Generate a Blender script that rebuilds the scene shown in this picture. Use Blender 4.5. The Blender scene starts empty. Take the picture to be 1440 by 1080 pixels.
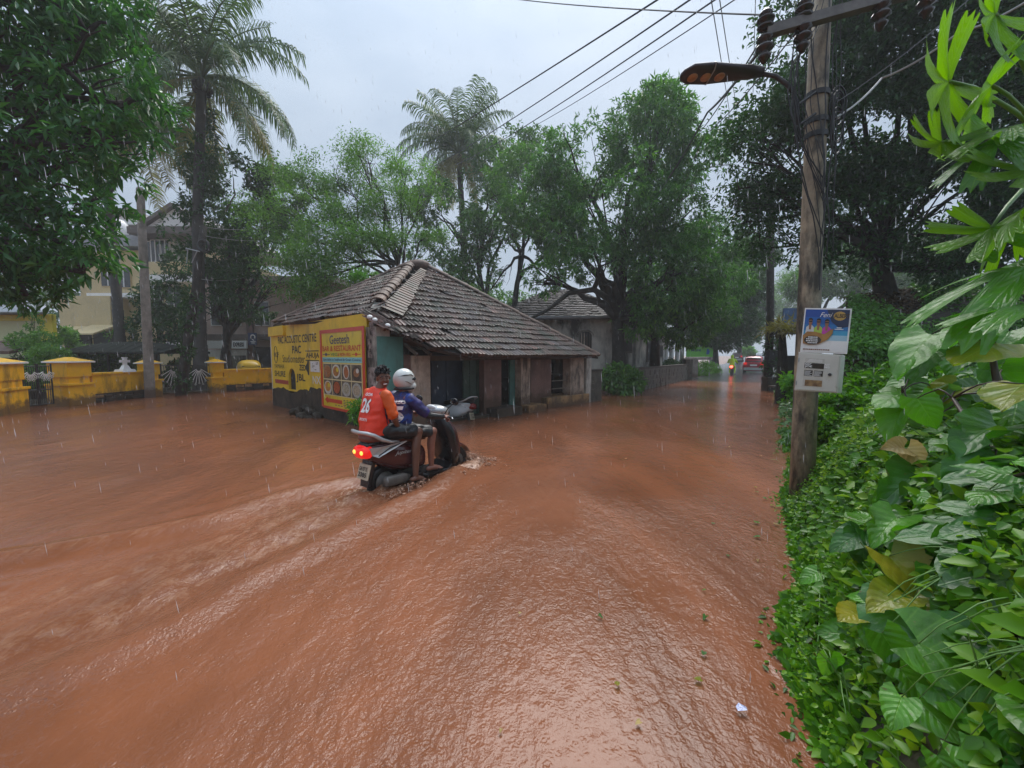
import bpy, bmesh, math, random
import numpy as np
from mathutils import Vector, Matrix, Euler
from mathutils.bvhtree import BVHTree
sc = bpy.context.scene
col = sc.collection
R = math.radians
PI = math.pi
# ------------------------------------------------------------------ camera, sky, sun, exposure
CAM_H, FPX = 1.6, 560.0
PITCH = math.atan(40 / FPX)
cam_data = bpy.data.cameras.new('camera')
cam_data.sensor_width = 36.0
cam_data.lens = 36.0 * FPX / 1440.0
cam_data.clip_start = 0.05
cam_data.clip_end = 3000
cam = bpy.data.objects.new('camera', cam_data)
cam.location = (0, 0, CAM_H)
cam.rotation_euler = (PI / 2 - PITCH, 0, 0)
col.objects.link(cam)
sc.camera = cam

world = bpy.data.worlds.new('World')
sc.world = world
world.use_nodes = True
wn, wl = world.node_tree.nodes, world.node_tree.links
wn.clear()
SUN_EL, SUN_ROT = R(58), R(20)
sky = wn.new('ShaderNodeTexSky')
sky.sky_type = 'NISHITA'
sky.sun_disc = False
sky.sun_elevation = SUN_EL
sky.sun_rotation = SUN_ROT
sky.dust_density = 4.0
sky.air_density = 1.0
tc = wn.new('ShaderNodeTexCoord')
mp = wn.new('ShaderNodeMapping')
mp.inputs['Scale'].default_value = (1.6, 1.6, 3.2)
wl.new(tc.outputs['Generated'], mp.inputs['Vector'])
nz = wn.new('ShaderNodeTexNoise')
nz.inputs['Scale'].default_value = 1.6
nz.inputs['Detail'].default_value = 5
nz.inputs['Roughness'].default_value = 0.5
wl.new(mp.outputs['Vector'], nz.inputs['Vector'])
cr = wn.new('ShaderNodeValToRGB')
cr.color_ramp.elements[0].position = 0.36
cr.color_ramp.elements[0].color = (3.5, 4.4, 5.6, 1)
cr.color_ramp.elements[1].position = 0.68
cr.color_ramp.elements[1].color = (4.9, 5.75, 6.8, 1)
wl.new(nz.outputs['Fac'], cr.inputs['Fac'])
# overcast luminance: brighter towards the zenith
sx = wn.new('ShaderNodeSeparateXYZ')
wl.new(tc.outputs['Generated'], sx.inputs[0])
mr = wn.new('ShaderNodeMapRange')
mr.inputs['From Min'].default_value = 0.0
mr.inputs['From Max'].default_value = 1.0
mr.inputs['To Min'].default_value = 0.95
mr.inputs['To Max'].default_value = 3.1
pw_ = wn.new('ShaderNodeMath')
pw_.operation = 'POWER'
pw_.use_clamp = True
wl.new(sx.outputs['Z'], pw_.inputs[0])
pw_.inputs[1].default_value = 2.6
wl.new(pw_.outputs[0], mr.inputs['Value'])
vm = wn.new('ShaderNodeVectorMath')
vm.operation = 'SCALE'
wl.new(cr.outputs['Color'], vm.inputs[0])
wl.new(mr.outputs['Result'], vm.inputs['Scale'])
mx = wn.new('ShaderNodeMixRGB')
mx.inputs['Fac'].default_value = 0.86
wl.new(sky.outputs['Color'], mx.inputs['Color1'])
wl.new(vm.outputs['Vector'], mx.inputs['Color2'])
bgn = wn.new('ShaderNodeBackground')
bgn.inputs['Strength'].default_value = 0.051
wl.new(mx.outputs['Color'], bgn.inputs['Color'])
wo = wn.new('ShaderNodeOutputWorld')
wl.new(bgn.outputs['Background'], wo.inputs['Surface'])

sun_data = bpy.data.lights.new('sun', 'SUN')
sun_data.energy = 1.5
sun_data.angle = R(40)
sun_data.color = (1.0, 0.97, 0.93)
sun = bpy.data.objects.new('sun', sun_data)
sun.location = (0, 0, 60)
sun.rotation_euler = (PI / 2 - SUN_EL, 0, PI - SUN_ROT)
col.objects.link(sun)

sc.render.engine = 'CYCLES'
sc.cycles.use_denoising = True
sc.cycles.volume_bounces = 1
sc.cycles.max_bounces = 7
sc.cycles.diffuse_bounces = 4
sc.cycles.transmission_bounces = 4
sc.cycles.transparent_max_bounces = 6
sc.cycles.volume_step_rate = 4
sc.cycles.caustics_reflective = False
sc.cycles.caustics_refractive = False
sc.view_settings.view_transform = 'Standard'
sc.view_settings.look = 'None'
sc.view_settings.gamma = 1
sc.view_settings.use_curve_mapping = False
sc.view_settings.exposure = 1.12

# ------------------------------------------------------------------ helpers
HAZE = 0.002
WM = {}                                        # world matrix of every thing and part
def V(*a):
    return Vector(a if len(a) > 1 else a[0])
def ray(px, py):
    x = (px - 720) / FPX
    y = -(py - 540) / FPX
    return Vector((x, math.cos(PITCH) + y * math.sin(PITCH), -math.sin(PITCH) + y * math.cos(PITCH)))
def gp(px, py, z=0.0):                         # photograph point -> point of the ground at height z
    d = ray(px, py)
    return Vector((0, 0, CAM_H)) + d * ((z - CAM_H) / d.z)
def at(px, py, Y):                             # photograph point -> point Y metres ahead
    d = ray(px, py)
    return Vector((0, 0, CAM_H)) + d * (Y / d.y)
def onpl(px, py, P, n):
    d = ray(px, py)
    o = Vector((0, 0, CAM_H))
    return o + d * ((P - o).dot(n) / d.dot(n))

def tag(o, label=None, cat=None, group=None, kind=None):
    if label: o['label'] = label
    if cat: o['category'] = cat
    if group: o['group'] = group
    if kind: o['kind'] = kind
    return o
def thing(name, label, cat, loc=(0, 0, 0), rz=0.0, group=None, rot=None):
    o = bpy.data.objects.new(name, None)
    o.empty_display_size = 0.1
    o.location = loc
    o.rotation_euler = rot if rot else (0, 0, rz)
    col.objects.link(o)
    WM[o] = Matrix.Translation(Vector(loc)) @ o.rotation_euler.to_matrix().to_4x4()
    return tag(o, label, cat, group)
def link(name, me, mat, parent=None, smooth=False, world=False):
    if mat is not None:
        for m in (mat if isinstance(mat, (list, tuple)) else [mat]):
            me.materials.append(m)
    o = bpy.data.objects.new(name, me)
    col.objects.link(o)
    if parent is not None:
        o.parent = parent
        if world:
            me.transform(WM[parent].inverted())
        WM[o] = WM[parent].copy()
    else:
        WM[o] = Matrix.Identity(4)
    if smooth:
        me.polygons.foreach_set('use_smooth', np.ones(len(me.polygons), bool))
    return o
def copy_tree(o, parent=None):
    c = o.copy()
    col.objects.link(c)
    if parent is not None:
        c.parent = parent
    for ch in list(o.children):
        copy_tree(ch, c)
    return c

class MB:
    def __init__(s):
        s.v, s.f, s.mi = [], [], []
    def add(s, vs, fs, mi=0, M=None):
        b = len(s.v)
        if M is not None:
            vs = [M @ Vector(q) for q in vs]
        s.v.extend([tuple(q) for q in vs])
        s.f.extend([tuple(i + b for i in f) for f in fs])
        s.mi.extend([mi] * len(fs))
        return s
    def box(s, c, size, M=None, mi=0, taper=1.0):
        x, y, z = size[0] / 2, size[1] / 2, size[2] / 2
        t = taper
        vs = [(-x, -y, -z), (x, -y, -z), (x, y, -z), (-x, y, -z), (-x * t, -y * t, z), (x * t, -y * t, z), (x * t, y * t, z), (-x * t, y * t, z)]
        T = Matrix.Translation(Vector(c)) if M is None else (M @ Matrix.Translation(Vector(c)))
        return s.add(vs, [(0, 3, 2, 1), (4, 5, 6, 7), (0, 1, 5, 4), (1, 2, 6, 5), (2, 3, 7, 6), (3, 0, 4, 7)], mi, T)
    def hexa(s, p, mi=0):                      # 4 bottom + 4 top corners
        return s.add(p, [(0, 3, 2, 1), (4, 5, 6, 7), (0, 1, 5, 4), (1, 2, 6, 5), (2, 3, 7, 6), (3, 0, 4, 7)], mi)
    def tube(s, pts, r, n=8, cap=True, mi=0, sq=1.0):
        pts = [Vector(p) for p in pts]
        rs = r if isinstance(r, (list, tuple)) else [r] * len(pts)
        b = len(s.v)
        prev = None
        for i, p in enumerate(pts):
            d = (pts[min(i + 1, len(pts) - 1)] - pts[max(i - 1, 0)])
            if d.length < 1e-9: d = Vector((0, 0, 1))
            d.normalize()
            if prev is None:
                a = d.cross(Vector((0, 0, 1)) if abs(d.z) < 0.9 else Vector((1, 0, 0))).normalized()
            else:
                a = (prev - d * prev.dot(d)).normalized()
            prev = a
            c = d.cross(a)
            for k in range(n):
                t = 2 * PI * k / n
                s.v.append(tuple(p + a * (math.cos(t) * rs[i]) + c * (math.sin(t) * rs[i] * sq)))
        for i in range(len(pts) - 1):
            for k in range(n):
                s.f.append((b + i * n + k, b + i * n + (k + 1) % n, b + (i + 1) * n + (k + 1) % n, b + (i + 1) * n + k))
                s.mi.append(mi)
        if cap:
            s.f.append(tuple(b + k for k in reversed(range(n))))
            s.f.append(tuple(b + (len(pts) - 1) * n + k for k in range(n)))
            s.mi.extend([mi, mi])
        return s
    def ellip(s, c, r, M=None, nu=16, nv=10, mi=0, fn=None):
        vs, fs = [], []
        for j in range(nv + 1):
            ph = PI * j / nv - PI / 2
            for i in range(nu):
                th = 2 * PI * i / nu
                q = Vector((r[0] * math.cos(ph) * math.cos(th), r[1] * math.cos(ph) * math.sin(th), r[2] * math.sin(ph)))
                if fn: q = fn(q)
                vs.append(q)
        for j in range(nv):
            for i in range(nu):
                fs.append((j * nu + i, j * nu + (i + 1) % nu, (j + 1) * nu + (i + 1) % nu, (j + 1) * nu + i))
        T = Matrix.Translation(Vector(c))
        if M is not None: T = T @ M
        return s.add(vs, fs, mi, T)
    def loft(s, secs, n=16, mi=0, M=None, pw=2.5):
        # secs: (x, zc, half_width_y, half_height_z[, yc])
        vs, fs = [], []
        for q in secs:
            x, zc, hw, hh = q[:4]
            yc = q[4] if len(q) > 4 else 0
            for k in range(n):
                t = 2 * PI * k / n
                c, d = math.cos(t), math.sin(t)
                vs.append((x, yc + hw * math.copysign(abs(c) ** (2 / pw), c), zc + hh * math.copysign(abs(d) ** (2 / pw), d)))
        m = len(secs)
        for i in range(m - 1):
            for k in range(n):
                fs.append((i * n + k, i * n + (k + 1) % n, (i + 1) * n + (k + 1) % n, (i + 1) * n + k))
        fs.append(tuple(range(n - 1, -1, -1)))
        fs.append(tuple((m - 1) * n + k for k in range(n)))
        return s.add(vs, fs, mi, M)
    def prism(s, poly, ex, mi=0, M=None):      # closed outline (3-D points) extruded by vector ex
        n = len(poly)
        ex = Vector(ex)
        vs = [Vector(p) for p in poly] + [Vector(p) + ex for p in poly]
        fs = [tuple(range(n - 1, -1, -1)), tuple(range(n, 2 * n))] + [(i, (i + 1) % n, n + (i + 1) % n, n + i) for i in range(n)]
        return s.add(vs, fs, mi, M)
    def torus(s, c, R_, r, M=None, n=24, m=8, mi=0, a0=0, a1=2 * PI):
        pts = [Vector((R_ * math.cos(a0 + (a1 - a0) * k / n), 0, R_ * math.sin(a0 + (a1 - a0) * k / n))) for k in range(n + 1)]
        T = Matrix.Translation(Vector(c))
        if M is not None: T = T @ M
        return s.tube([T @ p for p in pts], r, m, True, mi)
    def mesh(s, name='mesh'):
        me = bpy.data.meshes.new(name)
        me.from_pydata(s.v, [], s.f)
        if any(s.mi):
            me.polygons.foreach_set('material_index', np.array(s.mi, np.int32))
        bm = bmesh.new()
        bm.from_mesh(me)
        bmesh.ops.recalc_face_normals(bm, faces=bm.faces)
        bm.to_mesh(me)
        bm.free()
        return me
    def build(s, name, mat, parent=None, smooth=False, world=True, bevel=0.0):
        me = s.mesh(name)
        if bevel:
            bm = bmesh.new()
            bm.from_mesh(me)
            bmesh.ops.bevel(bm, geom=list(bm.edges), offset=bevel, segments=2, affect='EDGES', profile=0.6, clamp_overlap=True)
            bm.to_mesh(me)
            bm.free()
        return link(name, me, mat, parent, smooth, world)

def np_mesh(name, verts, tris, var=None, quads=None):
    me = bpy.data.meshes.new(name)
    verts = np.ascontiguousarray(verts, np.float32)
    fs = np.ascontiguousarray(tris if quads is None else quads, np.int32)
    k = fs.shape[1]
    me.vertices.add(len(verts))
    me.vertices.foreach_set('co', verts.ravel())
    me.loops.add(fs.size)
    me.loops.foreach_set('vertex_index', fs.ravel())
    me.polygons.add(len(fs))
    me.polygons.foreach_set('loop_start', np.arange(0, fs.size, k, dtype=np.int32))
    if var is not None:
        a = me.attributes.new('var', 'FLOAT', 'POINT')
        a.data.foreach_set('value', np.ascontiguousarray(var, np.float32))
    me.update(calc_edges=True)
    return me

def modified(mb, mods, name='tmp'):            # mesh of an MB after voxel remesh / smoothing
    me = mb.mesh(name) if isinstance(mb, MB) else mb
    o = bpy.data.objects.new('tmp', me)
    col.objects.link(o)
    for t, kw in mods:
        m = o.modifiers.new(t, t)
        for k, v in kw.items(): setattr(m, k, v)
    dg = bpy.context.evaluated_depsgraph_get()
    r = bpy.data.meshes.new_from_object(o.evaluated_get(dg))
    bpy.data.objects.remove(o)
    return r
def fused(mb, vox=0.01, it=4):
    return modified(mb, [('REMESH', dict(mode='VOXEL', voxel_size=vox)), ('SMOOTH', dict(factor=0.5, iterations=it))])

_txt = {}
def text_geo(body, bold=0.0, shear=0.0):
    k = (body, bold, shear)
    if k not in _txt:
        c = bpy.data.curves.new('t', 'FONT')
        c.body = body
        c.offset = bold
        c.shear = shear
        c.resolution_u = 3
        o = bpy.data.objects.new('t', c)
        col.objects.link(o)
        dg = bpy.context.evaluated_depsgraph_get()
        me = bpy.data.meshes.new_from_object(o.evaluated_get(dg))
        vs = np.array([v.co[:] for v in me.vertices])
        fs = [tuple(p.vertices) for p in me.polygons]
        lo, hi = vs.min(0), vs.max(0)
        vs = (vs - lo) / np.maximum(hi - lo, 1e-6)
        bpy.data.objects.remove(o)
        _txt[k] = (vs, fs)
    return _txt[k]
def put_text(mb, body, O, Rv, Uv, w, h, bold=0.015, shear=0.0, off=None):
    vs, fs = text_geo(body, bold, shear)
    O = Vector(O) + (Vector(off) if off is not None else Vector((0, 0, 0)))
    mb.add([O + Rv * (float(q[0]) * w) + Uv * (float(q[1]) * h) for q in vs], fs)
    return mb
# ------------------------------------------------------------------ materials
def _n(nt, t, **kw):
    n = nt.nodes.new(t)
    for k, v in kw.items():
        if k in n.inputs.keys(): n.inputs[k].default_value = v
        else: setattr(n, k, v)
    return n
def rgba(c):
    return (c[0], c[1], c[2], 1)
def M(name, c, rough=0.6, var=0.2, scale=4.0, c2=None, bump=0.0, bscale=40.0, spec=0.5, metal=0.0, stain=None, orand=0.0, coat=0.0, sscale=(1, 1, 0.3), alpha=None, emit=None, tide=None):
    m = bpy.data.materials.new(name)
    m.use_nodes = True
    nt = m.node_tree
    L = nt.links.new
    bs = nt.nodes['Principled BSDF']
    geo = _n(nt, 'ShaderNodeNewGeometry')
    n1 = _n(nt, 'ShaderNodeTexNoise', Scale=scale, Detail=6.0, Roughness=0.6)
    L(geo.outputs['Position'], n1.inputs['Vector'])
    rp = _n(nt, 'ShaderNodeValToRGB')
    rp.color_ramp.elements[0].position = 0.3
    rp.color_ramp.elements[1].position = 0.7
    rp.color_ramp.elements[0].color = rgba([x * (1 - var) for x in c])
    rp.color_ramp.elements[1].color = rgba(c2 if c2 else [min(1, x * (1 + var)) for x in c])
    L(n1.outputs['Fac'], rp.inputs['Fac'])
    out = rp.outputs['Color']
    if stain:
        sc_, lo, hi, scl = stain
        mpn = _n(nt, 'ShaderNodeMapping')
        mpn.inputs['Scale'].default_value = sscale
        L(geo.outputs['Position'], mpn.inputs['Vector'])
        n2 = _n(nt, 'ShaderNodeTexNoise', Scale=scl, Detail=8.0, Roughness=0.65)
        L(mpn.outputs['Vector'], n2.inputs['Vector'])
        r2 = _n(nt, 'ShaderNodeMapRange')
        r2.inputs['From Min'].default_value = lo
        r2.inputs['From Max'].default_value = hi
        L(n2.outputs['Fac'], r2.inputs['Value'])
        mxn = _n(nt, 'ShaderNodeMixRGB')
        L(r2.outputs['Result'], mxn.inputs['Fac'])
        L(out, mxn.inputs['Color1'])
        mxn.inputs['Color2'].default_value = rgba(sc_)
        out = mxn.outputs['Color']
    if tide:                                    # mud splashed up and dried on the foot of the thing
        sz = _n(nt, 'ShaderNodeSeparateXYZ')
        L(geo.outputs['Position'], sz.inputs[0])
        n5 = _n(nt, 'ShaderNodeTexNoise', Scale=5.0, Detail=7.0, Roughness=0.7)
        L(geo.outputs['Position'], n5.inputs['Vector'])
        ad = _n(nt, 'ShaderNodeMath', operation='MULTIPLY_ADD')
        L(n5.outputs['Fac'], ad.inputs[0])
        ad.inputs[1].default_value = -0.75
        L(sz.outputs['Z'], ad.inputs[2])
        r5 = _n(nt, 'ShaderNodeMapRange')
        r5.inputs['From Min'].default_value = tide - 0.40
        r5.inputs['From Max'].default_value = tide - 0.22
        r5.inputs['To Min'].default_value = 0.85
        r5.inputs['To Max'].default_value = 0.0
        L(ad.outputs[0], r5.inputs['Value'])
        m5 = _n(nt, 'ShaderNodeMixRGB')
        L(r5.outputs['Result'], m5.inputs['Fac'])
        L(out, m5.inputs['Color1'])
        m5.inputs['Color2'].default_value = (0.085, 0.045, 0.025, 1)
        out = m5.outputs['Color']
    if orand:
        oi = _n(nt, 'ShaderNodeObjectInfo')
        mr_ = _n(nt, 'ShaderNodeMapRange')
        mr_.inputs['To Min'].default_value = 1 - orand
        mr_.inputs['To Max'].default_value = 1 + orand
        L(oi.outputs['Random'], mr_.inputs['Value'])
        vs = _n(nt, 'ShaderNodeVectorMath', operation='SCALE')
        L(out, vs.inputs[0])
        L(mr_.outputs['Result'], vs.inputs['Scale'])
        out = vs.outputs['Vector']
    L(out, bs.inputs['Base Color'])
    bs.inputs['Roughness'].default_value = rough
    bs.inputs['Metallic'].default_value = metal
    bs.inputs['Specular IOR Level'].default_value = spec
    if coat: bs.inputs['Coat Weight'].default_value = coat
    if emit:
        bs.inputs['Emission Color'].default_value = rgba(emit[:3])
        bs.inputs['Emission Strength'].default_value = emit[3]
    if bump:
        n3 = _n(nt, 'ShaderNodeTexNoise', Scale=bscale, Detail=5.0)
        L(geo.outputs['Position'], n3.inputs['Vector'])
        bp = _n(nt, 'ShaderNodeBump', Strength=bump, Distance=0.02)
        L(n3.outputs['Fac'], bp.inputs['Height'])
        L(bp.outputs['Normal'], bs.inputs['Normal'])
    return m
def foliage(name, dark, mid, light, trans=0.35, rough=0.38, tcol=None, spec=0.45):
    m = bpy.data.materials.new(name)
    m.use_nodes = True
    nt = m.node_tree
    L = nt.links.new
    bs = nt.nodes['Principled BSDF']
    at_ = _n(nt, 'ShaderNodeAttribute', attribute_name='var')
    rp = _n(nt, 'ShaderNodeValToRGB')
    e = rp.color_ramp.elements
    e[0].position, e[1].position = 0.0, 1.0
    e[0].color, e[1].color = rgba(dark), rgba(light)
    k = e.new(0.5)
    k.color = rgba(mid)
    L(at_.outputs['Fac'], rp.inputs['Fac'])
    L(rp.outputs['Color'], bs.inputs['Base Color'])
    bs.inputs['Roughness'].default_value = rough
    bs.inputs['Specular IOR Level'].default_value = spec
    tr = _n(nt, 'ShaderNodeBsdfTranslucent')
    hs = _n(nt, 'ShaderNodeMixRGB', blend_type='MULTIPLY')
    hs.inputs['Fac'].default_value = 1.0
    hs.inputs['Color2'].default_value = rgba(tcol or (1.6, 1.7, 0.6))
    L(rp.outputs['Color'], hs.inputs['Color1'])
    L(hs.outputs['Color'], tr.inputs['Color'])
    mx_ = _n(nt, 'ShaderNodeMixShader')
    mx_.inputs['Fac'].default_value = trans
    L(bs.outputs['BSDF'], mx_.inputs[1])
    L(tr.outputs['BSDF'], mx_.inputs[2])
    L(mx_.outputs['Shader'], nt.nodes['Material Output'].inputs['Surface'])
    return m
def big_leaf(name, c, vein, tcol, trans=0.4, edge=None, lat=6.0, slope=0.8, rough=0.29):
    # veined leaf blade; UV: u across (-1..1 -> 0..1), v along
    m = bpy.data.materials.new(name)
    m.use_nodes = True
    nt = m.node_tree
    L = nt.links.new
    bs = nt.nodes['Principled BSDF']
    uv = _n(nt, 'ShaderNodeUVMap')
    sp = _n(nt, 'ShaderNodeSeparateXYZ')
    L(uv.outputs['UV'], sp.inputs[0])
    def mth(op, a, b=None, cl=False):
        q = _n(nt, 'ShaderNodeMath', operation=op)
        q.use_clamp = cl
        for i, z in enumerate((a, b)):
            if z is None: continue
            if isinstance(z, (int, float)): q.inputs[i].default_value = z
            else: L(z, q.inputs[i])
        return q.outputs[0]
    u = mth('ABSOLUTE', mth('SUBTRACT', sp.outputs['X'], 0.5))
    rib = mth('SUBTRACT', 1.0, mth('MULTIPLY', u, 45.0), True)
    s_ = mth('SUBTRACT', sp.outputs['Y'], mth('MULTIPLY', u, slope))
    saw = mth('ABSOLUTE', mth('SUBTRACT', mth('FRACT', mth('MULTIPLY', s_, lat)), 0.5))
    latv = mth('SUBTRACT', 1.0, mth('MULTIPLY', saw, 11.0), True)
    ve = mth('MAXIMUM', rib, mth('MULTIPLY', latv, 0.6))
    geo = _n(nt, 'ShaderNodeNewGeometry')
    n1 = _n(nt, 'ShaderNodeTexNoise', Scale=9.0, Detail=5.0)
    L(geo.outputs['Position'], n1.inputs['Vector'])
    oi = _n(nt, 'ShaderNodeObjectInfo')
    rp = _n(nt, 'ShaderNodeValToRGB')
    rp.color_ramp.elements[0].position, rp.color_ramp.elements[1].position = 0.3, 0.72
    rp.color_ramp.elements[0].color = rgba([x * 0.65 for x in c])
    rp.color_ramp.elements[1].color = rgba(edge if edge else [x * 1.35 for x in c])
    L(mth('ADD', n1.outputs['Fac'], mth('MULTIPLY', mth('SUBTRACT', oi.outputs['Random'], 0.5), 0.3)), rp.inputs['Fac'])
    mv = _n(nt, 'ShaderNodeMixRGB')
    L(mth('MULTIPLY', ve, 0.55), mv.inputs['Fac'])
    L(rp.outputs['Color'], mv.inputs['Color1'])
    mv.inputs['Color2'].default_value = rgba(vein)
    n7 = _n(nt, 'ShaderNodeTexNoise', Scale=42.0, Detail=3.0, Roughness=0.6)
    L(geo.outputs['Position'], n7.inputs['Vector'])
    r7 = _n(nt, 'ShaderNodeMapRange')
    r7.inputs['From Min'].default_value = 0.66
    r7.inputs['From Max'].default_value = 0.72
    L(n7.outputs['Fac'], r7.inputs['Value'])
    m7 = _n(nt, 'ShaderNodeMixRGB')
    L(r7.outputs['Result'], m7.inputs['Fac'])
    L(mv.outputs['Color'], m7.inputs['Color1'])
    m7.inputs['Color2'].default_value = (0.13, 0.10, 0.03, 1)
    L(m7.outputs['Color'], bs.inputs['Base Color'])
    bs.inputs['Roughness'].default_value = rough
    bs.inputs['Specular IOR Level'].default_value = 0.5
    n2 = _n(nt, 'ShaderNodeTexNoise', Scale=45.0, Detail=4.0)
    L(geo.outputs['Position'], n2.inputs['Vector'])
    hgt = mth('ADD', mth('MULTIPLY', mth('MULTIPLY', saw, 2.0), 0.6), mth('MULTIPLY', n2.outputs['Fac'], 1.2))
    hgt = mth('SUBTRACT', hgt, mth('MULTIPLY', rib, 0.5))
    bp = _n(nt, 'ShaderNodeBump', Strength=0.5, Distance=0.006)
    L(hgt, bp.inputs['Height'])
    L(bp.outputs['Normal'], bs.inputs['Normal'])
    tr = _n(nt, 'ShaderNodeBsdfTranslucent')
    tm = _n(nt, 'ShaderNodeMixRGB')
    L(mth('MULTIPLY', ve, 0.6), tm.inputs['Fac'])
    tm.inputs['Color1'].default_value = rgba(tcol)
    tm.inputs['Color2'].default_value = rgba([x * 1.3 for x in tcol])
    L(tm.outputs['Color'], tr.inputs['Color'])
    mx_ = _n(nt, 'ShaderNodeMixShader')
    mx_.inputs['Fac'].default_value = trans
    L(bs.outputs['BSDF'], mx_.inputs[1])
    L(tr.outputs['BSDF'], mx_.inputs[2])
    L(mx_.outputs['Shader'], nt.nodes['Material Output'].inputs['Surface'])
    return m

def water_mat():
    m = bpy.data.materials.new('muddy_flood_water')
    m.use_nodes = True
    nt = m.node_tree
    L = nt.links.new
    bs = nt.nodes['Principled BSDF']
    geo = _n(nt, 'ShaderNodeNewGeometry')
    P = geo.outputs['Position']
    def mth(op, a, b=None, cl=False):
        q = _n(nt, 'ShaderNodeMath', operation=op)
        q.use_clamp = cl
        for i, z in enumerate((a, b)):
            if z is None: continue
            if isinstance(z, (int, float)): q.inputs[i].default_value = z
            else: L(z, q.inputs[i])
        return q.outputs[0]
    def noise(scale, stretch=None, rot=0.0, detail=4.0, rough=0.55, dist=0.0):
        v = P
        if stretch:
            mpn = _n(nt, 'ShaderNodeMapping')
            mpn.inputs['Scale'].default_value = stretch
            mpn.inputs['Rotation'].default_value = (0, 0, rot)
            L(P, mpn.inputs['Vector'])
            v = mpn.outputs['Vector']
        q = _n(nt, 'ShaderNodeTexNoise', Scale=scale, Detail=detail, Roughness=rough, Distortion=dist)
        L(v, q.inputs['Vector'])
        return q.outputs['Fac']
    silt = noise(0.42, (1, 0.45, 1), R(-35), 8.0, 0.66, 0.9)
    rp = _n(nt, 'ShaderNodeValToRGB')
    rp.color_ramp.elements[0].position, rp.color_ramp.elements[1].position = 0.32, 0.7
    rp.color_ramp.elements[0].color = (0.137, 0.051, 0.0245, 1)
    rp.color_ramp.elements[1].color = (0.28, 0.101, 0.047, 1)
    L(silt, rp.inputs['Fac'])
    fo = _n(nt, 'ShaderNodeAttribute', attribute_name='foam')
    fn = noise(11.0, (1, 0.45, 1), R(-35), 6.0, 0.7, 0.8)
    fine = noise(38.0, None, 0, 3.0, 0.6)
    fm = mth('MULTIPLY', fo.outputs['Fac'], mth('MULTIPLY', mth('SUBTRACT', mth('ADD', mth('MULTIPLY', fn, 0.75), mth('MULTIPLY', fine, 0.25)), 0.47, True), 4.0), True)
    mf = _n(nt, 'ShaderNodeMixRGB')
    L(fm, mf.inputs['Fac'])
    L(rp.outputs['Color'], mf.inputs['Color1'])
    mf.inputs['Color2'].default_value = (0.46, 0.29, 0.19, 1)
    L(mf.outputs['Color'], bs.inputs['Base Color'])
    bs.inputs['IOR'].default_value = 1.33
    rr = _n(nt, 'ShaderNodeMapRange')
    rr.inputs['To Min'].default_value = 0.09
    rr.inputs['To Max'].default_value = 0.5
    L(fm, rr.inputs['Value'])
    L(rr.outputs['Result'], bs.inputs['Roughness'])
    # rain rings: expanding circular ripples round the drop points
    def rings(scale, freq, decay, seed):
        mpn = _n(nt, 'ShaderNodeMapping')
        mpn.inputs['Location'].default_value = (seed, seed * 1.7, 0)
        L(P, mpn.inputs['Vector'])
        vo = _n(nt, 'ShaderNodeTexVoronoi', voronoi_dimensions='2D', Scale=scale)
        L(mpn.outputs['Vector'], vo.inputs['Vector'])
        d = vo.outputs['Distance']
        sepc = _n(nt, 'ShaderNodeSeparateColor')
        L(vo.outputs['Color'], sepc.inputs[0])
        ph = mth('MULTIPLY', sepc.outputs[0], 6.28)
        amp = mth('MULTIPLY', sepc.outputs[1], sepc.outputs[1])
        w = mth('SINE', mth('ADD', mth('MULTIPLY', d, freq), ph))
        fall = mth('POWER', mth('SUBTRACT', 1.0, mth('MULTIPLY', d, decay), True), 1.5)
        return mth('MULTIPLY', mth('MULTIPLY', w, fall), amp)
    calm_n = noise(0.55, (1, 0.6, 1), R(-35), 3.0, 0.5, 0.7)
    cmr = _n(nt, 'ShaderNodeMapRange')
    cmr.inputs['From Min'].default_value = 0.38
    cmr.inputs['From Max'].default_value = 0.62
    cmr.inputs['To Min'].default_value = 0.3
    cmr.inputs['To Max'].default_value = 1.35
    L(calm_n, cmr.inputs['Value'])
    calm = cmr.outputs['Result']
    r1 = rings(11.0, 30.0, 2.0, 0.0)
    r2 = rings(7.0, 36.0, 2.3, 3.1)
    r3 = rings(17.0, 22.0, 1.9, 7.7)
    chop = noise(12.0, (1.0, 0.7, 1), R(-35), 4.0, 0.55, 0.4)
    chop2 = noise(36.0, None, 0, 3.0, 0.6, 0.3)
    swell = noise(2.6, (1.0, 0.42, 1), R(-38), 3.0, 0.5, 0.5)
    h = mth('ADD', mth('MULTIPLY', mth('MULTIPLY', mth('ADD', mth('ADD', r1, r2), r3), 0.0021), calm), mth('MULTIPLY', mth('MULTIPLY', mth('SUBTRACT', chop, 0.5), 0.017), calm))
    h = mth('ADD', h, mth('MULTIPLY', mth('MULTIPLY', mth('SUBTRACT', chop2, 0.5), 0.0075), calm))
    h = mth('ADD', h, mth('MULTIPLY', swell, 0.024))
    bp = _n(nt, 'ShaderNodeBump', Strength=1.0, Distance=1.0)
    L(h, bp.inputs['Height'])
    L(bp.outputs['Normal'], bs.inputs['Normal'])
    return m

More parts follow.
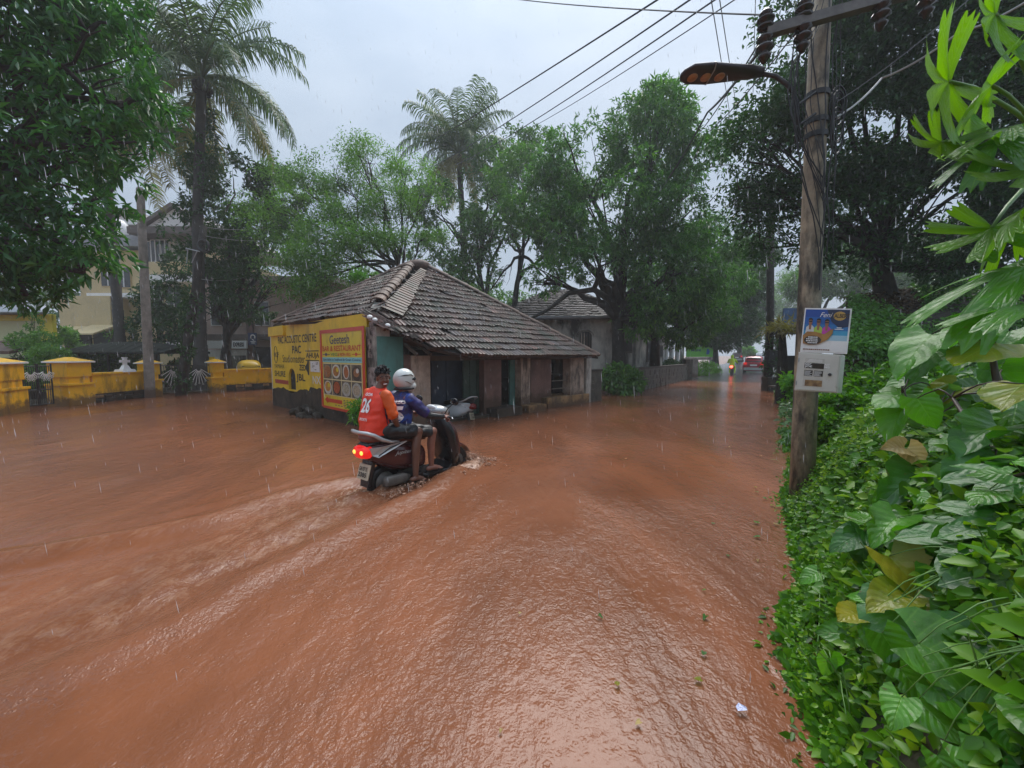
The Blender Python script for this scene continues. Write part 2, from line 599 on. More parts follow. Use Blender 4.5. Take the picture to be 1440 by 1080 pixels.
MAT = {}
MAT['water'] = water_mat()
MAT['mud'] = M('wet_red_mud', (0.16, 0.07, 0.035), 0.45, 0.3, 1.2, bump=0.4)
MAT['soil'] = M('dark_leafy_soil', (0.045, 0.04, 0.022), 0.8, 0.4, 3, bump=0.6, bscale=15)
MAT['asphalt'] = M('wet_asphalt', (0.05, 0.048, 0.05), 0.22, 0.25, 2, bump=0.15, bscale=60)
MAT['tile'] = M('weathered_clay_tile', (0.052, 0.028, 0.021), 0.42, 0.5, 2.2, spec=0.32, c2=(0.11, 0.055, 0.037), bump=0.35, bscale=35, orand=0.35, stain=((0.032, 0.036, 0.022), 0.47, 0.64, 1.9), sscale=(1, 1, 1))
MAT['tile_red'] = M('newer_clay_tile', (0.13, 0.052, 0.034), 0.4, 0.3, 3, bump=0.3, orand=0.2, stain=((0.06, 0.045, 0.04), 0.48, 0.66, 2.5), sscale=(1, 1, 1))
MAT['tile_grey'] = M('grey_wet_tile', (0.075, 0.058, 0.054), 0.55, 0.35, 3, bump=0.3, orand=0.25)
MAT['ridge'] = M('mossy_ridge_tile', (0.085, 0.048, 0.034), 0.6, 0.35, 5, c2=(0.17, 0.105, 0.075), bump=0.4, orand=0.25)
MAT['tin'] = M('dark_underlay', (0.035, 0.03, 0.028), 0.7, 0.3, 3)
MAT['ywall'] = M('yellow_painted_wall', (0.8, 0.54, 0.025), 0.5, 0.14, 2.5, bump=0.15, bscale=25, stain=((0.16, 0.11, 0.045), 0.56, 0.78, 1.7))
MAT['ycomp'] = M('orange_yellow_wall', (0.84, 0.45, 0.004), 0.42, 0.1, 2, bump=0.12, bscale=25, stain=((0.13, 0.075, 0.02), 0.55, 0.74, 2.3), tide=.22)
MAT['grime'] = M('black_grimy_plaster', (0.026, 0.025, 0.02), 0.6, 0.5, 3, c2=(0.08, 0.06, 0.042), spec=0.3, bump=0.5, bscale=18)
MAT['teal'] = M('teal_limewash', (0.07, 0.19, 0.165), 0.5, 0.3, 2, bump=0.2, stain=((0.05, 0.06, 0.05), 0.55, 0.75, 2.2))
MAT['brownwall'] = M('stained_brown_wall', (0.19, 0.105, 0.085), 0.55, 0.3, 2.2, bump=0.3, stain=((0.05, 0.04, 0.035), 0.48, 0.68, 2.4), tide=.4)
MAT['pillar'] = M('mottled_pillar_plaster', (0.40, 0.31, 0.24), 0.55, 0.3, 5, bump=0.35, stain=((0.09, 0.07, 0.055), 0.5, 0.66, 4), tide=.35)
MAT['ochre'] = M('ochre_plinth', (0.36, 0.21, 0.09), 0.5, 0.3, 3, bump=0.3, stain=((0.07, 0.05, 0.03), 0.46, 0.66, 3.4), tide=.1)
MAT['greydoor'] = M('dark_green_door_boards', (0.03, 0.065, 0.05), 0.45, 0.35, 4, bump=0.2)
MAT['bluedoor'] = M('dark_blue_door_boards', (0.02, 0.035, 0.065), 0.45, 0.35, 4, bump=0.2)
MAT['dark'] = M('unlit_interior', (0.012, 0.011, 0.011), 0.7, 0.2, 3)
MAT['wood'] = M('dark_wet_timber', (0.075, 0.05, 0.035), 0.55, 0.4, 6, bump=0.3)
MAT['paint_black'] = M('black_sign_paint', (0.022, 0.018, 0.014), 0.5, 0.2, 8)
MAT['paint_red'] = M('red_sign_paint', (0.42, 0.05, 0.03), 0.5, 0.2, 8)
MAT['white'] = M('white_paint', (0.78, 0.77, 0.76), 0.45, 0.06, 4, stain=((0.45, 0.44, 0.41), 0.6, 0.8, 3))
MAT['stone_wall'] = M('mossy_stone_wall', (0.06, 0.052, 0.042), 0.55, 0.5, 4, c2=(0.11, 0.10, 0.075), bump=0.6, bscale=14)
MAT['oldwhite'] = M('stained_whitewash', (0.55, 0.51, 0.45), 0.6, 0.2, 2, bump=0.25, stain=((0.05, 0.046, 0.04), 0.44, 0.58, 0.8), sscale=(1, 1, 0.35))
MAT['beige'] = M('beige_apartment_wall', (0.55, 0.43, 0.23), 0.6, 0.1, 1, stain=((0.3, 0.24, 0.15), 0.55, 0.75, 1.2))
MAT['pink'] = M('faded_pink_wall', (0.42, 0.30, 0.25), 0.6, 0.12, 1, stain=((0.2, 0.16, 0.13), 0.55, 0.75, 1.2))
MAT['palegreen'] = M('pale_green_wall', (0.56, 0.58, 0.34), 0.6, 0.08, 1, stain=((0.4, 0.4, 0.24), 0.6, 0.8, 1.2))
MAT['limeyellow'] = M('lemon_pilaster', (0.68, 0.58, 0.07), 0.5, 0.1, 2)
MAT['roofgrey'] = M('grey_roof_sheet', (0.26, 0.27, 0.29), 0.35, 0.2, 2, bump=0.1)
MAT['roofbrown'] = M('brown_roof_tiles', (0.10, 0.075, 0.065), 0.45, 0.3, 2)
MAT['glass'] = M('dim_window_glass', (0.035, 0.04, 0.045), 0.08, 0.2, 2, spec=0.6)
MAT['concrete'] = M('weathered_concrete', (0.25, 0.22, 0.19), 0.6, 0.25, 5, bump=0.3, stain=((0.09, 0.08, 0.065), 0.48, 0.68, 3), tide=.3)
MAT['polecon'] = M('stained_pole_concrete', (0.28, 0.23, 0.165), 0.6, 0.4, 4.5, c2=(0.42, 0.34, 0.23), bump=0.5, bscale=22, stain=((0.05, 0.042, 0.032), 0.46, 0.6, 5.0), sscale=(1, 1, 0.3))
MAT['blacksheet'] = M('black_green_sheet', (0.016, 0.02, 0.015), 0.8, 0.4, 4, spec=0.15)
MAT['iron'] = M('black_iron', (0.022, 0.022, 0.024), 0.4, 0.3, 10)
MAT['steel'] = M('galvanised_steel', (0.36, 0.37, 0.38), 0.4, 0.2, 10, metal=0.7)
MAT['channel'] = M('weathered_steel_channel', (0.12, 0.112, 0.105), 0.55, 0.35, 9)
MAT['insul'] = M('brown_porcelain', (0.03, 0.022, 0.02), 0.15, 0.2, 5)
MAT['cable'] = M('black_cable', (0.018, 0.018, 0.02), 0.5, 0.1, 5)
MAT['cable_white'] = M('pale_cable', (0.35, 0.36, 0.36), 0.5, 0.1, 5)
MAT['bark'] = M('wet_dark_bark', (0.022, 0.018, 0.016), 0.7, 0.5, 5, c2=(0.05, 0.043, 0.036), spec=0.25, bump=0.7, bscale=16)
MAT['palmbark'] = M('ringed_palm_bark', (0.032, 0.027, 0.023), 0.75, 0.4, 4, bump=0.6, bscale=14)
MAT['rubber'] = M('wet_black_rubber', (0.014, 0.014, 0.015), 0.4, 0.2, 9)
MAT['plastic'] = M('wet_black_plastic', (0.016, 0.016, 0.018), 0.25, 0.2, 8)
MAT['maroon'] = M('dark_maroon_paint', (0.062, 0.012, 0.014), 0.14, 0.15, 3, coat=0.6)
MAT['seat'] = M('brown_seat_vinyl', (0.16, 0.05, 0.032), 0.38, 0.2, 8, bump=0.1)
MAT['silver'] = M('silver_plastic', (0.5, 0.5, 0.5), 0.25, 0.08, 5, metal=0.35)
MAT['chrome'] = M('chrome', (0.75, 0.75, 0.76), 0.12, 0.05, 5, metal=1.0)
MAT['whitepaint'] = M('white_vehicle_paint', (0.62, 0.66, 0.68), 0.18, 0.06, 4, coat=0.4)
MAT['redcar'] = M('red_vehicle_paint', (0.38, 0.015, 0.03), 0.18, 0.08, 4, coat=0.5)
MAT['redlens'] = M('lit_red_tail_lens', (0.6, 0.01, 0.01), 0.15, 0.1, 9, emit=(1.0, 0.02, 0.015, 0.25))
MAT['bulb'] = M('lit_bulb', (0.9, 0.4, 0.1), 0.2, 0.05, 9, emit=(1.0, 0.42, 0.06, 0.9))
MAT['skin'] = M('brown_skin', (0.15, 0.068, 0.044), 0.4, 0.14, 9)
MAT['skin_light'] = M('tan_skin', (0.27, 0.115, 0.08), 0.42, 0.12, 9)
MAT['eyewhite'] = M('eye_white', (.4, .36, .33), .25, .05, 9)
MAT['dullgrey'] = M('muddy_grey_guard', (.13, .115, .10), .5, .3, 9)
MAT['hair'] = M('wet_black_hair', (0.010, 0.009, 0.010), 0.6, 0.4, 30, bump=0.5, bscale=90, spec=0.2)
MAT['orange'] = M('orange_red_jersey', (0.74, 0.04, 0.012), 0.55, 0.12, 6, bump=0.5, bscale=11)
MAT['sleeve'] = M('orange_sleeve', (0.62, 0.085, 0.003), 0.55, 0.1, 6, bump=0.4, bscale=11)
MAT['navy'] = M('navy_panel', (0.02, 0.022, 0.06), 0.55, 0.2, 6)
MAT['bluejersey'] = M('blue_purple_jersey', (0.008, 0.012, 0.035), 0.5, 0.3, 9, c2=(0.035, 0.025, 0.17), bump=0.5, bscale=11, stain=((0.012, 0.06, 0.30), 0.52, 0.58, 8), sscale=(1, 1, 1))
MAT['shorts'] = M('black_wet_shorts', (0.016, 0.017, 0.02), 0.45, 0.3, 8, bump=0.5, bscale=14)
MAT['print_white'] = M('white_print', (0.8, 0.78, 0.77), 0.5, 0.05, 8)
MAT['helmet'] = M('white_helmet_shell', (0.62, 0.63, 0.6), 0.2, 0.06, 8)
MAT['visor'] = M('smoked_visor', (0.02, 0.022, 0.026), 0.08, 0.1, 5)
MAT['hivis'] = M('hi_vis_rain_jacket', (0.55, 0.85, 0.03), 0.4, 0.12, 8)
MAT['signgreen'] = M('green_signboard', (0.13, 0.5, 0.05), 0.35, 0.08, 3)
MAT['signblue'] = M('dark_blue_sign', (0.01, 0.025, 0.1), 0.3, 0.1, 3)
MAT['autoyellow'] = M('yellow_rickshaw_hood', (0.7, 0.42, 0.01), 0.35, 0.12, 3)
MAT['thatch'] = M('rotting_thatch', (0.022, 0.017, 0.012), 0.9, 0.5, 9, bump=0.8, bscale=20)
MAT['f_mango'] = foliage('mango_leaves', (0.0270, 0.0759, 0.0236), (0.0675, 0.1941, 0.0473), (0.2025, 0.4387, 0.0844), 0.34, 0.34, spec=0.28)
MAT['f_dark'] = foliage('dark_leaves', (0.0135, 0.0420, 0.0150), (0.0300, 0.0930, 0.0270), (0.0675, 0.1800, 0.0450), 0.28, 0.38, spec=0.22)
MAT['f_left'] = foliage('glossy_dark_leaves', (0.0174, 0.0610, 0.0209), (0.0383, 0.1392, 0.0383), (0.0870, 0.2784, 0.0661), 0.3, 0.22)
MAT['f_light'] = foliage('feathery_light_leaves', (0.0462, 0.1188, 0.0264), (0.0990, 0.2244, 0.0462), (0.1716, 0.3432, 0.0660), 0.42, 0.42)
MAT['f_mid'] = foliage('mid_green_leaves', (0.0312, 0.0858, 0.0250), (0.0702, 0.1794, 0.0437), (0.1560, 0.3276, 0.0624), 0.36, 0.36)
MAT['f_palm'] = foliage('palm_leaflets', (0.0259, 0.0604, 0.0259), (0.0604, 0.1179, 0.0431), (0.1365, 0.2012, 0.0719), 0.3, 0.42, spec=0.2)
MAT['f_palmdry'] = foliage('yellowing_palm_leaflets', (0.1, 0.085, 0.03), (0.17, 0.16, 0.05), (0.24, 0.22, 0.075), 0.35, 0.45)
MAT['f_bank'] = foliage('wet_ground_cover_leaves', (0.024, 0.085, 0.006), (0.085, 0.235, 0.010), (0.27, 0.42, 0.015), 0.36, 0.3, spec=0.3)
MAT['f_hedge'] = foliage('bright_hedge_leaves', (0.06, 0.18, 0.015), (0.11, 0.32, 0.02), (0.2, 0.45, 0.03), 0.4, 0.4)
MAT['f_litter'] = foliage('dead_leaf_litter', (0.035, 0.02, 0.012), (0.07, 0.042, 0.024), (0.14, 0.09, 0.04), 0.1, 0.6, spec=0.2)
MAT['f_creep'] = foliage('roof_creeper_leaves', (0.0320, 0.0960, 0.0192), (0.0672, 0.1920, 0.0320), (0.1360, 0.3040, 0.0480), 0.35, 0.35)
MAT['L_green'] = big_leaf('broad_green_leaf', (0.055, 0.185, 0.007), (0.16, 0.33, 0.035), (0.14, 0.48, 0.012), 0.36)
MAT['L_bright'] = big_leaf('bright_green_leaf', (0.085, 0.27, 0.02), (0.22, 0.42, 0.06), (0.24, 0.6, 0.015), 0.42)
MAT['L_yellow'] = big_leaf('yellow_green_leaf', (0.17, 0.27, 0.015), (0.3, 0.40, 0.05), (0.4, 0.6, 0.015), 0.42, edge=(0.32, 0.28, 0.02))
MAT['L_dark'] = big_leaf('dark_wet_leaf', (0.03, 0.125, 0.014), (0.10, 0.25, 0.04), (0.09, 0.34, 0.01), 0.3, rough=0.34)
MAT['L_dry'] = big_leaf('dry_straw_leaf', (0.45, 0.34, 0.13), (0.3, 0.2, 0.07), (0.5, 0.36, 0.1), 0.3, rough=0.5)
MAT['L_papaya'] = big_leaf('backlit_papaya_leaf', (0.085, 0.23, 0.004), (0.16, 0.34, 0.015), (0.22, 0.5, 0.002), 0.52, lat=7.0)
MAT['stem'] = M('purple_brown_stem', (0.05, 0.03, 0.022), 0.45, 0.3, 8)
MAT['stem_green'] = M('green_stem', (0.12, 0.24, 0.05), 0.4, 0.2, 8)
# ------------------------------------------------------------------ ground, water, road, bank
rng = np.random.default_rng(7)
random.seed(7)
def sdist(PX, PY, pl):
    best = np.full(PX.shape, 1e9)
    sd = np.zeros(PX.shape)
    al = np.zeros(PX.shape)
    tot = 0.0
    for (ax, ay), (bx, by) in zip(pl[:-1], pl[1:]):
        dx, dy = bx - ax, by - ay
        l = math.hypot(dx, dy)
        t = np.clip(((PX - ax) * dx + (PY - ay) * dy) / l ** 2, 0, 1)
        ex, ey = PX - ax - t * dx, PY - ay - t * dy
        d = np.hypot(ex, ey)
        m = d < best
        best[m] = d[m]
        sd[m] = (np.sign(dx * ey - dy * ex) * d)[m]
        al[m] = (tot + t * l)[m]
        tot += l
    return best, sd, al
def pl_px(pts):
    return [tuple(gp(*q)[:2]) for q in pts]
def fnoise(x, y, k, seed):
    r = np.random.default_rng(seed)
    o = np.zeros(x.shape)
    for i in range(7):
        a = r.uniform(0, 2 * PI)
        f = k * r.uniform(0.6, 1.9)
        o += np.sin(x * math.cos(a) * f + y * math.sin(a) * f + r.uniform(0, 6.28) + 0.7 * np.sin(y * f * 0.37 + i))
    return o / 7
arm_r = pl_px([(660, 648), (600, 692), (535, 722), (452, 766), (340, 823), (272, 872), (185, 912), (60, 955), (-200, 1050)])
arm_l = pl_px([(610, 655), (486, 677), (408, 694), (311, 727), (194, 752), (80, 772), (-150, 810)])
trail1 = pl_px([(520, 692), (460, 730), (330, 790), (200, 850), (60, 900), (-200, 980)])
trail2 = pl_px([(505, 690), (410, 715), (300, 770), (150, 820), (-100, 880)])
def axis(lo, a, b, hi, h, g):
    m = list(np.arange(a, b, h))
    q, s = b, h
    while q < hi:
        m.append(q); s *= g; q += s
    m.append(hi)
    q, s = a - h, h
    l = []
    while q > lo:
        l.append(q); s *= g; q -= s
    l.append(lo)
    return np.array(l[::-1] + m)
gx = axis(-60, -5.5, 4.0, 60, 0.04, 1.06)
gy = axis(-6, 1.0, 8.0, 75, 0.04, 1.05)
X, Y = np.meshgrid(gx, gy)
Z = 0.012 * fnoise(X, Y, 1.4, 1) * np.exp(-np.hypot(X, Y) / 30) + 0.004 * fnoise(X * .8 + Y * .55, (Y * .8 - X * .55) * .5, 5.0, 2)
foam = np.zeros(X.shape)
for pl, amp, w, sgn in ((arm_r, 0.075, 0.16, 1), (arm_l, 0.055, 0.13, -1)):
    b, sd, al = sdist(X, Y, pl)
    grow = np.clip(al / 0.5, 0.5, 1) * np.exp(-al / 16)
    inside = sd * sgn                               # sign: towards the trail or away from it
    wob = 0.05 * fnoise(X, Y, 3.0, 5)
    q = inside + wob
    Z += amp * grow * (np.exp(-(q / w) ** 2) - 0.55 * np.exp(-((q + 0.36) / 0.22) ** 2) + 0.45 * np.exp(-((q + 0.52) / 0.14) ** 2) + 0.22 * np.exp(-((q - 0.42) / 0.14) ** 2) + 0.14 * np.exp(-((q - 0.8) / 0.16) ** 2))
    foam += 0.6 * np.exp(-((q + 0.03) / 0.07) ** 2) * np.exp(-al / (2.2 if sgn > 0 else 5.0)) + 0.22 * np.exp(-((q + 0.4) / 0.2) ** 2) * np.exp(-al / 3)
for pl in (trail1, trail2):
    b, sd, al = sdist(X, Y, pl)
    e = np.exp(-(b / 0.24) ** 2) * np.exp(-al / 4.5)
    Z += e * (0.022 * fnoise(X, Y, 14, 11) + 0.016 * fnoise(X, Y, 26, 12))
    foam += 0.62 * e
b, sd, al = sdist(X, Y, [tuple(gp(505, 692)[:2]), tuple(gp(645, 650)[:2])])
foam += 1.25 * np.exp(-(b / 0.26) ** 2)
Z += np.exp(-(b / 0.3) ** 2) * (0.035 * fnoise(X, Y, 17, 21) + .025 * fnoise(X, Y, 33, 22))
# light current streaks and eddies further out
for px, py, rr in ((1000, 0, 0),):
    pass
foam += 0.16 * np.clip(fnoise(X * 0.8 + Y * 0.5, Y * 0.35 - X * 0.3, 3.2, 31), 0, 1) * (Y < 30)
for q in ((640, 577, 0.7), (400, 586, 1.0), (905, 563, 0.9), (780, 577, .6), (700, 590, .5)):
    c = gp(q[0], q[1])
    foam += 0.75 * np.exp(-(((X - c.x) / q[2]) ** 2 + ((Y - c.y) / (q[2] * 0.6)) ** 2))
ny, nx = X.shape
idx = np.arange(ny * nx).reshape(ny, nx)
quads = np.stack([idx[:-1, :-1], idx[:-1, 1:], idx[1:, 1:], idx[1:, :-1]], -1).reshape(-1, 4)
me = np_mesh('water', np.stack([X, Y, Z], -1).reshape(-1, 3), None, None, quads)
a = me.attributes.new('foam', 'FLOAT', 'POINT')
a.data.foreach_set('value', np.clip(foam, 0, 1.6).astype(np.float32).ravel())
water = tag(link('water', me, MAT['water'], None, True), kind='structure')

g = MB()
g.add([(-1500, -1500, -0.45), (1500, -1500, -0.45), (1500, 1500, -0.45), (-1500, 1500, -0.45)], [(0, 1, 2, 3)])
tag(g.build('ground', MAT['mud']), kind='structure')

# dry end of the road, climbing out of the flood
def strip(name, mat, ctr, hw, zs, kind='structure', thick=0.0):
    m = MB()
    n = len(ctr)
    vs = []
    for i, c in enumerate(ctr):
        c = Vector(c)
        d = Vector(ctr[min(i + 1, n - 1)]) - Vector(ctr[max(i - 1, 0)])
        d.normalize()
        nn = Vector((d.y, -d.x))
        z = zs[i]
        vs += [(c.x - nn.x * hw, c.y - nn.y * hw, z), (c.x + nn.x * hw, c.y + nn.y * hw, z)]
    m.add(vs, [(2 * i, 2 * i + 1, 2 * i + 3, 2 * i + 2) for i in range(n - 1)])
    return tag(m.build(name, mat), kind=kind)
ra, rb = gp(1042, 537), Vector((110, 178, 0))
rd = Vector((rb.x - ra.x, rb.y - ra.y)).normalized()
strip('road', MAT['asphalt'], [(ra.x - rd.x * 1.5 + rd.x * t, ra.y - rd.y * 1.5 + rd.y * t) for t in (0, 3, 8, 20, 50, 100, 180)], 3.6, (-.02, .035, .075, .17, .5, 1.2, 2.6))

# raised compound ground behind the yellow wall and round the second house
def patch(name, pts, z, mat):
    m = MB()
    m.prism([(p[0], p[1], z - 0.5) for p in pts], (0, 0, 0.5))
    return tag(m.build(name, mat), kind='structure')
patch('compound_ground', [(-15.2, 9.5), (-15, 13.4), (-14.6, 16.2), (-13.2, 17.8), (-11.6, 20.2), (-9, 24), (-9, 60), (-75, 60), (-75, 9.5)], 0.05, MAT['soil'])
patch('garden_ground', [(4.9, 18.0), (15.3, 30.6), (38, 66), (20, 80), (-8, 60), (-6, 24), (0.5, 19.5)], 0.06, MAT['soil'])

# right-hand bank
edge_pts = [(0.72, 0.15), (0.98, 0.95), tuple(gp(1190, 1075)[:2]), tuple(gp(1140, 860)[:2]), tuple(gp(1128, 704)[:2]), tuple(gp(1108, 600)[:2]), tuple(gp(1096, 556)[:2]), (21.5, 33.5), (44, 70), (90, 142)]
EL = [0.0]
for p, q in zip(edge_pts[:-1], edge_pts[1:]):
    EL.append(EL[-1] + math.hypot(q[0] - p[0], q[1] - p[1]))
def edge_at(s):
    s = np.asarray(s, float)
    x = np.interp(s, EL, [p[0] for p in edge_pts])
    y = np.interp(s, EL, [p[1] for p in edge_pts])
    return x, y
BN = (0.823, -0.568)
def bank_h(s, d):
    s, d = np.asarray(s, float), np.asarray(d, float)
    near = np.interp(d, [-1, 0, 0.15, 0.4, 0.8, 1.4, 3, 8, 40], [-0.3, -0.06, 0.24, 0.70, 1.06, 1.24, 1.38, 1.65, 3.0])
    far = np.interp(d, [-1, 0, 0.4, 1.2, 4, 12, 40], [-0.3, -0.06, 0.1, 0.22, 0.35, 0.6, 2.5])
    w = np.clip((s - 5.6) / 1.5, 0, 1)
    return near * (1 - w) + far * w
bs_ = np.concatenate([np.arange(0, 10, 0.25), np.arange(10, 40, 1.5), np.linspace(40, EL[-1], 12)])
bd_ = np.array([-1, -0.4, 0, 0.12, 0.3, 0.5, 0.75, 1, 1.4, 2, 3, 5, 8, 14, 25, 45, 80])
S, D = np.meshgrid(bs_, bd_, indexing='ij')
ex, ey = edge_at(S)
BX, BY = ex + BN[0] * D, ey + BN[1] * D
BZ = bank_h(S, D) + 0.03 * fnoise(BX, BY, 5, 41)
n0, n1 = S.shape
idx = np.arange(n0 * n1).reshape(n0, n1)
quads = np.stack([idx[:-1, :-1], idx[1:, :-1], idx[1:, 1:], idx[:-1, 1:]], -1).reshape(-1, 4)
tag(link('bank', np_mesh('bank', np.stack([BX, BY, BZ], -1).reshape(-1, 3), None, None, quads), MAT['soil'], None, True), kind='structure')
def bank_pt(s, d, up=0.0):
    x, y = edge_at(s)
    return Vector((float(x) + BN[0] * d, float(y) + BN[1] * d, float(bank_h(s, d)) + up))
# ------------------------------------------------------------------ leaves, trees, palms
def unit(a):
    return a / np.maximum(np.linalg.norm(a, axis=-1, keepdims=True), 1e-9)
def leaves_mesh(name, pos, ax, side, ln, wd, var, fold=0.25, fine=False):
    """one folded blade per row: pos base, ax direction, side across, ln length, wd width"""
    n = len(pos)
    nrm = np.cross(side, ax)
    ln, wd = ln[:, None], wd[:, None]
    base = pos
    mid = pos + ax * ln * 0.45
    L_ = mid + side * wd * 0.5 + nrm * wd * fold
    R_ = mid - side * wd * 0.5 + nrm * wd * fold
    tip = pos + ax * ln - nrm * ln * 0.12
    if fine:
        mm = mid - nrm * wd * 0.05
        L2 = pos + ax * ln * 0.12 + side * wd * 0.36 + nrm * wd * fold * .6
        R2 = pos + ax * ln * 0.12 - side * wd * 0.36 + nrm * wd * fold * .6
        v = np.stack([base, L2, L_, tip, R_, R2, mm], 1).reshape(-1, 3)
        t = np.array([[0, 1, 6], [1, 2, 6], [2, 3, 6], [6, 3, 4], [6, 4, 5], [0, 6, 5]])
        k = 7
    else:
        v = np.stack([base, L_, tip, R_], 1).reshape(-1, 3)
        t = np.array([[0, 1, 2], [0, 2, 3]])
        k = 4
    f = (np.arange(n)[:, None, None] * k + t[None]).reshape(-1, 3)
    return np_mesh(name, v, f, np.repeat(var, k))
def n3(p, k, seed):
    r = np.random.default_rng(seed)
    o = np.zeros(len(p))
    for i in range(8):
        d = r.normal(size=3)
        d /= np.linalg.norm(d)
        o += np.sin(p @ d * k * r.uniform(0.6, 1.8) + r.uniform(0, 6.28) + np.sin(p @ r.normal(size=3) * k * 0.3))
    return o / 8
def cloud(lobes, n, per, ln, ratio, seed, droop=0.35, gap=-0.15, gk=1.6, shell=0.5, spread=0.18, lvar=0.0):
    """rosettes of leaves through the volume of a set of ellipsoids"""
    r = np.random.default_rng(seed)
    vol = np.array([(a[1] * a[2] * a[3]) ** 0.8 for a in lobes])
    ci = r.choice(len(lobes), size=n, p=vol / vol.sum())
    C = np.array([tuple(a[0]) for a in lobes])[ci]
    Rr = np.array([(a[1], a[2], a[3]) for a in lobes])[ci]
    d = unit(r.normal(size=(n, 3)))
    rad = shell + (1 - shell) * r.random(n) ** 0.6
    rad *= 1 + 0.22 * n3(d * 3 + C, 2.0, seed + 3)
    p = C + d * Rr * rad[:, None]
    g = n3(p, gk, seed + 1)
    keep = g > gap
    p, d, g = p[keep], d[keep], g[keep]
    m = len(p)
    out = unit(d + r.normal(size=(m, 3)) * 0.5 + np.array([0, 0, 0.15]))
    P = np.repeat(p, per, 0)
    O = np.repeat(out, per, 0)
    a = unit(O * 0.5 + r.normal(size=(m * per, 3)) * 0.75 - np.array([0, 0, droop]))
    P = P + a * 0.02 + r.normal(size=P.shape) * spread * ln
    s = unit(np.cross(a, np.array([0, 0, 1.0]) + r.normal(size=a.shape) * 0.55))
    l = ln * r.uniform(0.65, 1.25, m * per)
    v = np.clip(np.repeat(0.42 + 0.32 * n3(p, 0.9, seed + 9) + 0.1 * r.normal(size=m) + lvar, per) + 0.13 * r.normal(size=m * per), 0, 1)
    return P, a, s, l, l * ratio, v, p
def crown(name, mat, parent, lobes, n, per, ln, ratio, seed, fine=False, **kw):
    P, a, s, l, w, v, p = cloud(lobes, n, per, ln, ratio, seed, **kw)
    return link(name, leaves_mesh(name, P, a, s, l, w, v, fine=fine), mat, parent, False, True), p
def bez(a, b, sag, k=6, jit=0.0, r=random):
    a, b = Vector(a), Vector(b)
    o = []
    for i in range(k + 1):
        t = i / k
        p = a.lerp(b, t) + Vector((0, 0, sag)) * (4 * t * (1 - t))
        if 0 < i < k: p += Vector((r.uniform(-jit, jit), r.uniform(-jit, jit), r.uniform(-jit, jit)))
        o.append(p)
    return o
def lobes_px(lst):                              # (px, py, distance, px radius[, flatten]) -> world ellipsoids
    o = []
    for q in lst:
        px, py, Y_, rp = q[:4]
        fl = q[4] if len(q) > 4 else 0.85
        c = at(px, py, Y_)
        rr = rp * Y_ / FPX
        o.append((c, rr, rr, rr * fl))
    return o
def tree(name, label, cat, base, trunk, r0, lobes, n, per, ln, ratio, mat, seed, group=None, tw=60, twl=0.8, limb_r=None, bark='bark', limbs=True, **kw):
    rs = random.Random(seed)
    t = thing(name, label, cat, base, 0, group)
    mb = MB()
    k = len(trunk)
    mb.tube(trunk, [r0 * (1.35 if i == 0 else 1 - 0.5 * i / max(1, k - 1)) for i in range(k)], 9)
    top = Vector(trunk[-1])
    lr = limb_r or r0 * 0.5
    ends = []
    if limbs:
        for c in lobes:
            st = Vector(trunk[-1 - (rs.randrange(2) if k > 2 else 0)])
            c0 = Vector(c[0])
            L_ = bez(st, c0 - Vector((0, 0, c[3] * 0.3)), (c0 - st).length * 0.08, 5, (c0 - st).length * 0.05, rs)
            mb.tube(L_, [lr * (1 - 0.75 * i / 5) for i in range(6)], 6)
            ends.append((L_, lr))
        for i in range(tw):
            c = lobes[rs.randrange(len(lobes))]
            L_, _ = ends[rs.randrange(len(ends))]
            c0 = Vector(c[0])
            near = min((e for e in ends), key=lambda e: (e[0][-1] - c0).length)[0]
            st = near[rs.randrange(2, 6)]
            d = Vector((rs.gauss(0, 1), rs.gauss(0, 1), rs.gauss(0.3, 0.8))).normalized()
            en = c0 + Vector((d.x * c[1], d.y * c[2], d.z * c[3])) * rs.uniform(0.6, 0.95)
            mb.tube(bez(st, en, 0.1, 4, 0.12 * twl, rs), [lr * 0.28, lr * 0.2, lr * 0.14, lr * 0.1, lr * 0.05], 5)
    mb.build('trunk', MAT[bark], t, True)
    crown('crown', MAT[mat], t, lobes, n, per, ln, ratio, seed, **kw)
    return t
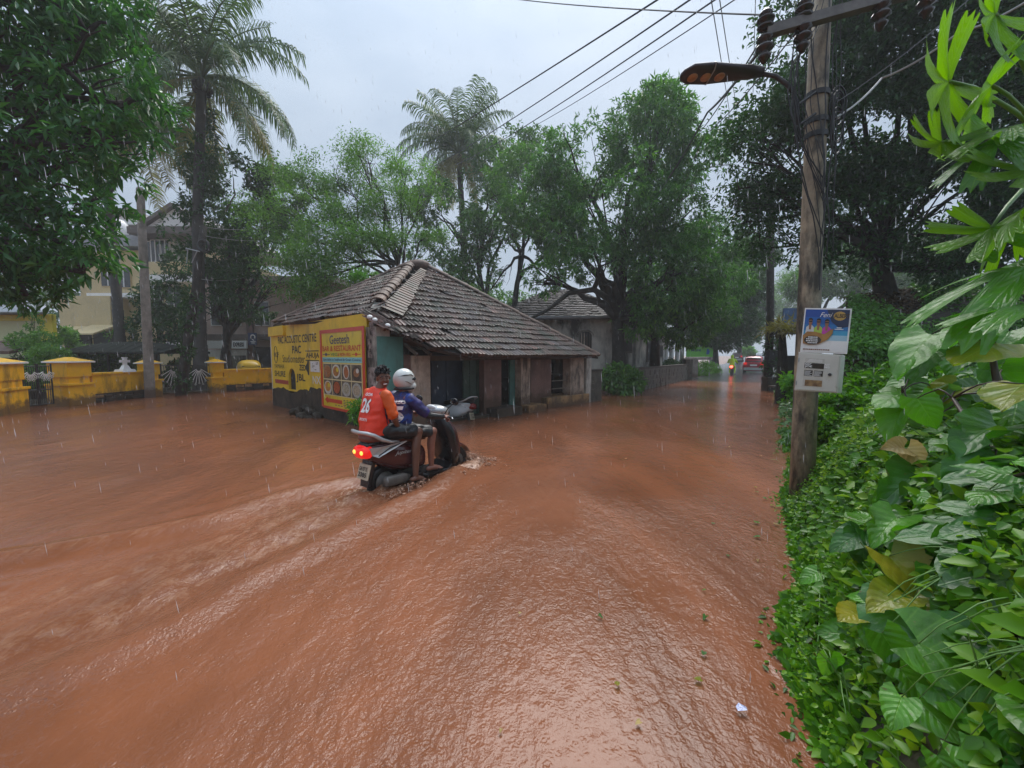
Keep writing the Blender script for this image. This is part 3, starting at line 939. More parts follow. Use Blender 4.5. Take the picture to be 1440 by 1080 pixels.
def frond_mesh(L_, elev, droop, hang, nl, seed, wid=0.045, ll=0.75):
    """palm frond pointing along +X from the origin; returns leaflets mesh and rachis points"""
    r = np.random.default_rng(seed)
    t = np.linspace(0, 1, 40)
    ang = elev - droop * t ** 1.4
    dx = np.cos(ang) * L_ / 39
    dz = np.sin(ang) * L_ / 39
    x = np.concatenate([[0], np.cumsum(dx[:-1])])
    z = np.concatenate([[0], np.cumsum(dz[:-1])])
    y = 0.06 * L_ * np.sin(t * 2.2 + seed) * t
    rach = np.stack([x, y, z], 1)
    T = unit(np.gradient(rach, axis=0))
    vs, fs, va = [], [], []
    for side in (-1, 1):
        for i in range(nl):
            u = 0.14 + 0.85 * (i + r.uniform(-0.3, 0.3)) / nl
            u = min(max(u, 0.1), 0.99)
            k = u * 39
            i0 = int(k)
            p = rach[i0] + (rach[min(i0 + 1, 39)] - rach[i0]) * (k - i0)
            tt = T[i0]
            lat = np.array([0, side, 0.0])
            lat = unit(lat - tt * (lat @ tt))
            up = np.cross(tt, lat) * side
            up = up if up[2] > 0 else -up
            a0 = unit(tt * r.uniform(0.45, 0.7) + lat * 1.0 + up * (0.22 - 0.2 * hang) - np.array([0, 0, 0.2 * hang]) + r.normal(size=3) * .11)
            l = ll * (math.sin(PI * (0.12 + 0.8 * u)) ** 0.55) * r.uniform(0.6, 1.15)
            a1 = unit(a0 - np.array([0, 0, 0.5 + 1.1 * hang]) * r.uniform(0.7, 1.3))
            a2 = unit(a1 - np.array([0, 0, 0.8 + 0.8 * hang]))
            m = p + a0 * l * 0.4
            m2 = m + a1 * l * 0.35
            tip = m2 + a2 * l * 0.25
            w = tt * wid * r.uniform(0.7, 1.1)
            b = len(vs)
            vs += [p - w * 0.4, p + w * 0.4, m - w * 0.5, m + w * 0.5, m2 - w * 0.35, m2 + w * 0.35, tip]
            fs += [(b, b + 1, b + 3), (b, b + 3, b + 2), (b + 2, b + 3, b + 5), (b + 2, b + 5, b + 4), (b + 4, b + 5, b + 6)]
            va += [float(np.clip(0.45 + 0.2 * r.normal(), 0, 1))] * 7
    mb = MB()
    mb.tube([Vector(q) for q in rach[::4]] + [Vector(rach[-1])], [0.05 * (1 - 0.85 * j / 10) * (L_ / 4) for j in range(11)], 5)
    b = len(vs)
    vs += [np.array(q) for q in mb.v]
    for f in mb.f:
        for j in range(1, len(f) - 1): fs.append((b + f[0], b + f[j], b + f[j + 1]))
    va += [0.8] * len(mb.v)
    return np_mesh('frond', np.array(vs), np.array(fs), np.array(va))
def palm(label, base, pts, r0, L_, nf, seed, ndry=3, group='coconut palms', nl=58, elev_lo=-0.5):
    rs = random.Random(seed)
    t = thing('coconut_palm', label, 'palm', base, 0, group)
    mb = MB()
    P = []
    for i in range(len(pts) - 1):
        for k in range(8): P.append(Vector(pts[i]).lerp(Vector(pts[i + 1]), k / 8))
    P.append(Vector(pts[-1]))
    Q, rad = [], []
    n = len(P)
    for i, p in enumerate(P):
        rr = r0 * (1.5 - 0.5 * min(1, i / 4)) * (1 - 0.35 * i / n)
        Q += [p, p + Vector((0, 0, 0.03))]
        rad += [rr * 1.06, rr * 0.97]
    mb.tube(Q, rad, 10)
    mb.build('trunk', MAT['palmbark'], t, True)
    top = P[-1]
    var = [frond_mesh(L_ * rs.uniform(0.9, 1.08), e, dr, hg, nl, seed * 10 + j, wid=0.06, ll=L_ * 0.25) for j, (e, dr, hg) in enumerate([(1.25, 0.8, 0.4), (1.0, 1.4, 0.7), (0.7, 1.75, 0.95), (0.4, 1.8, 1.1), (0.0, 1.6, 1.2), (-0.4, 1.2, 1.3)])]
    for m in var: m.materials.append(MAT['f_palm'])
    dry = frond_mesh(L_ * 0.85, -0.55, 0.95, 1.3, nl, seed * 10 + 9, wid=0.06, ll=L_ * 0.25)
    dry.materials.append(MAT['f_palmdry'])
    inv = WM[t].inverted()
    for i in range(nf):
        u = (i + 0.5) / nf
        j = min(5, int(u * 6 * 0.98))
        az = i * 2.39996 + rs.uniform(-0.25, 0.25)
        me_ = var[j] if i < nf - ndry else dry
        o = bpy.data.objects.new('frond', me_)
        col.objects.link(o)
        o.parent = t
        o.matrix_local = inv @ Matrix.Translation(top + Vector((0, 0, 0.1))) @ Matrix.Rotation(az, 4, 'Z') @ Matrix.Rotation(rs.uniform(-0.25, 0.25), 4, 'X')
        WM[o] = WM[t] @ o.matrix_local
    nb = MB()
    for i in range(9):
        a_ = i * 0.7
        nb.ellip(top + Vector((0.26 * math.cos(a_), 0.26 * math.sin(a_), -0.28 - 0.08 * (i % 3))), (0.13, 0.13, 0.16), None, 8, 6)
    nb.build('coconut_cluster', MAT['f_palmdry'] if False else MAT['palmbark'], t, True)
    return t
def bush(name, label, cat, lobes, n, per, ln, ratio, mat, seed, group=None, stems=True, fine=False, **kw):
    c0 = Vector(lobes[0][0])
    zb = min(Vector(a[0]).z - a[3] for a in lobes)
    t = thing(name, label, cat, (c0.x, c0.y, max(0, zb)), 0, group)
    if stems:
        mb = MB()
        rs = random.Random(seed)
        for a in lobes:
            for k in range(3):
                c = Vector(a[0])
                mb.tube(bez((c0.x + rs.uniform(-.15, .15), c0.y + rs.uniform(-.15, .15), max(-0.1, zb)), c + Vector((rs.uniform(-.5, .5) * a[1], rs.uniform(-.5, .5) * a[2], a[3] * 0.5)), 0.05, 4, 0.05, rs), [0.02, 0.018, 0.014, 0.01, 0.006], 5)
        mb.build('stem', MAT['bark'], t, True)
    crown('foliage', MAT[mat], t, lobes, n, per, ln, ratio, seed, fine=fine, **kw)
    return t
# ------------------------------------------------------------------ the old tiled house at the corner
UP = Vector((0, 0, 1))
HA = gp(385, 569)
HB = Vector((-2.79, 8.27, 0))
HC = gp(828, 566)
e1 = (HC - HB).normalized()                     # along the verandah side, away from the corner
n1 = Vector((e1.y, -e1.x, 0))                   # out of the verandah side
e2 = (HB - HA).normalized()                     # along the painted side, towards the corner
n2 = Vector((e2.y, -e2.x, 0))
if n2.y > 0: n2 = -n2
LAB = (HB - HA).length
house = thing('tiled_house', 'old house with dark clay tile roof, yellow lettered wall and low teal verandah', 'house', (HB.x, HB.y, 0))
def wpt(P, e, n, t, out, z):
    return Vector((P.x + e.x * t + n.x * out, P.y + e.y * t + n.y * out, z))
def wbox(mb, P, e, n, t0, t1, z0, z1, o0, o1, mi=0):
    p = [wpt(P, e, n, t, o, z) for z in (z0, z1) for t, o in ((t0, o0), (t1, o0), (t1, o1), (t0, o1))]
    return mb.hexa(p, mi)
# painted side: yellow plaster above, grimy base with broken edge, niche opening
def t_px(px, py=520):
    return (onpl(px, py, HA, n2) - HA).dot(e2)
def zq(px, py):
    return onpl(px, py, HA, n2).z
nt0, nt1 = t_px(406.5, 540), t_px(416, 540)
nz0, nz1 = zq(411, 548), zq(411, 518)
tR = LAB
m = MB()
wbox(m, HA, e2, n2, 0, nt0, 0.55, 2.5, -0.3, 0)
wbox(m, HA, e2, n2, nt1, t_px(517), 0.55, 2.5, -0.3, 0)
wbox(m, HA, e2, n2, nt0, nt1, nz1, 2.5, -0.3, 0)
wbox(m, HA, e2, n2, nt0, nt1, 0.55, nz0, -0.3, 0)
m.build('painted_wall', MAT['ywall'], house)
m = MB()
wbox(m, HA, e2, n2, nt0, nt1, nz0, nz1, -0.3, -0.06)
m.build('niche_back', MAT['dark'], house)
m = MB()                                        # rounded head of the niche
tm = (nt0 + nt1) / 2
rn = (nt1 - nt0) / 2
poly = [wpt(HA, e2, n2, nt0, 0.003, nz1 + 0.01)] + [wpt(HA, e2, n2, tm - rn * math.cos(PI * k / 8), 0.003, nz1 - rn + rn * math.sin(PI * k / 8)) for k in range(9)] + [wpt(HA, e2, n2, nt1, 0.003, nz1 + 0.01)]
for k in range(8):
    x0, x1 = tm - rn * math.cos(PI * k / 8), tm - rn * math.cos(PI * (k + 1) / 8)
    za, zb_ = nz1 - rn + rn * math.sin(PI * k / 8), nz1 - rn + rn * math.sin(PI * (k + 1) / 8)
    m.hexa([wpt(HA, e2, n2, x0, -0.2, za), wpt(HA, e2, n2, x1, -0.2, zb_), wpt(HA, e2, n2, x1, 0.003, zb_), wpt(HA, e2, n2, x0, 0.003, za), wpt(HA, e2, n2, x0, -0.2, nz1 + .02), wpt(HA, e2, n2, x1, -0.2, nz1 + .02), wpt(HA, e2, n2, x1, 0.003, nz1 + .02), wpt(HA, e2, n2, x0, 0.003, nz1 + .02)])
m.build('niche_arch', MAT['ywall'], house)
m = MB()                                        # proud band at the far top end
wbox(m, HA, e2, n2, -0.02, t_px(401, 462), zq(385, 473), 2.5, 0, 0.07)
m.build('wall_band', MAT['ywall'], house)
rs = random.Random(3)
m = MB()                                        # flaked grimy base
N = 44
prof = []
for i in range(N + 1):
    t = -0.01 + (t_px(517) + 0.01) * i / N
    u = i / N
    z = 0.52 + 0.10 * math.sin(u * 9) * (u < .5) + 0.22 * max(0, min(1, (u - 0.28) * 6)) - 0.12 * math.exp(-((u - .27) / .06) ** 2) + rs.uniform(-0.025, 0.025) + (0.28 if u > .62 else 0) * min(1, (u - .62) * 8)
    prof.append((t, z))
for (ta, za), (tb, zb_) in zip(prof[:-1], prof[1:]):
    p = [wpt(HA, e2, n2, t, o, -0.4) for t, o in ((ta, -.3), (tb, -.3), (tb, .03), (ta, .03))] + [wpt(HA, e2, n2, t, o, z) for t, o, z in ((ta, -.3, za), (tb, -.3, zb_), (tb, .012, zb_), (ta, .012, za))]
    if nt0 - .02 < (ta + tb) / 2 < nt1 + .02:
        for q in p[4:]: q.z = min(q.z, nz0 - 0.01)
    m.hexa(p)
m.build('grimy_base', MAT['grime'], house)
m = MB()                                        # heap of fallen plaster at the foot of the wall
for i in range(26):
    t = rs.gauss(t_px(440, 570), 0.3)
    c = wpt(HA, e2, n2, t, rs.uniform(0.05, 0.4), rs.uniform(-0.05, 0.22) * (1 - min(1, abs(t - t_px(440, 570)))))
    m.ellip(c, (rs.uniform(.07, .17), rs.uniform(.07, .16), rs.uniform(.05, .12)), Euler((rs.random(), rs.random(), rs.random())).to_matrix().to_4x4(), 7, 5)
tag(m.build('rubble', MAT['grime']), 'heap of blackened fallen plaster at the foot of the yellow wall', 'rubble', kind='stuff')
m = MB()                                        # grey corner column with torn posters
wbox(m, HA, e2, n2, t_px(517), LAB - .01, -0.4, 2.2, -0.3, 0.02)
m.build('corner_column', MAT['oldwhite'], house)
for (z0, z1, a_, b_) in ((1.55, 1.95, .15, .6), (0.95, 1.35, .1, .9), (2.0, 2.3, .4, .9)):
    m = MB()
    w = LAB - t_px(517)
    wbox(m, HA, e2, n2, t_px(517) + a_ * w, t_px(517) + b_ * w, z0, z1, 0.021, 0.026)
    m.build('torn_poster', M('torn_poster_%d' % int(z0 * 100), (0.24, 0.16, 0.14), 0.6, 0.7, 5, c2=(0.5, 0.42, 0.4), stain=((0.03, 0.025, 0.025), 0.5, 0.56, 4), sscale=(1, 1, 1)), house)
# hand-painted lettering
def letter(body, px0, px1, py0, py1, mat='paint_black', bold=0.02, shear=0.0, name='lettering'):
    t0, t1 = t_px(px0, (py0 + py1) / 2), t_px(px1, (py0 + py1) / 2)
    z0, z1 = zq((px0 + px1) / 2, py1), zq((px0 + px1) / 2, py0)
    m = MB()
    put_text(m, body, wpt(HA, e2, n2, t0, 0.004, z0), e2, UP, t1 - t0, z1 - z0, bold, shear)
    m.build(name, MAT[mat], house)
letter('PAC ACOUSTIC CENTRE', 391, 445, 471, 482, bold=0.015)
letter('PAC', 411, 423.5, 486, 497, bold=0.02)
letter('AHUJA', 430.5, 449, 496, 505.5, bold=0.02)
letter('Studiomaster', 397.5, 429, 499, 510, bold=0.0)
letter('RCF', 386.3, 392, 495.5, 502, bold=0.02)
letter('YAMAHA', 386, 400, 512, 518, bold=0.0)
letter('SHURE', 386.5, 401.5, 521.5, 529.5, bold=0.022)
letter('ZED', 421, 430, 513, 521, bold=0.02)
letter('JBL', 417, 429.5, 526, 538.5, bold=0.025)
letter('NX', 440, 451, 529, 540, bold=0.01, mat='white')
for py in (493.5, 507):
    m = MB()
    wbox(m, HA, e2, n2, t_px(430.5), t_px(449), zq(440, py) - .012, zq(440, py) + .012, 0.002, 0.005)
    m.build('painted_line', MAT['paint_black'], house)
m = MB()                                        # oval round the three letters
cc, cz = (t_px(386) + t_px(392)) / 2, zq(389, 498.5)
pts = [wpt(HA, e2, n2, cc + 0.16 * math.cos(a_), 0.005, cz + 0.26 * math.sin(a_)) for a_ in np.linspace(0, 2 * PI, 25)]
m.tube(pts, 0.008, 5)
m.build('painted_oval', MAT['paint_black'], house)
m = MB()
wbox(m, HA, e2, n2, t_px(386.5), t_px(405), zq(395, 539.5), zq(395, 534), 0.001, 0.004)
m.build('red_painted_strip', MAT['paint_red'], house)
m = MB()                                        # loudspeaker drawing beside the notice
c0, z0 = t_px(430), zq(432, 517)
m.prism([wpt(HA, e2, n2, c0 + a_, 0.002, z0 + b_) for a_, b_ in ((0, .03), (.12, .12), (.17, .2), (.24, .2), (.24, -.2), (.17, -.2), (.12, -.12), (0, -.03))], n2 * 0.004)
m.build('painted_loudspeaker', MAT['paint_black'], house)
m = MB()
wbox(m, HA, e2, n2, t_px(437.5), t_px(450), zq(444, 523), zq(444, 508), 0.01, 0.016)
notice = tag(m.build('paper_notice', MAT['white']), 'white paper notice pasted on the yellow wall left of the restaurant sign', 'notice')
m = MB()
for i in range(9):
    t = t_px(439) + (t_px(448.5) - t_px(439)) * rs.random()
    z = zq(444, 522) + (zq(444, 509.5) - zq(444, 522)) * rs.random()
    wbox(m, HA, e2, n2, t, t + rs.uniform(.03, .14), z, z + .02, 0.0165, 0.018)
m.build('print_marks', MAT['concrete'], notice)

# restaurant signboard
def tilt_board():
    c = [onpl(q[0], q[1], HA + n2 * 0.10, n2) for q in ((454, 573), (514.5, 582), (514.5, 459), (454, 463.5))]
    return c
bc = tilt_board()
BO = bc[0]
BR_ = Vector((bc[1] - bc[0]).to_tuple()); BR_.z = 0
bw = BR_.length; BR_.normalize()
zb0 = (bc[0].z + bc[1].z) / 2; zb1 = (bc[2].z + bc[3].z) / 2
bh = zb1 - zb0
BO = Vector((BO.x, BO.y, zb0))
sign = thing('restaurant_signboard', 'yellow printed restaurant signboard with eight dish photos leaning on the corner wall', 'signboard', tuple(BO))
def bpt(u, v, o=0.0):
    return BO + BR_ * (u * bw) + UP * (v * bh) + n2 * o
def bbox(mb, u0, u1, v0, v1, o0, o1):
    return mb.hexa([bpt(u, v, o) for v in (v0, v1) for u, o in ((u0, o0), (u1, o0), (u1, o1), (u0, o1))])
SY = M('sign_yellow_print', (0.72, 0.55, 0.02), 0.3, 0.1, 1.0, c2=(0.8, 0.62, 0.04), stain=((.34, .24, .03), .55, .8, 5))
SR = M('sign_red_print', (0.6, 0.05, 0.02), 0.3, 0.08, 4)
SB = M('sign_navy_print', (0.03, 0.03, 0.12), 0.3, 0.1, 4)
SG = M('sign_green_print', (0.02, 0.22, 0.08), 0.3, 0.1, 4)
SC = M('sign_cyan_print', (0.25, 0.6, 0.62), 0.3, 0.1, 4)
SP = M('sign_cream_print', (0.75, 0.66, 0.38), 0.3, 0.08, 4)
m = MB(); bbox(m, 0, 1, 0, 1, -0.03, 0); m.build('board', SY, sign)
m = MB()
for a in ((-.012, .03, 0, 1), (.965, 1.012, 0, 1), (.03, .965, .955, 1.0), (.03, .965, -0.012, .02)): bbox(m, *a, 0.0, 0.012)
m.build('frame', SR, sign)
def btext(body, u0, u1, v0, v1, mat, bold=0.02, shear=0.0, o=0.005):
    m = MB(); put_text(m, body, bpt(u0, v0, o), BR_, UP, (u1 - u0) * bw, (v1 - v0) * bh, bold, shear); return m.build('lettering', mat, sign)
btext('Geetesh', .24, .70, .815, .925, SB, 0.008)
btext('BAR & RESTAURANT', .05, .94, .725, .795, SR, 0.02)
btext('VEG', .26, .42, .665, .705, SG, 0.01)
btext('& NON-VEG', .43, .72, .665, .705, SR, 0.02)
m = MB(); bbox(m, .04, .95, .585, .65, 0.001, 0.004); m.build('cyan_strip', SC, sign)
tag(btext('Specialist in Seafood & Goan Cuisine', .06, .93, .598, .638, SB, 0.008, 0, 0.007), kind='stuff')
for u0 in (.05, .75):
    m = MB(); bbox(m, u0, u0 + .18, .682, .690, 0.001, 0.004); bbox(m, u0 + .07, u0 + .11, .668, .704, 0.0045, 0.007); m.build('divider', SB if u0 < .5 else SR, sign)
m = MB(); bbox(m, .05, .95, .165, .575, 0.001, 0.004); m.build('photo_grid', SP, sign)
food = [((.35, .12, .03), 'f'), ((.42, .16, .03), 'e'), ((.40, .12, .03), 'o'), ((.32, .13, .05), 'w'), ((.6, .28, .05), 'e'), ((.42, .08, .02), 'b'), ((.42, .38, .28), 'g'), ((.45, .36, .26), 'g')]
plate_m = M('dish_plate_print', (0.62, 0.6, 0.55), 0.3, 0.12, 8)
plate_g = M('grey_plate_print', (0.42, 0.42, 0.4), 0.3, 0.3, 14)
cellbg = M('dish_background_print', (0.10, 0.075, 0.05), 0.35, 0.6, 9, c2=(0.2, 0.17, 0.12))
for i, (fc, k) in enumerate(food):
    cx, cy = i % 4, 1 - i // 4
    u0, v0 = .06 + cx * .2235, .175 + cy * .202
    m = MB(); bbox(m, u0, u0 + .208, v0, v0 + .188, 0.0045, 0.007); ph = m.build('dish_photo', cellbg, sign)
    uc, vc = u0 + .104, v0 + .094
    def disc(ru, rv, o, mat, nm, du=0, dv=0):
        m = MB()
        m.prism([bpt(uc + du + ru * math.cos(a_), vc + dv + rv * math.sin(a_), o) for a_ in np.linspace(0, 2 * PI, 22)[:-1]], n2 * 0.0025)
        return m.build(nm, mat, ph)
    pm = {'f': MAT['ochre'], 'b': MAT['grime'], 'g': plate_g, 'w': MAT['wood']}.get(k, plate_m)
    disc(.095 if k != 'o' else .07, .086, 0.0075, pm, 'plate', rs.uniform(-.006, .006), rs.uniform(-.006, .006))
    fm_ = M('dish_food_print_%d' % i, [x * 0.6 for x in fc], 0.35, 0.4, 28, c2=[min(1, x * 1.5) for x in fc], stain=((0.1, 0.16, 0.02), 0.6, 0.66, 24), sscale=(1, 1, 1))
    disc(*{'f': (.085, .07), 'o': (.05, .07), 'w': (.06, .05), 'b': (.078, .074)}.get(k, (.07, .062)), 0.0103, fm_, 'food', rs.uniform(-.008, .008), rs.uniform(-.008, .008))
    if k in 'we': disc(.028, .028, 0.0131, plate_m if k == 'w' else SY, 'garnish', .03, .025)
m = MB()
m.prism([bpt(u, v, 0.002) for u, v in ((.07, .1), (.15, .145), (.15, .122), (.5, .122), (.5, .074), (.15, .074), (.15, .055))], n2 * 0.004)
m.build('arrow', SR, sign)
m = MB()
for k in range(5):
    for j in range(6):
        u = .53 + j * .07
        if k == 4: u -= 0.2
        bbox(m, u, u + rs.uniform(.03, .055), .125 - k * .02, .133 - k * .02, 0.001, 0.004)
m.build('small_print', SB, sign)

# verandah side
def f_t(px, py=550, out=0.0):
    P = HB + n1 * out
    return (onpl(px, py, P, n1) - P).dot(e1)
def fz(px, py, out=0.0):
    return onpl(px, py, HB + n1 * out, n1).z
LBC = (HC - HB).length
def fpart(name, mat, px0, px1, z0, z1, o0, o1, bev=0.0, world=True):
    m = MB()
    wbox(m, HB, e1, n1, f_t(px0, 550, o1), f_t(px1, 550, o1), z0, z1, o0, o1)
    return m.build(name, MAT[mat], house, bevel=bev)
m = MB(); wbox(m, HB, e1, n1, 0.0, f_t(568), -0.4, 2.0, -0.3, 0.0); m.build('teal_wall', MAT['teal'], house)
fpart('red_jamb', 'brownwall', 568.5, 578, -0.4, 1.62, -0.3, -0.02)
fpart('verandah_pillar', 'pillar', 580, 606, -0.4, 1.6, -0.35, 0.02, 0.02)
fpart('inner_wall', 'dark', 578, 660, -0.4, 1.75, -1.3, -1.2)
for a_, b_ in ((607, 627), (628, 651)):
    d = fpart('blue_door', 'bluedoor', a_, b_, -0.3, 1.62, -0.62, -0.57)
for a_, b_ in ((652, 660.5), (661, 670), (670.5, 680)):
    fpart('door_board', 'greydoor', a_, b_, -0.3, 1.6, -0.36, -0.3 + 0.01 * (a_ % 2))
fpart('brown_wall', 'brownwall', 680.5, 705, -0.4, 1.65, -0.4, -0.1)
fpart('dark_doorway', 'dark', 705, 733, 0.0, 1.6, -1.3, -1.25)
fpart('teal_door', 'teal', 717, 732.5, 0.12, 1.55, -0.30, -0.25)
fpart('verandah_pillar', 'pillar', 733, 746, -0.4, 1.6, -0.3, 0.0, 0.02)
fpart('brown_wall', 'brownwall', 746.5, 775, -0.4, 1.65, -0.4, -0.22)
m = MB(); wbox(m, HB, e1, n1, f_t(776), LBC, -0.4, 1.6, -2.4, -2.3); m.build('back_wall', MAT['grime'], house)
fpart('verandah_pillar', 'pillar', 802, 821, -0.4, 1.55, -0.32, 0.0, 0.02)
fpart('plinth', 'ochre', 771, 829, -0.4, 0.32, -0.8, 0.06, 0.02)
fpart('doorstep', 'ochre', 744, 769, -0.4, 0.20, -0.3, 0.30, 0.02)
fpart('doorstep', 'grime', 699, 735, -0.4, 0.22, -0.3, 0.32, 0.02)
fpart('base_ledge', 'grime', 606, 699, -0.4, 0.06, -0.5, 0.05, 0.02)
m = MB()
for z in (0.55, 0.8):
    m.tube([wpt(HB, e1, n1, f_t(776, 550, -.2), -.2, z), wpt(HB, e1, n1, f_t(801, 550, -.2), -.2, z)], 0.018, 6)
m.build('railing', MAT['concrete'], house)
fpart('water_drum', 'iron', 777, 800, 0.32, 0.95, -1.6, -1.0, 0.03)
m = MB(); wbox(m, HB, e1, n1, f_t(560), LBC + 0.1, 1.48, 1.60, -0.16, -0.05); m.build('eave_beam', MAT['wood'], house)
for px in (571, 590, 655, 740, 812):
    m = MB(); t = f_t(px, 500)
    m.tube([wpt(HB, e1, n1, t, -0.05, 1.85), wpt(HB, e1, n1, t, 0.45, 1.62)], 0.04, 6); m.build('rafter_end', MAT['wood'], house)
m = MB(); m.tube([at(529, 452, 8.75), at(560, 470, 8.7), at(604, 490, 8.95), at(662, 503, 9.7)], .05, 4); m.build('eave_fascia', MAT['wood'], house)
m = MB(); m.hexa([wpt(HB, e1, n1, 0, -.3, 2.0), wpt(HB, e1, n1, f_t(606), -.3, 1.75), wpt(HB, e1, n1, f_t(606), -.25, 1.75), wpt(HB, e1, n1, 0, -.25, 2.0), wpt(HB, e1, n1, 0, -.3, 2.3), wpt(HB, e1, n1, f_t(606), -.3, 1.95), wpt(HB, e1, n1, f_t(606), -.25, 1.95), wpt(HB, e1, n1, 0, -.25, 2.3)]); m.build('eave_shadow_board', MAT['wood'], house)  # dark filler board added to stand in for the shade under the eave
# rest of the body behind
HD = HA + HC - HB
m = MB()
for p, q in ((HA, HD), (HD, HC)):
    d = (q - p).normalized(); nn = Vector((d.y, -d.x, 0))
    wbox(m, p, d, nn, 0.01, (q - p).length - 0.01, -0.4, 2.3 if p is HA else 1.5, -0.15, 0.15)
m.build('rear_wall', MAT['oldwhite'], house)

# roof: planes, tiles, hips
apx = Vector((-3.1, 13.3, 0)); apx.z = at(580, 373, 13.3).z
apx = at(578, 372, 13.3)
apx2 = at(601, 377, 13.3)
hipc = at(527, 437, 8.75)
eC = at(841, 501, 13.1)
nR = (hipc - apx2).cross(eC - apx2).normalized()
if nR.z < 0: nR = -nR
Rpoly = [apx2] + [onpl(px, py, apx2, nR) for px, py in ((530, 437), (560, 464), (604, 487), (660, 500), (841, 501))]
eA = at(384, 455, 12.85)
nL = (hipc - apx).cross(eA - apx).normalized()
if nL.z < 0: nL = -nL
Lpoly = [apx] + [onpl(px, py, apx, nL) for px, py in ((384, 456), (440, 452), (500, 444), (527, 440))]
roof_m = MB()
for poly, nn in ((Rpoly, nR), (Lpoly, nL)):
    roof_m.prism([p - nn * 0.02 for p in poly], -nn * 0.05)
eD = Vector((HD.x - 0.3, HD.y + 0.3, 2.0))
roof_m.prism([apx2 - Vector((0, 0, .03)), Rpoly[-1] - Vector((0, 0, .03)), eD], (0, 0, -0.05))
roof_m.prism([apx - Vector((0, 0, .03)), Lpoly[1] - Vector((0, 0, .03)), eD], (0, 0, -0.05))
roof_m.prism([apx - Vector((0, 0, .03)), apx2 - Vector((0, 0, .03)), eD], (0, 0, -0.05))
roof = roof_m.build('roof', MAT['tin'], house)
def tile_geo(w=0.245, L_=0.40, th=0.05):
    pr = [(-.5, .012), (-.42, .03), (-.34, .012), (-.2, .0), (-.07, .012), (0, .034), (.07, .012), (.2, 0), (.34, .01), (.43, .028), (.5, .012)]
    vs, fs = [], []
    k = len(pr)
    for y in (0.0, L_):
        for x, z in pr: vs.append((x * w, y, z + th * (1 - y / L_)))
    for x, z in pr: vs.append((x * w, 0.012, z - 0.03))
    for i in range(k - 1):
        fs.append((i, i + 1, k + i + 1, k + i))
        fs.append((2 * k + i, 2 * k + i + 1, i + 1, i))
    return vs, fs
def inside(poly, x, y):
    c = False
    n = len(poly)
    for i in range(n):
        x1, y1 = poly[i]; x2, y2 = poly[(i + 1) % n]
        if (y1 > y) != (y2 > y) and x < (x2 - x1) * (y - y1) / (y2 - y1) + x1: c = not c
    return c
def tiles(poly, nn, w, row, rs, slack=0.0):
    h = Vector((0, 0, 1)).cross(nn).normalized()   # level direction in the plane
    s = nn.cross(h).normalized()
    if s.z < 0: s = -s; h = -h
    o = poly[0]
    P2 = [((p - o).dot(h), (p - o).dot(s)) for p in poly]
    ymin = min(q[1] for q in P2)
    xs = [q[0] for q in P2]
    out = []
    j = 0
    y = ymin - 0.02
    while y < max(q[1] for q in P2):
        x = min(xs) + (0.5 * w if j % 2 else 0)
        sag = rs.uniform(-0.015, 0.015)
        while x < max(xs):
            if inside(P2, x, y + row * 0.5) and rs.random() > .012:
                yy = y + 0.02 * math.sin(x * 1.7 + j * .4) + 0.012 * rs.gauss(0, 1) + sag
                z = 0.012 * math.sin(x * 1.1 + 1) * math.sin(y * 1.4) + rs.uniform(0, .012)
                Mx = Matrix((( h.x, s.x, nn.x, 0), (h.y, s.y, nn.y, 0), (h.z, s.z, nn.z, 0), (0, 0, 0, 1)))
                p = o + h * x + s * yy + nn * (z + 0.012)
                out.append(Matrix.Translation(p) @ Mx @ Matrix.Rotation(rs.gauss(0, 0.04) + (.22 if rs.random() < .02 else 0), 4, 'Z') @ Matrix.Rotation(rs.gauss(-.01, 0.028), 4, 'X'))
            x += w
        y += row
        j += 1
    return out
rs = random.Random(11)
T_ = tiles(Rpoly, nR, 0.24, 0.285, rs) + tiles(Lpoly, nL, 0.24, 0.285, rs)
T_.sort(key=lambda q: q.translation.length)
tv, tf = tile_geo()
tm_ = MB().add(tv, tf).mesh('roof_tile'); tm_.materials.append(MAT['tile'])
tm2 = tm_.copy(); tm2.materials.clear(); tm2.materials.append(MAT['tile_red'])
tm3 = tm_.copy(); tm3.materials.clear(); tm3.materials.append(MAT['tile_grey'])
hinv = WM[house].inverted()
for q in T_[:290]:
    k = rs.random()
    o = bpy.data.objects.new('roof_tile', tm2 if k < 0.05 else (tm3 if k < .16 else tm_))
    col.objects.link(o); o.parent = roof; o.matrix_local = hinv @ q
    WM[o] = q
far = MB()
for q in T_[290:]: far.add(tv, tf, 0, q)
if len(T_) > 290: tag(far.build('roof_tile_field', MAT['tile'], roof), kind='stuff')
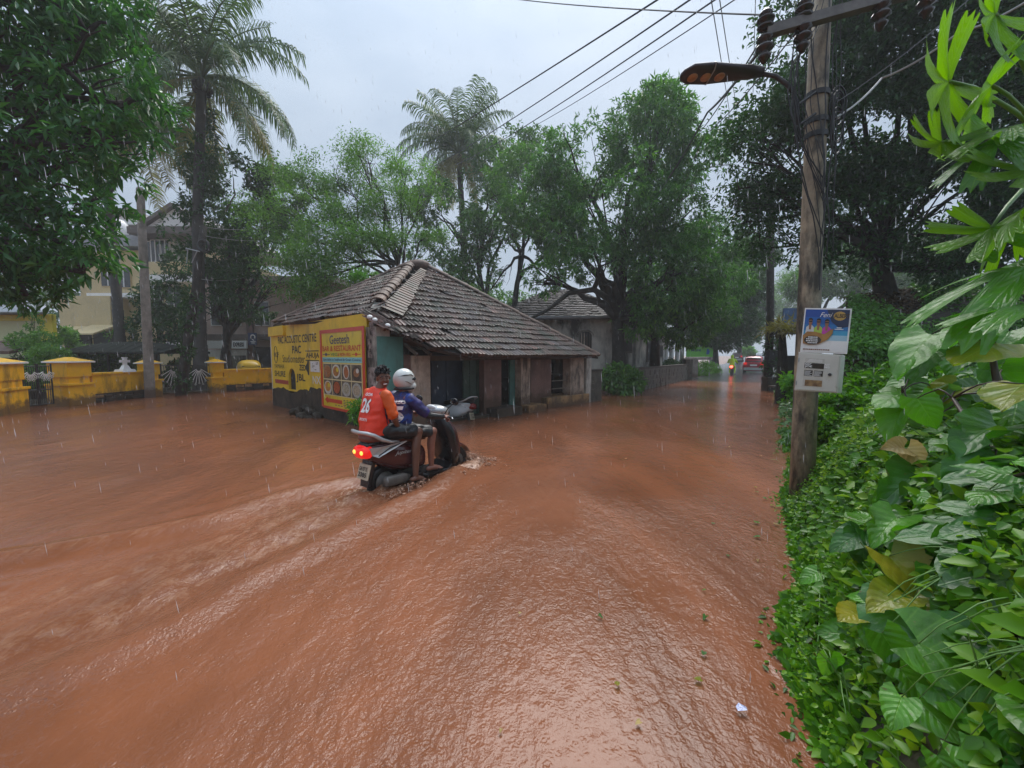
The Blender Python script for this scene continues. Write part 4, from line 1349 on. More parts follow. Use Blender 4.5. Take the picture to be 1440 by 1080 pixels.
# hip cover: rounded ridge tiles and the cemented strip beside them
def ridge_run(a, b, n, r, mat, name, up, ov=1.18, sq=0.7):
    a, b = Vector(a), Vector(b)
    d = (b - a).normalized()
    L_ = (b - a).length / n
    side = d.cross(up).normalized()
    u2 = side.cross(d).normalized()
    vs, fs = [], []
    for j, (y, k) in enumerate(((0, 1.0), (L_ * ov, 0.82))):
        for i in range(9):
            a_ = PI * i / 8
            vs.append((math.cos(a_) * r * k, y, math.sin(a_) * r * sq * k))
    for i in range(9):
        a_ = PI * i / 8
        vs.append((math.cos(a_) * r * .8, 0, math.sin(a_) * r * sq * .8))
    for i in range(8):
        fs += [(i, i + 1, 10 + i, 9 + i), (18 + i, 19 + i, i + 1, i)]
    me = MB().add(vs, fs).mesh(name); me.materials.append(mat)
    for i in range(n):
        p = a + d * (L_ * i) + u2 * rs.uniform(0, 0.02)
        Mx = Matrix(((side.x, d.x, u2.x, p.x), (side.y, d.y, u2.y, p.y), (side.z, d.z, u2.z, p.z), (0, 0, 0, 1)))
        o = bpy.data.objects.new(name, me); col.objects.link(o); o.parent = roof
        WM[o] = Mx @ Matrix.Rotation(rs.gauss(0, .03), 4, 'Z'); o.matrix_local = hinv @ WM[o]
hm = (nR + nL).normalized()
ridge_run(at(531, 427, 9.0) + hm * 0.03, apx + hm * 0.05 - Vector((0, 0, .05)), 13, 0.17, MAT['ridge'], 'ridge_tile', hm)
ridge_run(Rpoly[-1] + Vector((0, 0, .02)), apx2 + Vector((0, 0, 0.05)), 17, 0.14, MAT['ridge'], 'ridge_tile', UP)
ridge_run(Lpoly[1] + Vector((0, 0, .02)), apx + Vector((0, 0, 0.04)), 12, 0.13, MAT['ridge'], 'ridge_tile', UP)
m = MB(); m.ellip((apx + apx2) / 2 + Vector((0, 0, .02)), (0.38, 0.28, 0.2), None, 12, 7); m.build('peak_mortar', MAT['ridge'], roof, True)
# flat tiles laid beside the hip
h0 = onpl(534, 437, apx2, nR) + nR * 0.09
h1 = onpl(590, 380, apx2, nR) + nR * 0.07
dd = (h1 - h0); Ls = dd.length; dd.normalize(); sd_ = dd.cross(nR).normalized()
if sd_.x < 0: sd_ = -sd_
for i in range(24):
    m = MB()
    p = h0 + dd * (Ls * i / 24)
    q = p + dd * (Ls / 24 * 1.3)
    wdt = 0.50 - 0.0125 * i + rs.uniform(-.02, .02)
    m.hexa([p - nR * .0, p + sd_ * wdt, q + sd_ * wdt - nR * .02, q - nR * .02, p + nR * .022, p + sd_ * wdt + nR * .02, q + sd_ * wdt + nR * .0, q + nR * .0])
    m.build('flat_tile', MAT['tile'], roof)
m = MB()                                       # upturned white hip stop at the low end
m.hexa([at(521, 436, 8.72), at(533, 438, 8.72), at(541, 432, 9.0), at(527, 427, 9.0), at(521, 433, 8.72), at(533, 434, 8.72), at(541, 427, 9.0), at(527, 424, 9.0)])
m.build('hip_stop', MAT['oldwhite'], roof)
for (x0, y0, x1, y1) in ((527, 449, 560, 462), (535, 456, 583, 470), (545, 463, 606, 484)):  # broken loose courses at the corner
    for k in range(6):
        px, py = x0 + (x1 - x0) * k / 6, y0 + (y1 - y0) * k / 6
        p = onpl(px, py, apx2, nR) - nR * 0.02
        o = bpy.data.objects.new('loose_tile', tm2 if k % 3 == 0 else tm_); col.objects.link(o); o.parent = roof
        h = UP.cross(nR).normalized(); s = nR.cross(h)
        if s.z < 0: s = -s; h = -h
        WM[o] = Matrix.Translation(p) @ Matrix(((h.x, s.x, nR.x, 0), (h.y, s.y, nR.y, 0), (h.z, s.z, nR.z, 0), (0, 0, 0, 1))) @ Matrix.Rotation(0.35 + rs.gauss(0, .12), 4, 'Z') @ Matrix.Rotation(rs.gauss(.05, .06), 4, 'X')
        o.matrix_local = hinv @ WM[o]
m = MB()
for (px, py) in ((520, 446), (527, 450), (545, 458)):
    m.ellip(at(px, py, 8.3), (.06, .06, .05), None, 8, 6); m.tube([at(px, py, 8.3), at(px, py + 3, 8.5)], .018, 5)
m.build('porcelain_bracket', MAT['white'], house)
# ------------------------------------------------------------------ left: yellow compound wall, gates, shed, far buildings
YW = [gp(*q) for q in ((-40, 592), (43, 577), (82, 573), (132, 567), (228, 556), (300, 552), (386, 546.5))]
def seg(i, j):
    d = (YW[j] - YW[i]); L_ = d.length; d.normalize()
    n = Vector((d.y, -d.x, 0))
    if n.dot(-YW[i]) < 0: n = -n
    return YW[i], d, n, L_
def gatepost(label, P, d, n, w, h, dep=0.62):
    t = thing('gate_pillar', label, 'pillar', (P.x, P.y, 0), 0, 'yellow gate pillars')
    m = MB(); wbox(m, P, d, n, -0.06, w + 0.06, -0.4, h * 0.42, -dep - .05, 0.06); m.build('plinth', MAT['ycomp'], t, bevel=.015)
    m = MB(); wbox(m, P, d, n, -0.1, w + 0.1, h * 0.42, h * 0.47, -dep - .09, 0.10); m.build('band', MAT['ycomp'], t, bevel=.01)
    m = MB(); wbox(m, P, d, n, 0.03, w - 0.03, h * 0.47, h * 0.6, -dep, 0.0); m.build('waist', MAT['ycomp'], t, bevel=.01)
    m = MB(); wbox(m, P, d, n, -.02, w + .02, h * 0.6, h * 0.9, -dep - .03, 0.03); m.build('shaft', MAT['ycomp'], t, bevel=.01)
    m = MB(); wbox(m, P, d, n, -0.1, w + 0.1, h * 0.9, h * 0.935, -dep - .1, 0.1); m.build('cap_edge', MAT['white'], t, bevel=.01)
    m = MB()
    b = [wpt(P, d, n, tt, o, h * .935) for tt, o in ((-.08, -dep - .08), (w + .08, -dep - .08), (w + .08, .08), (-.08, .08))]
    c = [wpt(P, d, n, w / 2 + a_, -dep / 2 + b_, h * 1.02) for a_, b_ in ((-.06, -.06), (.06, -.06), (.06, .06), (-.06, .06))]
    m.hexa(b + c); m.build('cap', MAT['ycomp'], t)
    return t
def gate(label, P, d, n, L_, h, bars):
    t = thing('iron_gate', label, 'gate', (P.x, P.y, 0), 0, 'black iron gates in the yellow wall')
    q = lambda tt, z, o=-0.25: wpt(P, d, n, tt, o, z)
    for s in (0, 1):
        a0, a1 = (0.04, L_ / 2 - .02) if s == 0 else (L_ / 2 + .02, L_ - .04)
        m = MB()
        m.tube([q(a0, 0.1), q(a0, h)], .022, 6).tube([q(a1, .1), q(a1, h)], .022, 6)
        for z in (0.12, h * .42, h * .95): m.tube([q(a0, z), q(a1, z)], .018, 6)
        m.build('frame', MAT['iron'], t)
        for k in range(1, bars):
            x = a0 + (a1 - a0) * k / bars
            m = MB(); m.tube([q(x, .1), q(x, h * .95)], .010, 5); m.build('bar', MAT['iron'], t)
        cx = (a0 + a1) / 2
        for k in range(9):
            an = R(205 + k * 16.2)
            r0, r1 = 0.08, min(0.42, (a1 - a0) * .5) * (1 + .12 * (k % 2))
            m = MB()
            z0 = h * .86
            pts = [q(cx + math.cos(an) * r, z0 + math.sin(an) * r * 1.6, -0.2) for r in (r0, r1)]
            m.tube(pts, .013, 6)
            m.torus(q(cx + math.cos(an) * (r1 + .03), z0 + math.sin(an) * (r1 + .02) * 1.6, -0.2), .03, .008, None, 10, 4)
            m.build('sunburst_ray', MAT['white'], t)
    return t
P, d, n, L_ = seg(0, 1)
gatepost('yellow gate pillar at the far left edge, beside the narrow gate', P + d * (L_ - 1.1), d, n, 0.9, 1.52, .6)
P, d, n, L_ = seg(1, 2)
gate('narrow black iron gate with white sunbursts between the two big yellow pillars', P, d, n, L_ + .1, 1.35, 6)
P, d, n, L_ = seg(2, 3)
gatepost('broad yellow gate pillar right of the narrow gate, at the end of the wall with the cross', P + d * (L_ * .30), d, n, L_ * .66, 1.52, .55)
def cwall(label, i, j, s0, s1, top):
    P, d, n, L_ = seg(i, j)
    t = thing('compound_wall', label, 'wall', (P.x, P.y, 0), 0, 'yellow compound walls')
    m = MB(); wbox(m, P, d, n, s0, L_ - s1, 0.30, top - .08, -.24, 0); m.build('wall_body', MAT['ycomp'], t, bevel=.01)
    m = MB(); wbox(m, P, d, n, s0 - .02, L_ - s1 + .02, top - .08, top, -.28, .04); m.build('coping', MAT['ycomp'], t, bevel=.015)
    m = MB(); wbox(m, P, d, n, s0, L_ - s1, -.4, .30, -.26, -.02); m.build('stone_footing', MAT['grime'], t)
    rq = random.Random(i)
    k = s0 + .02
    while k < L_ - s1 - .4:
        w = rq.uniform(.25, .42)
        for z in (0.02, .16):
            m = MB(); wbox(m, P, d, n, k + rq.uniform(0, .05), k + w, z, z + rq.uniform(.10, .13), -.05, rq.uniform(.0, .03)); m.build('footing_stone', MAT['ochre'] if rq.random() < .4 else MAT['grime'], t, bevel=.02)
        k += w + .03
    return t
cwall('yellow compound wall with a white cross standing on its top', 3, 4, .02, 0.55, 1.02)
P, d, n, L_ = seg(3, 4)
pc = onpl(176, 523, P - n * .12, n)
t = thing('stone_cross', 'small white cross on a flared base on top of the yellow wall', 'cross', (pc.x, pc.y, 1.02))
tc_ = (pc - P).dot(d)
def cq(a_, z, o): return wpt(P, d, n, tc_ + a_, o, z)
m = MB(); m.hexa([cq(-.26, 1.0, -.3), cq(.26, 1.0, -.3), cq(.26, 1.0, .06), cq(-.26, 1.0, .06), cq(-.24, 1.10, -.26), cq(.24, 1.10, -.26), cq(.24, 1.1, .02), cq(-.24, 1.1, .02)]); m.build('base', MAT['white'], t)
m = MB(); m.hexa([cq(-.15, 1.1, -.19), cq(.15, 1.1, -.19), cq(.15, 1.1, -.03), cq(-.15, 1.1, -.03), cq(-.07, 1.25, -.16), cq(.07, 1.25, -.16), cq(.07, 1.25, -.06), cq(-.07, 1.25, -.06)]); m.build('flare', MAT['white'], t)
m = MB()
for s in ((-.055, .055, 1.25, 1.52), (-.17, -.055, 1.35, 1.44), (.055, .17, 1.35, 1.44), (-.08, .08, 1.5, 1.54)): m.hexa([cq(x, z, o) for z in s[2:] for x, o in ((s[0], -.15), (s[1], -.15), (s[1], -.07), (s[0], -.07))])
m.build('cross_arms', MAT['white'], t)
P, d, n, L_ = seg(3, 4)
gatepost('slim yellow gate pillar behind the concrete pole, left of the wide gate', P + d * (L_ - .5), d, n, .42, 1.42, .42)
P, d, n, L_ = seg(4, 5)
gate('wide black iron gate with white sunbursts behind the leaning pole', P, d, n, L_, 1.25, 9)
P, d, n, L_ = seg(5, 6)
gatepost('slim yellow gate pillar right of the wide gate', P, d, n, .42, 1.42, .42)
cwall('yellow compound wall running up to the painted house', 5, 6, .44, -.2, 1.0)

# concrete pole and the leaning creeper-wrapped pole
b = gp(211, 559); tp = at(197, 266, b.y)
t = thing('concrete_pole', 'tapered square concrete pole standing before the yellow wall', 'pole', tuple(b))
m = MB(); m.tube([b - UP * .4, tp], [.22, .16], 4); m.build('shaft', MAT['concrete'], t)
m = MB(); m.tube([tp - UP * .02, tp + UP * .06], [.14, .10], 4); m.build('cap', MAT['concrete'], t)
b = gp(253, 556); tp = at(287, 318, b.y + .6)
t = thing('leaning_pole', 'leaning wooden pole wrapped in dark creeper before the wide gate', 'pole', tuple(b))
m = MB(); m.tube(bez(b - UP * .3, tp, 0, 8, .04), [.2, .19, .18, .17, .16, .15, .14, .13, .12], 8); m.build('shaft', MAT['bark'], t, True)
m = MB()
c = at(272, 352, b.y + .3)
m.tube([c + V(-.3, 0, .08), c + V(.25, 0, -.05)], .022, 6).tube([c + V(-.22, 0, .05), c + V(-.3, 0, -.5)], .02, 6).tube([c + V(.15, 0, -.03), c + V(-.1, 0, -.5)], .02, 6)
m.build('bracket', MAT['steel'], t)
m = MB(); m.torus(at(286, 345, b.y + .3), .22, .035, None, 18, 6); m.torus(at(289, 349, b.y + .35), .17, .03, None, 18, 6); m.build('cable_coil', MAT['cable'], t)
lob = [(b.lerp(tp, k), .28, .28, .5) for k in (.08, .25, .42, .55)]
crown('creeper', MAT['f_dark'], t, lob, 260, 4, .14, .55, 5, gap=-.6)

# dark curved shelter roof on thin posts behind the wall
t0 = at(160, 497, 17.5)
t = thing('shelter', 'dark corrugated shelter roof on thin posts behind the yellow wall', 'shelter', (t0.x, t0.y, 0.05))
x0, x1 = at(84, 497, 17.5).x, at(236, 495, 17.5).x
zt, ze = at(150, 480, 17.5).z, at(90, 494, 17.5).z
for k in range(12):
    m = MB()
    u0, u1 = k / 12, (k + 1) / 12
    f_ = lambda u: ze + (zt - ze) * math.sin(PI * min(1, max(0, (u * .92 + .05)))) ** .7
    a0, a1 = x0 + (x1 - x0) * u0, x0 + (x1 - x0) * (u1 - .008)
    g_ = lambda u: ze + (zt - ze) * 1.05 * math.sin(PI * min(1, max(0, u * .8 + .1))) ** .6
    m.hexa([(a0, 17.2, ze - .12), (a1, 17.2, ze - .12), (a1, 18.4, g_(u1) - .08), (a0, 18.4, g_(u0) - .08), (a0, 17.2, ze - .05), (a1, 17.2, ze - .05), (a1, 18.4, g_(u1)), (a0, 18.4, g_(u0))])
    m.hexa([(a0, 18.41, g_(u0) - .08), (a1, 18.41, g_(u1) - .08), (a1, 20.0, ze - .1), (a0, 20.0, ze - .1), (a0, 18.41, g_(u0)), (a1, 18.41, g_(u1)), (a1, 20.0, ze), (a0, 20.0, ze)])
    m.build('roof_sheet', MAT['blacksheet'], t)
for x in (x0 + .7, x0 + 2.0, x0 + 3.6, x1 - .5):
    m = MB(); m.tube([(x, 17.6, 0), (x, 17.6, ze + .1)], .045, 6); m.build('post', MAT['iron'], t)

# pale green house at the far left
hb_ = at(79, 500, 15.5)
t = thing('pale_green_house', 'pale green single-storey house with lemon corner strip and grey roof', 'house', (hb_.x, 15.5, 0.05))
xr = hb_.x; zt = at(78, 442, 15.5).z
def ghx(x0, x1, y0, y1, z0, z1, bk):
    m = MB()
    k = y1 / y0
    m.hexa([(x0, y0, z0), (x1, y0, z0), (x1 * (k if bk else 1), y1, z0), (x0, y1, z0), (x0, y0, z1), (x1, y0, z1), (x1 * (k if bk else 1), y1, z1), (x0, y1, z1)])
    return m
ghx(xr - 9.5, xr - .5, 15.5, 21, 0, zt, True).build('wall', MAT['palegreen'], t)
ghx(xr - .5, xr, 15.46, 15.6, 0, zt, False).build('corner_strip', MAT['limeyellow'], t)
m = MB(); m.box((xr - 4.7, 15.47, zt - .14), (9.4, .06, .22)); m.build('frieze', MAT['limeyellow'], t)
m = MB()
m.hexa([(xr - 10, 15.0, zt + .02), (xr + .3, 15.0, zt + .02), ((xr + .3) * 1.38, 21.3, zt + .02), (xr - 15, 21.3, zt + .02), (xr - 12, 17.5, zt + .9), (xr - 5.2, 17.5, zt + .9), (xr - 6.2, 19.2, zt + .9), (xr - 13, 19.2, zt + .9)])
m.build('roof', MAT['roofgrey'], t)
m = MB(); m.tube([(xr - 10, 14.95, zt + .02), (xr + .4, 14.95, zt + .02)], .06, 6); m.build('gutter', MAT['steel'], t)
lp = at(8, 494, 13.8)
m = MB(); m.hexa([lp + V(-1.5, -.5, -.1), lp + V(.75, -.5, -.1), lp + V(.75, .9, .3), lp + V(-1.5, .9, .3), lp + V(-1.5, -.5, 0), lp + V(.75, -.5, 0), lp + V(.75, .9, .4), lp + V(-1.5, .9, .4)])
c_ = thing('shed_roof', 'mossy brown tiled lean-to roof before the pale green house', 'roof', tuple(lp))
m.build('roof_slope', MAT['ridge'], c_)
m = MB(); m.box((lp.x - .4, lp.y + .3, lp.z / 2 - .15), (1.9, .9, lp.z - .15)); m.build('shed_wall', MAT['grime'], c_)

# apartment block behind the palms
YB = 30.0
def bx_(mb, px0, px1, py0, py1, y0, y1):        # block whose front face (at y0) covers this part of the view
    x0, x1 = at(px0, 500, y0).x, at(px1, 500, y0).x
    z0, z1 = at(600, py1, y0).z, at(600, py0, y0).z
    mb.box(((x0 + x1) / 2, (y0 + y1) / 2, (z0 + z1) / 2), (x1 - x0, y1 - y0, z1 - z0))
    return mb
ab = at(230, 500, YB)
apt = thing('apartment_block', 'beige three-storey apartment block with gabled brown roof behind the palms', 'building', (ab.x, YB, 0.05))
def apart(name, mat, px0, px1, py0, py1, y0, y1, parent=None):
    m = MB(); bx_(m, px0, px1, py0, py1, y0, y1); return m.build(name, MAT[mat], parent or apt)
apart('wall', 'beige', 130, 300, 352, 525, YB, YB + 9)
apart('side_wing', 'beige', 88, 160, 416, 525, YB - 1.5, YB + 6)
apart('side_wing_floor', 'beige', 120, 196, 352, 416, YB + .2, YB + 6)
apart('balcony_slab', 'white', 128, 200, 412, 418, YB - 1.2, YB)
apart('balcony_slab', 'white', 204, 300, 386, 396, YB - 1.4, YB)
apart('balcony_parapet', 'beige', 204, 262, 368, 386, YB - 1.4, YB - 1.2)
apart('balcony_slab', 'beige', 206, 300, 440, 450, YB - 1.4, YB)
apart('upper_wall', 'oldwhite', 206, 262, 322, 386, YB - .2, YB + 8)
apart('cornice', 'roofbrown', 190, 300, 318, 328, YB - 1.6, YB + 8.5)
for w in ((211, 220, 340, 372), (222, 233, 338, 374), (236, 246, 338, 376), (150, 168, 372, 402), (172, 190, 376, 404), (212, 232, 402, 436), (240, 258, 402, 436), (140, 156, 428, 448)):
    yy = YB - .2 if w[0] > 200 and w[2] < 385 else YB
    f_ = apart('window', 'beige' if w[0] < 200 else 'white', w[0] - 1, w[1] + 1, w[2] - 1, w[3] + 1, yy - .08, yy + .1)
    apart('pane', 'glass', w[0], w[1], w[2], w[3], yy - .1, yy - .081, f_)
    m = MB(); xm = at((w[0] + w[1]) / 2, 500, yy - .13).x
    m.box((xm, yy - .12, (at(600, w[2], yy).z + at(600, w[3], yy).z) / 2), (.06, .04, at(600, w[2], yy).z - at(600, w[3], yy).z)); m.build('mullion', MAT['white'], f_)
apart('shop_opening', 'dark', 92, 130, 468, 525, YB - 1.56, YB - 1.5)
apart('shop_opening', 'dark', 133, 166, 466, 525, YB - 1.56, YB - 1.5)
for (a_, b_, c_, d_) in ((86, 116, 458, 470), (122, 158, 456, 470)):
    m = MB(); x0, x1 = at(a_, 500, YB - 2).x, at(b_, 500, YB - 2).x; z0, z1 = at(600, d_, YB - 2).z, at(600, c_, YB - 2).z
    m.hexa([(x0, YB - 3.2, z0 - .1), (x1, YB - 3.2, z0 - .1), (x1, YB - 1.5, z1 - .1), (x0, YB - 1.5, z1 - .1), (x0, YB - 3.2, z0), (x1, YB - 3.2, z0), (x1, YB - 1.5, z1), (x0, YB - 1.5, z1)]); m.build('awning', MAT['beige'], apt)
def gable(name, px0, px1, pxm, pye, pyt, y0, y1, mat):
    m = MB(); x0, x1, xm = at(px0, 500, y0).x, at(px1, 500, y0).x, at(pxm, 500, y0).x
    ze, zt = at(600, pye, y0).z, at(600, pyt, y0).z
    m.prism([(x0, y0, ze), (xm, y0, zt), (x1, y0, ze), (x1, y0, ze - .3), (xm, y0, zt - .3), (x0, y0, ze - .3)], (0, y1 - y0, 0)); m.build(name, MAT[mat], apt)
    m = MB(); m.prism([(x0 + .4, y0 + .3, ze - .1), (xm, y0 + .3, zt - .35), (x1 - .4, y0 + .3, ze - .1)], (0, .2, 0)); m.build('gable_wall', MAT['white'], apt)
gable('gable_roof', 200, 300, 252, 318, 284, YB - 1.5, YB + 9, 'roofbrown')
gable('gable_roof', 150, 222, 190, 312, 290, YB + 3, YB + 14, 'roofbrown')
apart('flat_roof', 'roofgrey', 112, 206, 330, 346, YB - .6, YB + 7)
m = MB()
for i in range(3): m.ellip(at(140 + i * 14, 322, YB + 2), (.6, .6, .75), None, 10, 6)
m.build('roof_tank', MAT['white'], apt, True)
# shop building with pink wall, white sign band
sb = thing('shop_building', 'pinkish two-storey shop building with white fascia behind the right end of the yellow wall', 'building', (at(345, 500, 26).x, 26, 0.05))
def spart(name, mat, px0, px1, py0, py1, y0, y1, parent=None):
    m = MB(); bx_(m, px0, px1, py0, py1, y0, y1); return m.build(name, MAT[mat] if isinstance(mat, str) else mat, parent or sb)
spart('wall', 'pink', 285, 470, 395, 540, 26, 34)
spart('pier', 'brownwall', 348, 356, 396, 540, 25.8, 26)
spart('roof_slab', 'concrete', 280, 474, 388, 396, 25, 35)
spart('ledge', 'roofbrown', 285, 400, 470, 478, 25.2, 26)
spart('shopfront', 'white', 286, 347, 492, 540, 25.86, 26)
spart('shop_opening', 'dark', 357, 400, 488, 540, 25.86, 26)
spart('shop_opening', 'glass', 318, 345, 500, 540, 25.8, 25.859)
for w in ((300, 316), (322, 340), (362, 380)):
    f_ = spart('window', 'white', w[0] - 1, w[1] + 1, 424, 458, 25.9, 26); spart('pane', 'glass', w[0], w[1], 425, 457, 25.88, 25.899, f_)
fs_ = thing('shop_fascia', 'long white shop fascia with faded black lettering over the pink shop front', 'sign', (at(325, 480, 25).x, 25, 3))
spart('board', 'white', 234, 347, 479, 490, 25.0, 25.15, fs_)
def flat_text(body, px0, px1, py0, py1, y, mat, parent, bold=.02):
    m = MB(); a_ = at(px0, py1, y); b_ = at(px1, py1, y); c_ = at(px0, py0, y)
    put_text(m, body, a_, V(1, 0, 0), UP, (b_ - a_).length, (c_ - a_).z, bold); m.build('lettering', MAT[mat], parent)
flat_text('EXPRESS', 328, 343, 481.5, 487.5, 24.97, 'paint_black', fs_, .04)
bs_sign = thing('blue_shop_sign', 'small dark blue hanging sign with a white emblem', 'sign', (at(355, 476, 24.5).x, 24.5, 2.5))
spart('panel', 'signblue', 350, 361, 468, 485, 24.5, 24.6, bs_sign)
m = MB(); cc = at(355.5, 474, 24.45); m.torus(cc, .13, .03, None, 16, 5, 0, -.6, 3.8); m.tube([cc + V(-.05, 0, -.13), cc + V(.06, 0, -.2)], .03, 5); m.build('emblem', MAT['white'], bs_sign)
m = MB()
for k, z in enumerate((-.28, -.36)): m.box(cc + V(0, 0, z), (.3 - .1 * k, .02, .035))
m.build('small_lettering', MAT['white'], bs_sign)
m = MB(); m.tube([(cc.x, 24.55, 0), (cc.x, 24.55, 2.2)], .06, 6); m.build('post', MAT['iron'], bs_sign)
nb_ = thing('yellow_notice_board', 'small yellow notice board behind the wide gate', 'sign', (at(296, 508, 22).x, 22, 1))
spart('panel', 'autoyellow', 289, 301, 502, 513, 22, 22.06, nb_)
m = MB()
for x in (290, 300): q = at(x, 512, 22.03); m.tube([(q.x, 22.03, 0), (q.x, 22.03, q.z)], .03, 5)
m.build('legs', MAT['iron'], nb_)
# yellow three-wheeler behind the wall
ar = at(352, 540, 22.5)
AR = thing('auto_rickshaw', 'auto rickshaw with yellow canvas hood parked behind the yellow wall', 'auto rickshaw', (ar.x, ar.y, 0.0), R(-50))
AR.scale = (.82, .82, .86)
m = MB(); m.loft([(-1.15, 1.1, .52, .1), (-1.1, 1.12, .62, .3), (-.6, 1.15, .65, .42), (.2, 1.17, .65, .42), (.75, 1.1, .58, .3), (.9, 1.02, .5, .06)], 18); m.build('hood', MAT['autoyellow'], AR, True, False)
m = MB(); m.loft([(-1.15, .55, .55, .2), (-1.1, .5, .64, .32), (0, .42, .64, .22), (.8, .5, .45, .3), (1.2, .5, .22, .2)], 16); m.build('body', MAT['iron'], AR, True, False)
m = MB(); m.box((.82, 0, 1.0), (.05, 1.0, .4)); m.build('windscreen', MAT['glass'], AR, False, False)
for x, y in ((-.75, .5), (-.75, -.5), (1.05, 0)):
    m = MB(); m.torus((x, y, .23), .18, .06, None, 16, 6); m.build('wheel', MAT['rubber'], AR, True, False)
for q, lb in (((311, 510), 'white van parked behind the slim pillar right of the wide gate'), ):
    pass
# ------------------------------------------------------------------ second house, compound wall, sign, far road
H2 = gp(873, 546)
rdv = Vector((0.552, 0.834, 0))
rn_ = Vector((rdv.y, -rdv.x, 0))
h2 = thing('whitewashed_house', 'old stained whitewashed house with grey tile roof and pillared porch behind the big tree', 'house', tuple(H2))
zE = at(872, 444, H2.y).z
wl_ = at(700, 500, H2.y + 1.0).x
LV = Vector((-1, 0.10, 0)).normalized()
lv_n = Vector((LV.y, -LV.x, 0))
if lv_n.y > 0: lv_n = -lv_n
m = MB(); wbox(m, H2, LV, lv_n, 0.0, 6.2, -.2, zE, -.3, 0); m.build('front_wall', MAT['oldwhite'], h2)
L2 = 16.5
m = MB(); wbox(m, H2, rdv, rn_, 0.0, 9.0, -.2, zE - .15, -.3, 0); m.build('side_wall', MAT['oldwhite'], h2)
m = MB(); wbox(m, H2, rdv, rn_, 9.0, L2, -.2, zE - .8, -2.2, -1.9); m.build('porch_wall', MAT['oldwhite'], h2)
def h2t(px): return (onpl(px, 490, H2, rn_) - H2).dot(rdv)
def h2z(px, py): return onpl(px, py, H2, rn_).z
m = MB()                                        # arched window with bars
q0, q1 = (onpl(815, 480, H2, lv_n) - H2).dot(LV), (onpl(832, 480, H2, lv_n) - H2).dot(LV)
z0, z1 = at(820, 495, H2.y).z, at(820, 472, H2.y).z
qa, qb = min(q0, q1), max(q0, q1)
qm, qr = (qa + qb) / 2, (qb - qa) / 2
m.prism([wpt(H2, LV, lv_n, qa, .004, z0), wpt(H2, LV, lv_n, qb, .004, z0)] + [wpt(H2, LV, lv_n, qm + qr * math.cos(PI * k / 10), .004, z1 + qr * .7 * math.sin(PI * k / 10)) for k in range(11)], lv_n * .02)
aw = m.build('arched_window', MAT['dark'], h2)
for k in range(4):
    m = MB(); tt = qa + (qb - qa) * (k + .7) / 4.4
    wbox(m, H2, LV, lv_n, tt - .03, tt + .03, z0, z1 + .15, .03, .05); m.build('shutter_bar', MAT['pillar'] if k > 1 else MAT['wood'], aw)
m = MB()
pts = [wpt(H2, LV, lv_n, qm + (qr + .12) * math.cos(PI * k / 12), .03, z1 + (qr + .1) * .75 * math.sin(PI * k / 12)) for k in range(13)]
m.tube(pts, .06, 6); m.build('arch_hood', MAT['oldwhite'], aw)
for a_, b_, c_, d_ in ((876, 887, 481, 494), (910, 917, 483, 507), (927, 931, 487, 501)):
    t0, t1 = h2t(a_), h2t(b_); za, zb_ = h2z(a_, d_), h2z(a_, c_)
    m = MB(); wbox(m, H2, rdv, rn_, t0 - .08, t1 + .08, za - .08, zb_ + .08, .002, .05); f_ = m.build('window_frame' if a_ != 910 else 'door_frame', MAT['wood'], h2)
    m = MB(); wbox(m, H2, rdv, rn_, t0, t1, za, zb_, .051, .06); m.build('pane' if a_ != 910 else 'door_leaf', MAT['dark'], f_)
for px in (934, 940, 947.5, 955.5, 962):
    tt = h2t(px)
    m = MB(); c = wpt(H2, rdv, rn_, tt, -.15, 0)
    m.tube([c + UP * -.1, c + UP * .9, c + UP * .95, c + UP * (zE - .9)], [.24, .22, .17, .15], 10); m.build('porch_column', MAT['white'], h2)
m = MB(); wbox(m, H2, rdv, rn_, h2t(938), h2t(958), .3, 1.05, -.1, -.02); m.build('porch_parapet', MAT['white'], h2)
m = MB(); wbox(m, H2, rdv, rn_, h2t(940), h2t(957), .95, 1.1, -.18, .06); m.build('parapet_cap', MAT['brownwall'], h2)
# stepped tile roof: rows of overlapping tile courses
def course_roof(name, a0, a1, b0, b1, rows, cols, mat, parent):
    # a0-a1 eave edge, b0-b1 top edge
    m = MB()
    a0, a1, b0, b1 = map(Vector, (a0, a1, b0, b1))
    nn = (a1 - a0).cross(b0 - a0).normalized()
    if nn.z < 0: nn = -nn
    rq = random.Random(rows)
    for j in range(rows):
        u0, u1 = j / rows, (j + 1.25) / rows
        l0, r0 = a0.lerp(b0, u0), a1.lerp(b1, u0)
        l1, r1 = a0.lerp(b0, min(1, u1)), a1.lerp(b1, min(1, u1))
        for i in range(cols):
            p, q = l0.lerp(r0, i / cols), l0.lerp(r0, (i + .93) / cols)
            r_, s_ = l1.lerp(r1, (i + .93) / cols), l1.lerp(r1, i / cols)
            e = nn * (.07 + rq.uniform(-.015, .02))
            m.add([p, q, q + e, p + e, r_ + nn * .005, s_ + nn * .005], [(0, 1, 2, 3), (3, 2, 4, 5)])
    o = m.build(name, MAT[mat], parent)
    return tag(o, kind='stuff')
e0 = wpt(H2, LV, lv_n, -.5, .7, zE - .1)
e1_ = wpt(H2, LV, lv_n, 6.6, .7, zE - .1)
rp0 = at(806, 406, H2.y + 4.2); rp1 = at(770, 408, H2.y + 4.6)
m = MB()
m.prism([e0 - UP * .06, e1_ - UP * .06, rp1 - UP * .06, rp0 - UP * .06], (0, 0, -.06))
far_e = wpt(H2, rdv, rn_, 9.5, .6, zE - .35)
far_p = wpt(H2, rdv, rn_, 9.5, -4.2, rp0.z - .3)
m.prism([e0 - UP * .06, far_e - UP * .06, far_p - UP * .06, rp0 - UP * .06], (0, 0, -.06))
